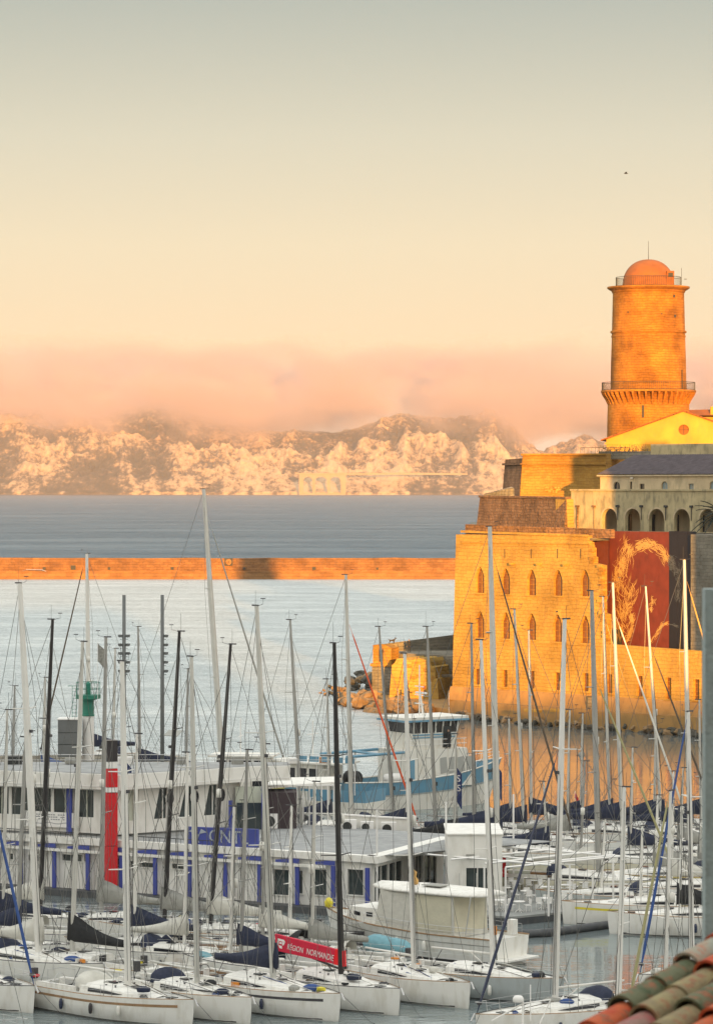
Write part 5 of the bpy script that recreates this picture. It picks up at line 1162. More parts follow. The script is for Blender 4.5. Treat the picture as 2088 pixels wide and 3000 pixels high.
# white kitchen block at the right
kb = thing('kitchen_block', 'plain white block with one window between clubhouse and terrace', 'building', PX(1390, 2655, 231))
zk = ZAT(2446, 229); x0, x1 = PX(1310, 0, 229).x, PX(1470, 0, 229).x
PKt = Plane(x0, 229, 1, 0)
sw0, zw1 = PKt.at(1365, 2543); sw1, zw0 = PKt.at(1431, 2609)
hk = [(sw0, zw0), (sw1, zw0), (sw1, zw1), (sw0, zw1)]
wall_holes(mb := MB(), PKt, [(0, .5), (x1-x0, .5), (x1-x0, zk), (0, zk)], [hk], .2, 7); mb.build('wall', 'club_white', kb)
o = MB().quad(*fill(PKt, hk, -.18)).build('window', 'club_glass', kb); MB().box(PKt.w((sw0+sw1)/2, (zw0+zw1)/2, -.1), (.07, .07, zw1-zw0)).build('mullion', 'club_white', o)
MB().box(((x0+x1)/2, 232.5, zk+.04), (x1-x0+.16, 7.2, .1)).build('roof', 'club_white', kb)
for px in (1345, 1395, 1440): MB().box(PX(px, 2640, 228.98), (.04, .04, 3.9)).build('panel_joint', 'deck_grey', kb)
MB().box(PX(1377, 2508, 228.9), (.6, .12, .25)).build('vent', 'canvas_grey', kb)
# upper storey
P2 = Plane(*PX(0, 0, 243.6).to_2d(), 8.8, -3.5); ang2 = math.atan2(-3.5, 8.8); sB = P2.at(338, 2300)[0]
cB = P2.w(sB, 0); P3 = Plane(cB.x, cB.y, 8.6, 6.2); ang3 = math.atan2(6.2, 8.6); sD = P3.at(690, 2300)[0]
z0u, z1u = 4.35, 7.75
hl = []; 
for k in range(9):
    s = -6+k*1.75; hl.append([(s, 5.55), (s+1.5, 5.55), (s+1.5, 7.55), (s, 7.55)])
hl = [h for h in hl if h[1][0] < sB-.2]
wall_holes(mb := MB(), P2, [(-8, z0u), (sB, z0u), (sB, z1u), (-8, z1u)], hl, .12); mb.build('upper_front_wall', 'club_white', cl)
for h in hl:
    o = MB().quad(*fill(P2, h, -.1)).build('window', 'club_glass', cl); MB().box(P2.w((h[0][0]+h[1][0])/2+.2, 6.55, -.04), (.10, .08, 2.0), ang2).build('mullion', 'pale_blind', o)
for s in (-1.2, sB-3.6): MB().box(P2.w(s, 6.0, .25), (.42, .16, 3.3), ang2).build('pillar', 'club_blue', cl)
hr = []
for s0, w0, w1 in ((.45, 1.5, 1.5), (3.0, 1.4, .9), (5.2, 1.5, .9), (7.4, 1.4, .9)):
    hr.append([(s0+.35, 5.3), (s0+w0, 5.3), (s0+w0+.1, 7.55), (s0+.35+(w0-w1), 7.55)])
wall_holes(mb := MB(), P3, [(0, z0u), (sD+.4, z0u), (sD+.4, z1u), (0, z1u)], hr, .14); mb.build('upper_side_wall', 'club_white', cl)
for k, h in enumerate(hr):
    o = MB().quad(*fill(P3, h, -.12)).build('window', 'pale_blind' if k == 0 else 'club_glass', cl); MB().box(P3.w((h[0][0]+h[1][0])/2+.25, 6.4, -.05), (.07, .08, 2.2), ang3).build('mullion', 'club_white', o)
for s in (4.75, 6.95, 9.3): 
    MB().tube([P3.w(s+.38*math.cos(a), 6.75+.55*math.sin(a), .04) for a in np.linspace(0, 2*math.pi, 17)], .06, 5, False).build('porthole_ring', 'club_white', cl)
    MB().quad(*[P3.w(s+.33*math.cos(a), 6.75+.50*math.sin(a), .02) for a in np.linspace(0, 2*math.pi, 17)[:-1]]).build('porthole', 'dark_glass', cl)
fr_ = lambda s, pl, d, z: pl.w(s, z, d)
pa, pb_, pc = P2.w(-9, 0, 1.2), P2.w(sB+.9, 0, 1.2), P3.w(sD+1.0, 0, 1.1)
pd_, pe = PX(990, 0, 252), PX(-120, 0, 256)
ring = [pa, pb_, pc, PX(850, 0, 246.5), Vector((PX(850, 0, 249).x, 249, 0)), Vector((pa.x, 249.5, 0))]
MB().prism([Vector((q.x, q.y, 7.75)) for q in ring], (0, 0, 1.1)).build('upper_roof', 'club_white', cl)
MB().prism([Vector((q.x, q.y, 7.95))+Vector((0, -.04, 0)) for q in ring], (0, 0, .06)).build('roof_trim', 'white_paint', cl)
MB().prism([Vector((q.x, q.y, 8.86))+Vector((0, .35, 0)) for q in ring], (0, 0, .03)).build('roof_surface', 'roof_felt', cl)
for k in range(7): MB().box(Vector((-30+k*4.2, 247.6, 9.15)), (R.uniform(.5, 1.4), .7, R.uniform(.3, .7)), .2).build('roof_vent', RB.choice(['canvas_grey', 'white_paint', 'dark_iron']), cl)
mb = MB()
for k in range(34): mb.tube([Vector((-33+k*.95, 247.0, 8.85)), Vector((-33+k*.95, 247.0, 9.65))], .022, 4, False)
for z in (9.25, 9.65): mb.tube([Vector((-33, 247.0, z)), Vector((-1.5, 247.0, z))], .025, 4, False)
mb.build('upper_railing', 'steel_tube', cl)
# brown curtain and blue post right of the upper storey
MB().prism([PX(700, 2432, 246), PX(868, 2440, 246), PX(868, 2322, 246), PX(700, 2322, 246)], (0, 3, 0)).build('curtain', 'club_brown', cl)
MB().prism([PX(690, 2432, 245.6), PX(775, 2436, 245.6), PX(775, 2305, 245.6), PX(690, 2305, 245.6)], (0, .3, 0)).build('recess_wall', 'pale_blind', cl)
MB().prism([PX(694, 2432, 245.4), PX(768, 2434, 245.4), PX(768, 2352, 245.4), PX(694, 2352, 245.4)], (0, .1, 0)).build('dark_door', 'club_glass', cl)
MB().box(PX(771, 2368, 245.3), (.26, .2, 3.3)).build('pillar', 'club_blue', cl); MB().box(PX(676, 2390, 245), (.3, .2, 2.3)).build('pillar', 'club_blue', cl)
mb = MB()
for k in range(8): mb.tube([PX(870+k*18, 2432, 248), PX(870+k*18, 2300+abs(4-k), 248)], .05, 5)
mb.tube([PX(868, 2302, 248), PX(1000, 2300, 248)], .06, 5); mb.build('veranda_frame', 'white_paint', cl)
MB().prism([PX(770, 2312, 246), PX(985, 2296, 252), PX(1000, 2280, 260), PX(800, 2284, 260)], (0, 0, .15)).build('veranda_roof', 'club_white', cl)
# railing, banner and sign
sb = MB().prism([PX(548, 2477, 235.5), PX(755, 2483, 232.6), PX(755, 2430, 232.6), PX(548, 2422, 235.5)], (.1, .25, 0)).build('sign_board', 'club_blue', cl); a_, b_ = PX(548, 2450, 235.5), PX(755, 2456, 232.6); us = (b_-a_); us.z = 0; us.normalize(); ns = Vector((us.y, -us.x, 0))
text_obj('lettering', 'CNTL', 1.30, 'sign_letter', PX(612, 2466, 234.6)+ns*.04, us, (0, 0, 1), sb, .01)
mb = MB(); c_ = PX(580, 2448, 235.05)+ns*.05                    # crossed burgees
for sg in (-1, 1):
    mb.quad(c_+us*sg*.1+Vector((0, 0, -.5)), c_+us*sg*.16+Vector((0, 0, -.5)), c_-us*sg*.3+Vector((0, 0, .5)), c_-us*sg*.36+Vector((0, 0, .5)))
    mb.quad(c_-us*sg*.33+Vector((0, 0, .5)), c_-us*sg*.78+Vector((0, 0, .28)), c_-us*sg*.22+Vector((0, 0, .15)))
mb.quad(c_+us*-.08+Vector((0, 0, .1)), c_+us*.08+Vector((0, 0, .1)), c_+us*.06-Vector((0, 0, .2)), c_-us*.06-Vector((0, 0, .2))); mb.build('emblem', 'sign_letter', sb)
bn = MB().prism([P2.w(P2.at(75, 2400)[0], 4.75, .3), P2.w(P2.at(236, 2400)[0], 4.75, .3), P2.w(P2.at(236, 2400)[0], 5.85, .3), P2.w(P2.at(75, 2400)[0], 5.9, .3)], P2.n*-.03).build('banner', 'white_paint', cl)
mb = MB(); s0 = P2.at(98, 2400)[0]
for r_ in range(3):
    for k in range(14):
        if (k*7+r_*3) % 5: mb.quad(P2.w(s0+.2*k, 5.62-.17*r_, .304), P2.w(s0+.2*k+.15, 5.62-.17*r_, .304), P2.w(s0+.2*k+.15, 5.70-.17*r_, .304), P2.w(s0+.2*k, 5.70-.17*r_, .304))
for k in range(12): mb.quad(P2.w(s0-.4+.3*k, 5.02+.05*math.sin(k*1.3), .304), P2.w(s0-.1+.3*k, 5.02+.05*math.sin(k*1.3+1.3), .304), P2.w(s0-.1+.3*k, 5.07+.05*math.sin(k*1.3+1.3), .304), P2.w(s0-.4+.3*k, 5.07+.05*math.sin(k*1.3), .304))
mb.build('banner_print', 'grey_print', bn, kind='stuff')
mb = MB()
for k in range(60): mb.tube([PF.w(-8+k*.45, zR, .2), PF.w(-8+k*.45, zR+.35, .2)], .02, 4, False)
mb.tube([PF.w(-8, zR+.36, .2), PF.w(18.6, zR+.36, .2)], .03, 4); mb.build('roof_railing', 'dark_iron', cl)
# tall funnel
fx = PX(326, 0, 237.5); fn = thing('striped_funnel', 'tall square red and white funnel with black top beside the clubhouse', 'funnel', (fx.x, fx.y, .4))
seq = [('red_paint', 2600, 2478), ('red_paint', 2476, 2322), ('white_paint', 2320, 2306), ('red_paint', 2305, 2251), ('white_paint', 2250, 2231), ('hull_dark', 2230, 2168)]
for m, y0, y1 in seq: MB().box((fx.x, fx.y, (ZAT(y0, 237.5)+ZAT(y1, 237.5))/2), (.80, .8, (y0-y1)*237.5/FPX), .3).build('cap' if m == 'hull_dark' else ('red_band' if m == 'red_paint' else 'white_band'), m, fn)

# ---- terrace, pergola, tables and chairs
tp = [PZ(x, y, .6) for x, y in ((1366, 2676), (1495, 2686), (1838, 2652), (1880, 2580), (1560, 2566), (1440, 2570))]
tr = thing('terrace_pontoon', 'floating dark edged terrace with grey deck right of the clubhouse', 'pontoon', (14, 224, 0))
MB().prism([(p.x, p.y, -.4) for p in tp], (0, 0, .85)).build('float', 'pontoon_dark', tr)
MB().prism([(p.x, p.y, .46) for p in tp], (0, 0, .14)).build('deck', 'pontoon_deck', tr)
MB().tube([PZ(x, y, .25) for x, y in ((1400, 2742), (1600, 2733), (1850, 2700), (2050, 2668), (2120, 2658))], .28, 8).build('floating_boom', 'pontoon_dark', tr, True)
pg = thing('pergola', 'white steel pergola frame of crossing beams over the terrace', 'pergola', PZ(1600, 2640, .6))
for px, py, zt in ((1418, 2688, 4.0), (1480, 2690, 4.0), (1668, 2677, 4.0), (1795, 2660, 3.9), (1606, 2684, 3.2), (1306, 2640, 7.6), (1104, 2660, 7.4), (1503, 2600, 7.4), (1735, 2660, 3.2)):
    b_ = PZ(px, py, .6); MB().box((b_.x, b_.y, (.6+zt)/2), (.13, .13, zt-.6)).build('post', 'white_paint', pg)
for a_, b_ in (((1100, 2490), (1612, 2534)), ((1100, 2490), (1350, 2470)), ((1350, 2470), (1886, 2514)), ((1480, 2541), (1832, 2507)), ((1230, 2480), (1560, 2520)), ((1420, 2530), (1740, 2495)), ((1320, 2518), (1650, 2485)), ((1210, 2503), (1470, 2474)), ((1560, 2528), (1800, 2505))):
    MB().tube([PZ(*a_, 4.0), PZ(*b_, 4.0)], .075, 4).build('beam', 'white_paint', pg)
R = random.Random(31)
def chair_parts(o):
    W = lambda x, y, z: rootm(o) @ Vector((x, y, z))
    MB().box(W(0, 0, .45), (.42, .42, .035), o.rotation_euler.z).build('seat', 'white_paint', o); mb = MB()
    MB().box(W(0, .20, .70), (.42, .03, .36), o.rotation_euler.z).build('backrest', 'white_paint', o)
    for x in (-.19, .19):
        for y in (-.19, .19): MB().tube([W(x, y, 0), W(x*.95, y, .45)], .022, 4).build('leg', 'white_paint', o)
def table_parts(o):
    W = lambda x, y, z: rootm(o) @ Vector((x, y, z))
    MB().lathe([(0, .72), (.42, .72), (.42, .75), (0, .75)], W(0, 0, 0), 14).build('table_top', 'white_paint', o); MB().tube([W(0, 0, 0), W(0, 0, .72)], .04, 6).build('column', 'white_paint', o)
    for k in range(4): a = k*math.pi/2+.4; MB().tube([W(0, 0, .25), W(.32*math.cos(a), .32*math.sin(a), .0)], .025, 4).build('foot', 'white_paint', o)
ch0 = tb0 = None
spots = [(1420, 2655), (1462, 2668), (1520, 2672), (1540, 2640), (1590, 2662), (1600, 2628), (1640, 2655), (1655, 2622), (1700, 2650), (1712, 2615), (1752, 2642), (1775, 2610), (1480, 2630), (1505, 2610), (1800, 2635), (1560, 2608)]
for i, (px, py) in enumerate(spots):
    b_ = PZ(px, py, .6); lab = 'small round white table on the terrace among white chairs'
    if tb0 is None: tb0 = thing('terrace_table', lab, 'table', b_, 0, 'terrace tables'); table_parts(tb0); o = tb0
    else: o = copy_tree(tb0); o.location = b_
    for k in range(4):
        if R.random() < .12: continue
        a = k*math.pi/2+R.uniform(-.4, .4)+i; cp = b_+Vector((.62*math.cos(a), .62*math.sin(a), 0))
        lab = 'white slender chair pulled up to a round terrace table'
        if ch0 is None: ch0 = thing('terrace_chair', lab, 'chair', cp, a-math.pi/2, 'terrace chairs'); chair_parts(ch0)
        else: c_ = copy_tree(ch0); c_.location = cp; c_.rotation_euler = (0, 0, a-math.pi/2)
# menu boards and parasol stored by the kitchen wall
tag(MB().box(PZ(1476, 2600, .6)+Vector((0, 0, 1.3)), (.25, .2, 2.0)).build('folded_parasol', 'red_paint'), 'folded red parasol standing right of the white block', 'parasol')
for px, py in ((1520, 2600), (1640, 2590)): tag(MB().box(PZ(px, py, .6)+Vector((0, 0, .75)), (1.6, .06, .9)).build('wind_screen', 'pale_blind'), 'pale green wind screen panel on the terrace, %s one' % ('nearer' if px == 1520 else 'farther'), 'screen')

# pontoon between the two rows of yachts
for x0, y0, x1, y1, lab in ((-40, 2726, 560, 2738, 'grey floating walkway behind the front yachts at left'), (560, 2738, 980, 2758, 'grey floating walkway behind the navy boom covers')):
    a, b_ = PZ(x0, y0, .5), PZ(x1, y1, .5); d = (b_-a).normalized(); nn = Vector((-d.y, d.x, 0))*1.1
    w = thing('floating_walkway', lab, 'walkway', (a+b_)/2)
    MB().prism([a-nn, b_-nn, b_+nn, a+nn], (0, 0, -.5)).build('float', 'pontoon_dark', w)
    n = int((b_-a).length/.45)
    base_me = None
    for k in range(n):
        c0 = a.lerp(b_, (k+.5)/n)+Vector((0, 0, .03))
        if base_me is None:
            o = MB().box((0, 0, 0), (.40, 2.15, .05), math.atan2(d.y, d.x)).build('plank', 'pontoon_deck', w, local=True); base_me = o.data
        else: o = bpy.data.objects.new('plank', base_me); COL.objects.link(o); o.parent = w
        o.location = c0-Vector(w.location)
# ------------------------------------------------------------------ other vessels
mat('trawler_blue', (.12, .29, .42), .4, var=.12, scale=.8, dirt=(.3, .36, .36), dirt_amt=.3)
mat('trawler_white', (.74, .73, .67), .45, var=.08, scale=.8, dirt=(.42, .33, .2), dirt_amt=.35)
mat('grey_window', (.36, .37, .35), .3, var=.1)
def hull_loft(c, hd, L, B, sh, bands, root, bowrake=.08, stern_w=.85, flare=1.08):
    "ship hull in horizontal bands: bands = [(name, material, fraction low, fraction high)] of the sheer height"
    h = math.radians(hd); f = Vector((math.cos(h), math.sin(h), 0)); p = Vector((-f.y, f.x, 0))
    W = lambda x, y, z: Vector((c[0], c[1], 0))+f*x+p*y+Vector((0, 0, z)); N = 18
    def half(u): return max(.02, B/2*(stern_w+(1-stern_w)*min(1, u/.35))*(1-max(0, (u-.5)/.5)**2.2))
    def pt(u, sg, k):
        z = sh(u)*k if k >= 0 else k; w = half(u)*(lerp(.82, 1.0, max(k, 0)) if u < .6 else lerp(.82-.5*(u-.6), flare, max(k, 0)**1.2)); x = -L/2+L*u+bowrake*L*(k-.6)*u**4
        return W(x, sg*w, z)
    for nm, m, k0, k1 in bands:
        mb = MB()
        for sg in (1, -1):
            rows = [[pt(i/N, sg, lerp(k0, k1, j/3)) for j in range(4)] for i in range(N+1)]
            mb.loft(rows)
        mb.quad(*[pt(0, 1, k0), pt(0, 1, k1), pt(0, -1, k1), pt(0, -1, k0)]); o = mb.build(nm, m, root, True); o.data.set_sharp_from_angle(angle=math.radians(45))
    return W, half, f, p, pt
# --- blue and white trawler
DTr = 305.0; cT = PX(1215, 0, DTr)
tr_ = thing('trawler', 'big blue and white trawler with raked wheelhouse, bow to the right', 'trawler', (cT.x, cT.y, 0), math.radians(33))
sh = lambda u: 2.6+2.4*max(0, u-.25)**1.6+.25*(1-u)**3
W, half, f, p, pt = hull_loft((cT.x, cT.y), 33, 18.5, 5.6, sh, [('lower_hull', 'trawler_white', -.12, .50), ('rub_band', 'trawler_white', .50, .56), ('upper_hull', 'trawler_blue', .56, 1.0)], tr_)
for sg in (-1, 1):
    MB().loft([[pt(i/18, sg, .52)+p*sg*.05, pt(i/18, sg, .56)+p*sg*.07] for i in range(19)]).build('rubbing_strake', 'hull_grey', tr_)
    MB().tube([pt(i/18, sg, 1.0)+Vector((0, 0, .03)) for i in range(19)], .07, 5).build('bulwark_cap', 'trawler_white', tr_)
MB().loft([[pt(i/18, 1, .80), pt(i/18, -1, .80)] for i in range(19)]).build('deck', 'pontoon_deck', tr_)
for u in (.27, .52, .93): q_ = pt(u, -1, .80); MB().box(q_-p*.02, (.55, .08, .35), math.radians(33)).build('hawse_port', 'dark_iron', tr_)
hT = math.radians(33)
def tbox(nm, m, x0, x1, w, z0, z1, par=tr_, rake0=0, rake1=0, y=0):
    P_ = [W(x0+rake0*0, y-w/2, z0), W(x1, y-w/2, z0), W(x1, y+w/2, z0), W(x0, y+w/2, z0)]; Q_ = [W(x0+rake0, y-w/2, z1), W(x1+rake1, y-w/2, z1), W(x1+rake1, y+w/2, z1), W(x0+rake0, y+w/2, z1)]
    mb = MB(); i = 0; mb.v = [Vector(v) for v in P_+Q_]; mb.f = [(3, 2, 1, 0), (4, 5, 6, 7), (0, 1, 5, 4), (1, 2, 6, 5), (2, 3, 7, 6), (3, 0, 4, 7)]
    return mb.build(nm, m, par)
dh = tbox('deckhouse', 'trawler_white', -2.6, 5.2, 4.6, 2.0, 5.5, rake1=-.9)
for k in range(4):
    xa = 1.3+k*.98; MB().prism([W(xa, -2.31, 3.2), W(xa+.82, -2.31, 3.3), W(xa+.66, -2.31, 4.75), W(xa-.06, -2.31, 4.65)], p*-.02).build('side_window', 'grey_window', dh)
MB().box(W(-2.0, -2.32, 3.6), (.8, .05, 2.2), hT).build('deckhouse_door', 'trawler_blue', dh)
wh = tbox('wheelhouse', 'trawler_white', -1.6, 3.3, 4.0, 5.5, 7.0)
wg = tbox('wheelhouse_glazing', 'dark_glass', -1.5, 3.3, 3.9, 7.0, 8.25, wh, -.3, .55)
for k in range(7):
    xa = -1.5+k*.8; MB().prism([W(xa, -2.0, 7.0), W(xa+.13, -2.0, 7.0), W(xa+.13+.04*k-.15, -2.12, 8.25), W(xa+.04*k-.15, -2.12, 8.25)], p*.08).build('window_post', 'trawler_white', wh)
for k in range(5):
    ya = -1.95+k*.95; MB().prism([W(3.34, ya, 7.0), W(3.34, ya+.13, 7.0), W(3.9, ya+.13, 8.25), W(3.9, ya, 8.25)], f*-.06).build('window_post', 'trawler_white', wh)
MB().box(W(.85, -2.03, 6.85), (4.9, .08, .12), hT).build('blue_line', 'trawler_blue', wh); MB().box(W(.85, -2.03, 6.6), (4.9, .08, .10), hT).build('blue_line', 'trawler_blue', wh)
rf = tbox('wheelhouse_roof', 'trawler_white', -2.6, 4.4, 4.8, 8.25, 8.5); tbox('roof_edge', 'trawler_blue', -2.65, 4.45, 4.86, 8.08, 8.26, rf)
MB().box(W(2.2, -2.06, 6.6), (.85, .07, 1.95), hT).build('open_door', 'dark_iron', wh)
mb = MB()
for s_ in ((0, 0), (.5, .5)): mb.tube([W(.3+s_[0], -.8+s_[1], 8.5), W(.5, 0, 11.2)], .05, 5)
for z in (9.6, 10.4, 11.2): mb.tube([W(.4, -.9, z), W(.6, .9, z)], .045, 5)
mb.tube([W(.5, 0, 8.5), W(.5, 0, 13.2)], .06, 6); mb.build('radar_mast', 'white_paint', tr_)
MB().box(W(.7, 0, 10.6), (.25, 1.6, .18), hT).build('radar_bar', 'white_paint', tr_)
for dx, dy, z in ((2.8, 1.5, 11.5), (3.0, -1.2, 10.6), (-1.5, .6, 11.0)): MB().tube([W(dx, dy, 8.5), W(dx, dy, z)], .025, 4).build('antenna', 'white_paint', tr_)
mb = MB(); 
for x in (-1.2, 0, 1.4, 3.0, 4.0):
    mb.tube([W(x, -2.25, 5.5), W(x, -2.25, 6.4)], .03, 4)
for z in (5.95, 6.4): mb.tube([W(-2.4, -2.25, z), W(4.3, -2.25, z)], .03, 4)
mb.build('bridge_rail', 'white_paint', tr_)
for sg in (-1, 1): MB().tube([W(-9, sg*2.2, 5.2), W(-2.7, sg*2.2, 5.35)], .14, 6).build('gantry_beam', 'trawler_blue', tr_)
for x in (-8.4, -5.2):
    for sg in (-1, 1): MB().tube([W(x, sg*2.2, 2.2), W(x, sg*2.2, 5.25)], .10, 6).build('gantry_leg', 'trawler_white', tr_)
MB().tube([W(-5.2, -2.2, 5.25), W(-5.2, 2.2, 5.25)], .12, 6).build('gantry_cross', 'trawler_blue', tr_)
o = MB().lathe([(.75, -.6), (.75, -.5), (.35, -.45), (.35, .45), (.75, .5), (.75, .6)], (0, 0, 0), 12).build('net_drum', 'pontoon_dark', tr_, local=True); o.rotation_euler = (math.pi/2, 0, 0); o.location = (-6.9, 0, 3.0)
o = MB().lathe([(0, -1.0), (.45, -.9), (.45, .9), (0, 1.0)], (0, 0, 0), 12).build('life_raft', 'white_paint', tr_, True, True); o.rotation_euler = (0, math.pi/2, 0); o.location = (-3.6, -1.9, 3.0)
mb = MB()
for u in (.78, .85, .92, .98): mb.tube([pt(u, -1, 1.0), pt(u, -1, 1.0)+Vector((0, 0, .7))], .03, 4); mb.tube([pt(u, 1, 1.0), pt(u, 1, 1.0)+Vector((0, 0, .7))], .03, 4)
mb.tube([pt(u, -1, 1.0)+Vector((0, 0, .7)) for u in (.78, .85, .92, .98)]+[pt(u, 1, 1.0)+Vector((0, 0, .7)) for u in (.98, .92, .85, .78)], .03, 4); mb.build('bow_rail', 'white_paint', tr_)
# --- second trawler, stern on, left of it
D2 = 300.0; c2 = PX(905, 0, D2)
t2_ = thing('fishing_boat', 'white fishing boat with blue stern moored left of the trawler', 'fishing boat', (c2.x, c2.y, 0), math.radians(150))
W2, half2, f2, p2, pt2 = hull_loft((c2.x, c2.y), 150, 14, 4.6, lambda u: 2.4+1.4*max(0, u-.4)**1.5, [('lower_hull', 'trawler_white', -.12, .55), ('upper_hull', 'trawler_blue', .55, 1.0)], t2_)
W = W2; h2 = math.radians(150)
MB().loft([[pt2(i/18, 1, .8), pt2(i/18, -1, .8)] for i in range(19)]).build('deck', 'pontoon_deck', t2_)
dk = tbox('cabin', 'trawler_white', -2.5, 3.2, 3.6, 1.9, 4.6, t2_)
for k in range(4): MB().prism([W(-2.0+k*1.2, 1.82, 3.3), W(-1.1+k*1.2, 1.82, 3.3), W(-1.1+k*1.2, 1.82, 4.2), W(-2.0+k*1.2, 1.82, 4.2)], p2*.02).build('cabin_window', 'dark_glass', dk)
tbox('cabin_roof', 'trawler_white', -4.2, 3.8, 4.2, 4.6, 4.75, t2_)
for k in range(5): MB().prism([W(-6+k*1.25, 2.0, 4.85), W(-5.0+k*1.25, 2.0, 4.85), W(-5.0+k*1.25, 2.0, 5.35), W(-6+k*1.25, 2.0, 5.35)], p2*.04).build('blue_screen', 'trawler_blue', t2_)
for x in (-6, -4, -2): MB().tube([W(x, 2.0, 2), W(x, 2.0, 5.4)], .05, 5).build('stanchion', 'white_paint', t2_)
text_obj('lettering', 'CUR', .7, 'white_print', PX(880, 2350, D2-3.2), (1, 0, 0), (0, 0, 1), t2_, .01)
MB().lathe([(0, -.3), (.4, -.25), (.4, .25), (0, .3)], W(-2.4, 1.4, 5.0), 10).build('orange_buoy', 'orange_plastic', t2_, True)
mb = MB(); mb.tube([W(-.4, 0, 4.7), W(-.4, 0, 8.4)], .06, 6); mb.tube([W(-.4, -1, 7.2), W(-.4, 1, 7.2)], .04, 5); mb.build('mast', 'white_paint', t2_)
# --- cabin cruiser beyond the clubhouse roof
D3 = 300.0; c3 = PX(705, 0, D3)
t3 = thing('cabin_cruiser', 'white fishing cruiser with square cabin beyond the clubhouse roof', 'motorboat', (c3.x, c3.y, 0), math.radians(172))
W3, half3, f3, p3, pt3 = hull_loft((c3.x, c3.y), 172, 13, 4.4, lambda u: 2.2+1.5*max(0, u-.4)**1.5, [('hull', 'trawler_white', -.12, 1.0)], t3)
W = W3
MB().loft([[pt3(i/18, 1, .85), pt3(i/18, -1, .85)] for i in range(19)]).build('deck', 'deck_grey', t3)
dk = tbox('cabin', 'trawler_white', -2.8, 2.4, 3.4, 1.9, 5.2, t3, 0, -.5)
for k in range(4): MB().prism([W(-2.4+k*1.15, 1.72, 3.9), W(-1.5+k*1.15, 1.72, 3.9), W(-1.55+k*1.15, 1.72, 4.9), W(-2.4+k*1.15, 1.72, 4.9)], p3*.02).build('cabin_window', 'dark_glass', dk)
MB().prism([W(-2.3, 1.73, 2.0), W(-1.4, 1.73, 2.0), W(-1.4, 1.73, 3.7), W(-2.3, 1.73, 3.7)], p3*.03).build('cabin_door', 'dark_glass', dk)
tbox('cabin_roof', 'trawler_white', -3.3, 2.7, 3.9, 5.2, 5.35, t3)
mb = MB(); mb.tube([W(0, 0, 5.3), W(0, 0, 8.6)], .05, 6); mb.tube([W(0, -1.2, 7.0), W(0, 1.2, 7.0)], .03, 5); mb.build('mast', 'white_paint', t3)
MB().box(W(-3.6, 1.0, 2.7), (1.2, .6, .7), .3).build('yellow_crate', 'yellow_plastic', t3)
# --- white motor yacht in the middle, bow to the left
D4 = 209.0; c4 = PX(1225, 0, D4)
t4 = thing('motor_yacht', 'white trawler style motor yacht with cream canvas screens, bow to the left', 'motor yacht', (c4.x, c4.y, 0), math.radians(141))
W4, half4, f4, p4, pt4 = hull_loft((c4.x, c4.y), 141, 14.6, 4.5, lambda u: 1.75+1.15*max(0, u-.3)**1.4, [('hull', 'hull_white', -.12, 1.0)], t4, .05)
W = W4; h4 = math.radians(141)
MB().loft([[pt4(i/18, 1, .9), pt4(i/18, -1, .9)] for i in range(19)]).build('deck', 'deck_white', t4)
for sg in (1, -1):
    MB().tube([pt4(i/18, sg, 1.0)+Vector((0, 0, .02)) for i in range(19)], .05, 5).build('cap_rail', 'teak', t4)
    MB().loft([[pt4(i/18, sg, .16)+p4*sg*.02, pt4(i/18, sg, .04)+p4*sg*.03] for i in range(19)]).build('boot_stripe', 'hull_dark', t4)
    MB().loft([[pt4(i/18, sg, .78)+p4*sg*.02, pt4(i/18, sg, .75)+p4*sg*.02] for i in range(19)]).build('hull_line', 'canvas_grey', t4)
    mb = MB(); us = [.04, .15, .28, .42, .55, .68, .8, .9, .98]
    for u in us: mb.tube([pt4(u, sg, 1.0), pt4(u, sg, 1.0)+Vector((0, 0, .62))], .018, 4)
    for z in (.62, .33): mb.tube([pt4(u, sg, 1.0)+Vector((0, 0, z)) for u in us], .016, 4, False)
    mb.build('guard_rail', 'steel_tube', t4)
sal = tbox('saloon', 'canvas_light', -4.2, 2.2, 3.5, 1.6, 4.25, t4, .1, -.5)
mat('screen_canvas', (.60, .57, .44), .85, var=.1, scale=2, bump=.02)
MB().prism([W(-4.0, 1.77, 1.95), W(-1.0, 1.77, 1.95), W(-1.0, 1.77, 4.15), W(-3.95, 1.77, 4.15)], p4*.02).build('canvas_screen', 'screen_canvas', sal); MB().prism([W(-.9, 1.77, 2.1), W(1.8, 1.77, 2.3), W(1.5, 1.77, 4.15), W(-.9, 1.77, 4.15)], p4*.02).build('canvas_screen', 'canvas_light', sal)
MB().prism([W(-4.2, -1.6, 1.95), W(-4.2, 1.7, 1.95), W(-4.1, 1.7, 4.15), W(-4.1, -1.6, 4.15)], f4*-.03).build('canvas_screen', 'screen_canvas', sal)
rows = []
for i in range(9):
    k = i/8; x = lerp(-6.3, 3.0, k); w = 2.05*(1-abs(2*k-1)**4*.55); z = 4.25
    rows.append([W(x, -w, z), W(x, -w*.95, z+.14), W(x, 0, z+.30), W(x, w*.95, z+.14), W(x, w, z), W(x, 0, z-.02)])
MB().loft(rows, closed=True, cap0=True, cap1=True).build('saloon_roof', 'deck_white', t4, True)
tbox('trunk_cabin', 'deck_white', 2.2, 5.0, 2.6, 1.9, 2.9, t4, 0, -.4)
for k in range(2): MB().prism([W(2.7+k*1.0, 1.31, 2.35), W(3.2+k*1.0, 1.31, 2.35), W(3.2+k*1.0, 1.31, 2.62), W(2.7+k*1.0, 1.31, 2.62)], p4*.02).build('porthole', 'dark_glass', t4)
for u in (.62, .75): q_ = pt4(u, 1, .55); MB().box(q_+p4*.02, (.6, .05, .28), h4).build('hull_window', 'dark_glass', t4)
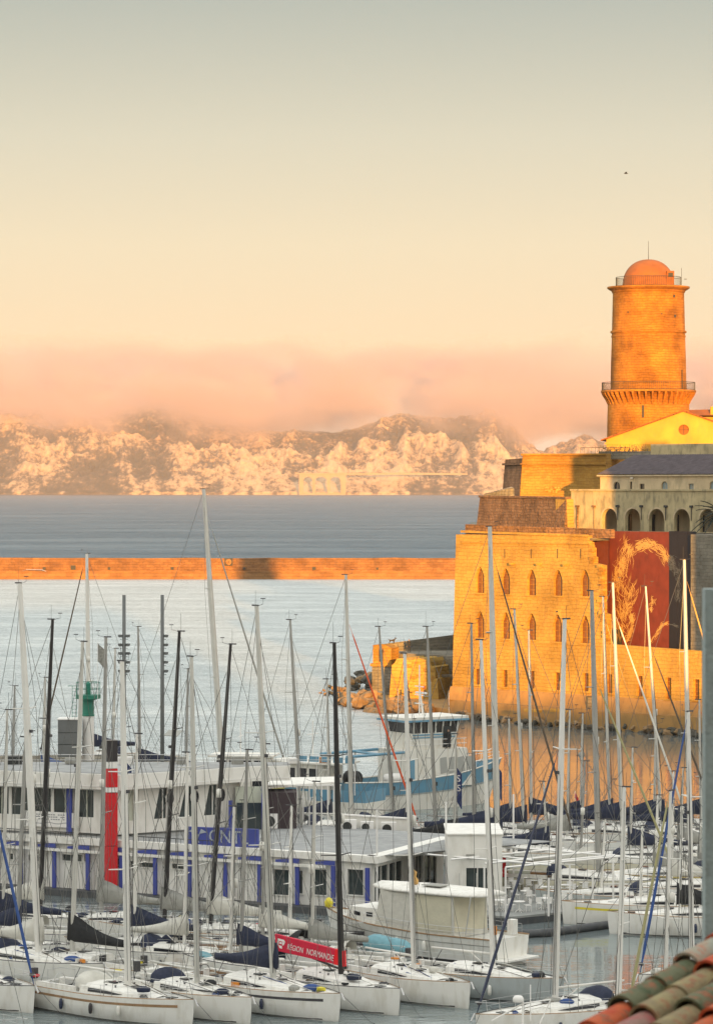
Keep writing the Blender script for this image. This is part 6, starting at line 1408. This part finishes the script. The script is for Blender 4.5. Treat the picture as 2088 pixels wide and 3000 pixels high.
MB().box(W(-1.6, .3, 4.62), (1.5, 1.0, .05), h4).build('solar_panel', 'canvas_grey', t4)
MB().lathe([(0, 0), (.28, .02), (.30, .3), (.14, .5), (.2, .8), (0, .95)], W(.2, .2, 4.5), 10).build('roof_lamp', 'sail_ochre', t4, True)
MB().box(W(-6.9, 1.3, 2.3), (.35, .3, .55), h4).build('orange_box', 'orange_plastic', t4); MB().box(W(-7.2, -.3, 2.4), (.45, .5, .9), h4).build('locker', 'deck_white', t4)
MB().box(W(-7.7, 0, .45), (.9, 3.6, .10), h4).build('swim_platform', 'deck_white', t4)
MB().lathe([(0, -.3), (.26, -.2), (.3, .1), (.15, .35), (0, .4)], pt4(.97, 1, 1.0)+Vector((0, 0, .35)), 10).build('yellow_buoy', 'yellow_plastic', t4, True)
MB().tube([W(-5.2, 1.9, 1.9), W(-5.6, 1.9, 4.3)], .04, 5).build('roof_post', 'steel_tube', t4)
for u in (.35, .5, .85): MB().lathe([(0, -.4), (.12, -.36), (.15, -.1), (.15, .2), (.08, .36), (0, .4)], pt4(u, 1, .55)+p4*.17, 8).build('fender', 'fender_white', t4, True)
# covered tender alongside
a, b_ = PX(1062, 2760, 203.5), PX(1212, 2790, 201.5); d = (b_-a).normalized(); nn = Vector((-d.y, d.x, 0)).normalized(); rows = []
for i in range(10):
    k = i/9; w = .62*(1-abs(2*k-1)**5)+.05; q_ = a.lerp(b_, k); rows.append([q_+nn*w*math.cos(an)*1.1+Vector((0, 0, w*math.sin(an)*(1 if math.sin(an) > 0 else .9)+.04*math.sin(i*1.7+an*2))) for an in np.linspace(0, 2*math.pi, 13)[:-1]])
tag(MB().loft(rows, closed=True, cap0=True, cap1=True).build('covered_tender', 'canvas_sky', smooth=True), 'small tender wrapped in pale blue canvas beside the motor yacht', 'tender')
# boat with radar post at the bottom edge
c5 = PX(1575, 0, 166); t5 = thing('radar_boat', 'boat at the bottom edge with railed arch and white radar dome', 'motorboat', (c5.x, c5.y, 0), math.radians(20))
W5, half5, f5, p5, pt5 = hull_loft((c5.x, c5.y), 20, 9, 3.2, lambda u: 1.3+.6*max(0, u-.4), [('hull', 'hull_white', -.1, 1.0)], t5); W = W5
MB().loft([[pt5(i/18, 1, .9), pt5(i/18, -1, .9)] for i in range(19)]).build('deck', 'deck_white', t5)
b_ = PX(1530, 2985, 167); mb = MB().tube([b_-Vector((0, 0, 1)), PX(1531, 2925, 167)], .05, 5); mb.tube([PX(1440, 2990, 167), PX(1530, 2940, 167), PX(1612, 2928, 167)], .04, 5); mb.tube([PX(1553, 2990, 167), PX(1553, 2885, 167)], .03, 5); mb.tube([PX(1580, 3000, 167), PX(1612, 2928, 167)], .035, 5); mb.build('radar_arch', 'white_paint', t5)
MB().lathe([(0, 0), (.27, .02), (.28, .2), (.2, .32), (0, .34)], PX(1517, 2936, 167), 14).build('radar_dome', 'white_paint', t5, True)

t6 = thing('tender_boat', 'small boat with navy cover at the bottom edge before the tiles', 'motorboat', PX(1655, 3010, 172))
W6, _, f6_, p6_, pt6 = hull_loft(PX(1655, 0, 172).to_2d(), 200, 6, 2.2, lambda u: .9+.3*u, [('hull', 'hull_white', -.1, 1.0)], t6); 
MB().loft([[pt6(i/18, 1, 1.02), (pt6(i/18, 1, 1.0)+pt6(i/18, -1, 1.0))/2+Vector((0, 0, .5*math.sin(math.pi*min(1, i/14)))), pt6(i/18, -1, 1.02)] for i in range(19)]).build('canvas_cover', 'canvas_navy', t6, True)

# ------------------------------------------------------------------ green harbour light and floodlight poles
DL = 335.0; zl0 = ZAT(2216, DL)
x0 = PX(120, 0, DL).x
MB().prism([(x0-14, DL-2, -1), (PX(520, 0, DL).x, DL-3, -1), (PX(520, 0, DL).x, DL+6, -1), (x0-14, DL+6, -1)], (0, 0, zl0+.6)).build('light_pier', 'fort_grey', kind='structure')
gl = thing('harbour_light', 'green harbour light with railed gallery on a white column', 'lighthouse', PX(259, 2216, DL))
c = PX(259, 0, DL); zz = lambda y: ZAT(y, DL)
MB().lathe([(.62, zl0-.5), (.57, zz(2096))], (c.x, c.y, 0), 20).build('column', 'white_paint', gl, True); MB().lathe([(.66, zz(2097)), (.66, zz(2093)), (.58, zz(2092)), (.58, zz(2050))], (c.x, c.y, 0), 20).build('lantern_room', 'green_paint', gl)
MB().lathe([(.6, zz(2052)), (1.0, zz(2048)), (1.28, zz(2046)), (1.28, zz(2035)), (0, zz(2035))], (c.x, c.y, 0), 20).build('gallery', 'green_paint', gl)
mb = MB()
for k in range(14):
    a = 2*math.pi*k/14; mb.tube([(c.x+1.22*math.cos(a), c.y+1.22*math.sin(a), zz(2035)), (c.x+1.22*math.cos(a), c.y+1.22*math.sin(a), zz(1999))], .025, 4, False)
for y in (1999, 2018): mb.tube([(c.x+1.22*math.cos(a), c.y+1.22*math.sin(a), zz(y)) for a in np.linspace(0, 2*math.pi, 21)], .03, 4, False)
mb.build('gallery_railing', 'green_paint', gl)
MB().lathe([(.28, zz(2035)), (.28, zz(2003)), (.1, zz(1998)), (0, zz(1997))], (c.x, c.y, 0), 12).build('lantern', 'green_paint', gl)
mb = MB(); lx = c.x-1.35
for dx in (-.25, .2): mb.tube([(lx+dx, c.y-.3, zz(2100)), (lx+dx, c.y-.3, zz(2008))], .03, 4)
for k in range(9): mb.tube([(lx-.25, c.y-.3, zz(2098)+k*.36), (lx+.2, c.y-.3, zz(2098)+k*.36)], .02, 4)
mb.tube([(lx-.7, c.y-.3, zz(2009)), (lx+.8, c.y-.3, zz(2009))], .03, 4); mb.build('ladder', 'green_paint', gl)
eq = thing('grey_shed', 'plain grey panelled shed beside the green harbour light', 'shed', PX(203, 2216, DL-1)); 
b_ = PX(203, 2161, DL-1); MB().box(b_, (2.05, 2.4, 3.8)).build('wall', 'canvas_grey', eq); mat('shed_grey', (.15, .16, .16), .7, var=.12); eq.children[0].data.materials[0] = MATX['shed_grey']
MB().box(b_+Vector((0, 0, 1.95)), (2.2, 2.6, .12)).build('roof', 'white_paint', eq)
for k in range(2): MB().box(b_+Vector((0, -1.21, -.6+k*1.2)), (2.06, .04, .06)).build('panel_joint', 'dark_iron', eq)
mb = MB()
for k in range(26): mb.tube([PX(170+k*7, 2242, DL-2.5), PX(170+k*7, 2216, DL-2.5)], .02, 4, False)
mb.tube([PX(168, 2216, DL-2.5), PX(352, 2216, DL-2.5)], .03, 4)
for nm, px in (('left', 364), ('right', 476)):
    D_ = 325.0; b_ = PX(px, 2262, D_); t_ = PX(px, 1743, D_); fp = thing('floodlight_pole', 'tall grey pole with a column of floodlights, %s of the two' % nm, 'light pole', (b_.x, b_.y, 0), 0, 'floodlight poles')
    MB().tube([(b_.x, b_.y, 0), t_], [.21, .17], 10).build('pole', 'shed_grey', fp, True)
    for k, y in enumerate((1863, 1889, 1914, 1940, 1966)):
        for sg in ((-1, 1) if px == 364 else (1,)):
            q_ = PX(px+sg*11, y, D_); o = MB().lathe([(0, -.16), (.2, -.12), (.24, .12), (0, .14)], q_+Vector((0, -.05, 0)), 8).build('floodlight', 'shed_grey', fp); MB().tube([q_, PX(px, y+9, D_), q_+Vector((0, 0, -.35))], .03, 4).build('bracket', 'dark_iron', o)
sp = thing('solar_panel', 'tilted solar panel on a short post beyond the clubhouse', 'solar panel', PX(505, 2260, 300)); MB().prism([PX(480, 2155, 300), PX(520, 2158, 299), PX(536, 2141, 301), PX(495, 2140, 302)], (0, 0, .05)).build('panel', 'canvas_grey', sp); MB().tube([PX(505, 2262, 300), PX(505, 2152, 300)], .05, 5).build('post', 'white_paint', sp)

# flags
def flag(px, py, D, h, cols, label, w=.9, hang=1.2):
    b_ = PX(px, py, D); t_ = thing('flag', label, 'flag', (b_.x, b_.y, b_.z-h)); MB().tube([(b_.x, b_.y, b_.z-h), b_], .022, 5).build('staff', 'white_paint', t_)
    rows = [[b_+Vector((w*k/6*.45, .08*math.sin(k*1.4+j*.8), -.05-j*hang/5-k*.11-.03*math.sin(j*2+k))) for j in range(6)] for k in range(7)]
    MB().loft(rows).build('cloth', cols, t_, True); return t_
mat('flag_blue', (.03, .05, .16), .8, var=.5, scale=5); mat('flag_grey', (.30, .30, .27), .8, var=.5, scale=6)
flag(287, 1882, 320, 9.5, 'flag_grey', 'grey striped flag hanging near the green harbour light', 1.4, 1.8)
flag(368, 2225, 240, 1.6, 'flag_blue', 'blue and white flag on the thick white mast', 1.0, 1.1)
ft = flag(1337, 2245, 280, 7, 'flag_blue', 'dark blue feather flag with white letters, left of the two', 1.0, 3.0)
flag(1454, 2240, 276, 7, 'flag_blue', 'dark blue feather flag beside the tall mast, right of the two', 1.0, 2.4)
flag(1683, 2318, 285, 2.0, 'canvas_red', 'small red flag among the navy boom covers', .7, .5)
text_obj('lettering', 'S', .8, 'white_print', PX(1336, 2290, 279.7), (1, 0, 0), (0, 0, 1), ft, .004); text_obj('lettering', 'S', .8, 'white_print', PX(1337, 2318, 279.7), (1, 0, 0), (0, 0, 1), ft, .004)
# mooring buoy
bz = PZ(1702, 2213, 0); by = thing('mooring_buoy', 'round grey mooring buoy on the orange water', 'buoy', bz); MB().lathe([(0, -.2), (.32, -.1), (.34, .15), (.2, .36), (0, .42)], bz, 12).build('float', 'canvas_grey', by, True); MB().tube([bz+Vector((0, 0, .4)), bz+Vector((0, 0, .6))], .05, 5).build('ring', 'dark_iron', by)

# ------------------------------------------------------------------ people, dog, gull
mat('dark_coat', (.03, .032, .034), .85, var=.3, scale=6); mat('skin', (.42, .26, .18), .6); mat('dark_hair', (.025, .02, .016), .8); mat('dog_fur', (.06, .05, .04), .9)
def skin_mesh(name, joints, edges, m, parent, matrix, root=0, levels=1):
    me = bpy.data.meshes.new(name); me.from_pydata([j[0] for j in joints], edges, []); o = bpy.data.objects.new(name, me); COL.objects.link(o); o.parent = parent; o.matrix_local = matrix
    sk = o.modifiers.new('skin', 'SKIN'); sk.use_smooth_shade = True
    if not me.skin_vertices: me.attributes.new('x', 'FLOAT', 'POINT')
    return o
def body(name, chains, m, parent):
    "one continuous figure: joint chains with radii, grown with a Skin modifier"
    V, E, Rr, idx = [], [], [], {}
    for ch in chains:
        pr = None
        for key, pos, r in ch:
            if key not in idx: idx[key] = len(V); V.append(pos); Rr.append(r)
            if pr is not None: E.append((pr, idx[key]))
            pr = idx[key]
    me = bpy.data.meshes.new(name); me.from_pydata(V, E, []); o = bpy.data.objects.new(name, me); COL.objects.link(o)
    o.parent = parent; me.materials.append(MATX[m])
    bpy.context.view_layer.objects.active = o
    sk = o.modifiers.new('skin', 'SKIN'); sk.use_smooth_shade = True
    for k, sv in enumerate(me.skin_vertices[0].data): sv.radius = (Rr[k] if isinstance(Rr[k], tuple) else (Rr[k], Rr[k])); sv.use_root = (k == 0)
    sb_ = o.modifiers.new('sub', 'SUBSURF'); sb_.levels = 1; sb_.render_levels = 1
    return o
def person(label, loc, rz, pose='stand', coat='dark_coat'):
    t = thing('person', label, 'person', loc, rz)
    arm_r = [('sh_r', (-.19, 0, 1.42), .06), ('el_r', (-.26, .02, 1.15), .05), ('wr_r', (-.24, .14, .95), .036), ('ha_r', (-.23, .20, .88), .04)]
    arm_l = [('sh_l', (.19, 0, 1.42), .06), ('el_l', (.27, .02, 1.15), .05), ('wr_l', (.25, .10, .92), .036), ('ha_l', (.24, .13, .85), .04)]
    if pose == 'fish': arm_r[1:] = [('el_r', (-.24, .22, 1.22), .05), ('wr_r', (-.12, .45, 1.28), .036), ('ha_r', (-.08, .52, 1.30), .04)]; arm_l[1:] = [('el_l', (.24, .20, 1.18), .05), ('wr_l', (.06, .36, 1.15), .036), ('ha_l', (0, .42, 1.17), .04)]
    body('body', [[('pel', (0, 0, .95), (.15, .11)), ('wai', (0, 0, 1.12), (.14, .105)), ('che', (0, 0, 1.34), (.17, .115)), ('nek', (0, 0, 1.50), .06), ('hd0', (0, .015, 1.60), .085), ('hd1', (0, .015, 1.72), .075)],
        [('che', 0, 0)]+arm_r, [('che', 0, 0)]+arm_l,
        [('pel', 0, 0), ('hip_r', (-.10, 0, .88), .10), ('kne_r', (-.12, .04, .48), .068), ('ank_r', (-.13, 0, .09), .048), ('toe_r', (-.14, .16, .04), .04)],
        [('pel', 0, 0), ('hip_l', (.10, 0, .88), .10), ('kne_l', (.13, .0, .48), .068), ('ank_l', (.15, -.05, .09), .048), ('toe_l', (.17, .11, .04), .04)]], coat, t)
    M = rootm(t)
    hdo = MB().lathe([(0, 1.52), (.075, 1.55), (.092, 1.63), (.085, 1.71), (.04, 1.765), (0, 1.77)], M @ Vector((0, .03, 0)), 12).build('head', 'skin', t, True)
    MB().lathe([(.10, 1.62), (.102, 1.70), (.06, 1.78), (0, 1.795)], M @ Vector((0, .0, 0)), 12).build('hair', 'dark_hair', t, True)
    MB().box(M @ Vector((0, .125, 1.63)), (.025, .03, .04), rz).build('nose', 'skin', hdo)
    for s_ in (-1, 1):
        MB().box(M @ Vector((.035*s_, .112, 1.665)), (.02, .012, .012), rz).build('eye', 'dark_hair', hdo)
        hp = M @ Vector(arm_r[-1][1] if s_ < 0 else arm_l[-1][1])
        hm = MB()
        for k in range(4): hm.tube([hp+Vector(((k-1.5)*.02, 0, -.02)), hp+Vector(((k-1.5)*.022, .03, -.07)), hp+Vector(((k-1.5)*.02, .04, -.10+.01*abs(k-1.5)))], [.011, .010, .008], 5)
        hm.tube([hp+Vector((.04*-s_, .01, 0)), hp+Vector((.055*-s_, .045, -.03))], [.012, .009], 5); hm.build('fingers', 'skin', t)
    return t
p1 = person('person in a dark coat standing on the dark platform beside the dog', Vector((PX(1198, 0, 458).x, 458, pz)), 2.6)
p2_ = person('person in dark clothes fishing with a rod before the orange block', PZ(1197, 2056, 1.0), -1.2, 'fish')
a = rootm(p2_) @ Vector((-.08, .52, 1.3)); tag(MB().tube([a-Vector((.1, 0, .2)), a+Vector((1.5, -.6, 1.2))], [.02, .01], 4).build('fishing_rod', 'dark_iron'), 'thin fishing rod held by the person before the orange block', 'fishing rod')
W = lambda x, y, z: Vector((cT.x, cT.y, 0))+f*x+p*y+Vector((0, 0, z))
hT_ = math.radians(33); fT = Vector((math.cos(hT_), math.sin(hT_), 0)); pT = Vector((-fT.y, fT.x, 0))
person('person in dark clothes standing in the trawler wheelhouse door', Vector((cT.x, cT.y, 0))+fT*2.2-pT*2.28+Vector((0, 0, 5.5)), 2.9)
dg = thing('dog', 'dark dog standing on the parapet top left of the person', 'dog', Vector((PX(1148, 0, 460).x, 460.3, pz+1.06)), .25)
body('body', [[('hip', (-.28, 0, .48), .11), ('bel', (-.02, 0, .47), .12), ('che', (.25, 0, .48), .15), ('nek', (.42, 0, .66), .085), ('hd', (.52, 0, .78), .085), ('mz', (.68, 0, .75), .045)],
    [('hip', 0, 0), ('tl0', (-.42, 0, .56), .04), ('tl1', (-.60, 0, .70), .025)],
    [('che', 0, 0), ('fl', (.27, .09, .30), .055), ('fl2', (.26, .09, .16), .035), ('fl3', (.29, .09, .02), .035)], [('che', 0, 0), ('fr', (.27, -.09, .30), .055), ('fr2', (.28, -.09, .16), .035), ('fr3', (.33, -.09, .02), .035)],
    [('hip', 0, 0), ('bl', (-.24, .09, .32), .07), ('bl2', (-.40, .09, .18), .035), ('bl3', (-.36, .09, .02), .035)], [('hip', 0, 0), ('br', (-.26, -.09, .32), .07), ('br2', (-.42, -.09, .18), .035), ('br3', (-.40, -.09, .02), .035)]], 'dog_fur', dg)
for s_ in (-1, 1): M = rootm(dg); MB().lathe([(.04, 0), (.03, .06), (0, .11)], M @ Vector((.47, .06*s_, .83)), 6).build('ear', 'dog_fur', dg)
gb = PX(1832, 508, 420); gu = thing('gull', 'small dark gull flying high in the sky', 'bird', gb)
mb = MB(); mb.lathe([(0, -.28), (.06, -.15), (.075, .02), (.05, .2), (0, .3)], (0, 0, 0), 8); mb.v = [gb+Vector((v.z, v.x, v.y)) for v in mb.v]; mb.build('body', 'dark_coat', gu, True)
for s_ in (-1, 1): MB().loft([[gb+Vector((.10, s_*.03, .02)), gb+Vector((-.10, s_*.03, .02))], [gb+Vector((.14, s_*.25, .18)), gb+Vector((-.08, s_*.25, .17))], [gb+Vector((-.02, s_*.62, .10)), gb+Vector((-.12, s_*.6, .08))]]).build('wing', 'dark_coat', gu)

# ------------------------------------------------------------------ palm at the right edge, near roof and shutter
mat('palm_green', (.02, .036, .026), .7, var=.3, scale=3); mat('palm_trunk', (.12, .09, .06), .9)
pc_ = Vector((PX(2112, 0, 408).x, 408, ZAT(1502, 408)))
pm = thing('palm_tree', 'dark palm reaching its fronds in from the right edge', 'palm', (pc_.x, pc_.y, 23.6))
MB().tube([(pc_.x+.2, pc_.y, 23.4), (pc_.x, pc_.y, pc_.z)], [.32, .24], 10).build('trunk', 'palm_trunk', pm)
R = random.Random(8)
for k in range(34):
    a = 2*math.pi*k/34+R.uniform(-.1, .1); el = R.uniform(-.5, 1.0); d0 = Vector((math.cos(a)*math.cos(el), math.sin(a)*math.cos(el), math.sin(el))); L_ = R.uniform(3.0, 4.2); mb = MB(); prev = pc_.copy(); side = d0.cross(Vector((0, 0, 1))).normalized()
    for j in range(1, 11):
        q_ = pc_+d0*L_*j/10+Vector((0, 0, -.9*(j/10)**2*L_*.32)); mb.tube([prev, q_], .05, 3, False)
        for sg in (-1, 1):
            ll = .75*math.sin(math.pi*min(1, (j+1)/11))+.12; tip = q_+side*sg*ll*.7+d0*ll*.75-Vector((0, 0, .12)); wv = d0.cross(side)*.05+d0*.10
            mb.quad(q_-wv, tip, q_+wv)
        prev = q_
    mb.build('frond', 'palm_green', pm)

def tile_material(name, c1, c2, c3):
    m, n, l, b = newmat(name); g = n.new('ShaderNodeNewGeometry')
    def nz(sc, off): 
        mp = n.new('ShaderNodeMapping'); mp.inputs['Location'].default_value = (off,)*3; l.new(g.outputs['Position'], mp.inputs[0])
        z = n.new('ShaderNodeTexNoise'); z.inputs['Scale'].default_value = sc; z.inputs['Detail'].default_value = 8; z.inputs['Roughness'].default_value = .6; l.new(mp.outputs[0], z.inputs['Vector']); return z.outputs['Fac']
    r1 = n.new('ShaderNodeValToRGB'); ramp_set(r1, [(.42, c1), (.52, c2)]); l.new(nz(8, 3), r1.inputs[0])
    r2 = n.new('ShaderNodeValToRGB'); ramp_set(r2, [(.53, (0, 0, 0)), (.62, (.6,)*3)]); l.new(nz(16, 11), r2.inputs[0])
    mx_ = n.new('ShaderNodeMix'); mx_.data_type = 'RGBA'; mx_.inputs['B'].default_value = (*c3, 1); l.new(r2.outputs[0], mx_.inputs[0]); l.new(r1.outputs[0], mx_.inputs['A']); l.new(mx_.outputs['Result'], b.inputs['Base Color'])
    b.inputs['Roughness'].default_value = .85; bu = n.new('ShaderNodeBump'); bu.inputs['Distance'].default_value = .012; l.new(nz(45, 0), bu.inputs['Height']); l.new(bu.outputs[0], b.inputs['Normal']); MATX[name] = m
tile_material('tile_red', (.46, .062, .02), (.52, .11, .035), (.13, .13, .075)); tile_material('tile_green', (.065, .09, .04), (.13, .14, .075), (.34, .08, .03)); tile_material('tile_grey', (.30, .25, .12), (.24, .19, .10), (.30, .10, .05)); tile_material('tile_pale', (.30, .32, .26), (.36, .30, .22), (.45, .10, .04)); tile_material('tile_rose', (.34, .10, .09), (.30, .17, .14), (.22, .20, .14))
P0, P1 = PX(2190, 2728, 18.6), PX(1770, 3020, 17.2)
dv = (P1-P0); Ld = dv.length; dv.normalize(); wv = (PX(2075, 2885, 17.55)-PX(1960, 2838, 17.95)); wv = (wv-dv*wv.dot(dv)); wv.normalize(); nv = dv.cross(wv).normalized(); nv = nv if nv.z > 0 else -nv
rf = thing('tiled_roof', 'near roof of mossy red barrel tiles in the lower right corner', 'roof', P0)
TW, TL = .205, .40
seqs = [['tile_red', 'tile_pale', 'tile_green', 'tile_green', 'tile_red', 'tile_red'], ['tile_rose', 'tile_red', 'tile_grey', 'tile_grey', 'tile_rose', 'tile_green'], ['tile_red', 'tile_grey', 'tile_rose', 'tile_green', 'tile_grey', 'tile_red'], ['tile_rose', 'tile_grey', 'tile_rose', 'tile_red', 'tile_red', 'tile_red'], ['tile_red', 'tile_rose', 'tile_grey', 'tile_red', 'tile_rose', 'tile_red']]
R = random.Random(6)
for r_ in range(5):
    for k in range(-3, 6):
        o_ = P0+wv*(TW*r_)+dv*(TL*.92*k+.13*(r_ % 2))+nv*(.012*(k % 2)+R.uniform(0, .008)); rows = []; jit = R.uniform(-.012, .012)
        for e in range(5):
            x = TL*e/4; rad = .090-.012*(1-e/4)
            rows.append([o_+dv*x+wv*(rad*math.cos(a)+jit)+nv*(rad*math.sin(a)+.02*e/4) for a in np.linspace(0, math.pi, 11)])
        inner = [[o_+dv*TL+wv*(.074*math.cos(a)+jit)+nv*(.074*math.sin(a)+.02) for a in np.linspace(0, math.pi, 11)]]
        mb = MB().loft(rows); mb.loft([rows[-1], inner[0]]); ob = mb.build('cap_tile', seqs[r_][k % 6], rf, True)
        # channel tile between the rows
        rows = [[o_+wv*TW*.5+dv*(x+.1)+wv*(.085*math.cos(a))-nv*(.075*math.sin(a)-.03-.015*x) for a in np.linspace(0, math.pi, 7)] for x in (0, TL)]
        MB().loft(rows).build('channel_tile', 'tile_grey', rf, True)
MB().prism([P0-dv*1.4-wv*.06-nv*.06, P0+dv*1.9-wv*.06-nv*.06, P0+dv*1.9+wv*1.2-nv*.06, P0-dv*1.4+wv*1.2-nv*.06], nv*-.05).build('roof_boarding', 'tile_green', rf)
mat('wash_blue', (.30, .37, .37), .7, var=.14, scale=6, dirt=(.18, .2, .18), dirt_amt=.5, bump=.01, bscale=30); mat('louvre_green', (.10, .17, .16), .6, var=.1)
sh_ = thing('shutter_post', 'pale blue grey painted post of a near wall along the right edge', 'post', PX(2080, 2760, 21))
a, b_ = PX(2064, 2780, 21), PX(2064, 1726, 21)
MB().box(((a.x+.045), 21.1, (a.z+b_.z)/2), (.088, .2, b_.z-a.z)).build('frame', 'wash_blue', sh_)
MB().box(((a.x+.33), 21.12, ZAT(1726, 21)-.33), (.48, .2, .66)).build('head_panel', 'wash_blue', sh_)
MB().box(((a.x+.33), 21.16, ZAT(2200, 21)), (.48, .16, .78)).build('louvre_panel', 'louvre_green', sh_)
MB().box(((a.x+.33), 21.12, ZAT(2590, 21)), (.48, .2, .9)).build('lower_panel', 'wash_blue', sh_)
mist(); haze()
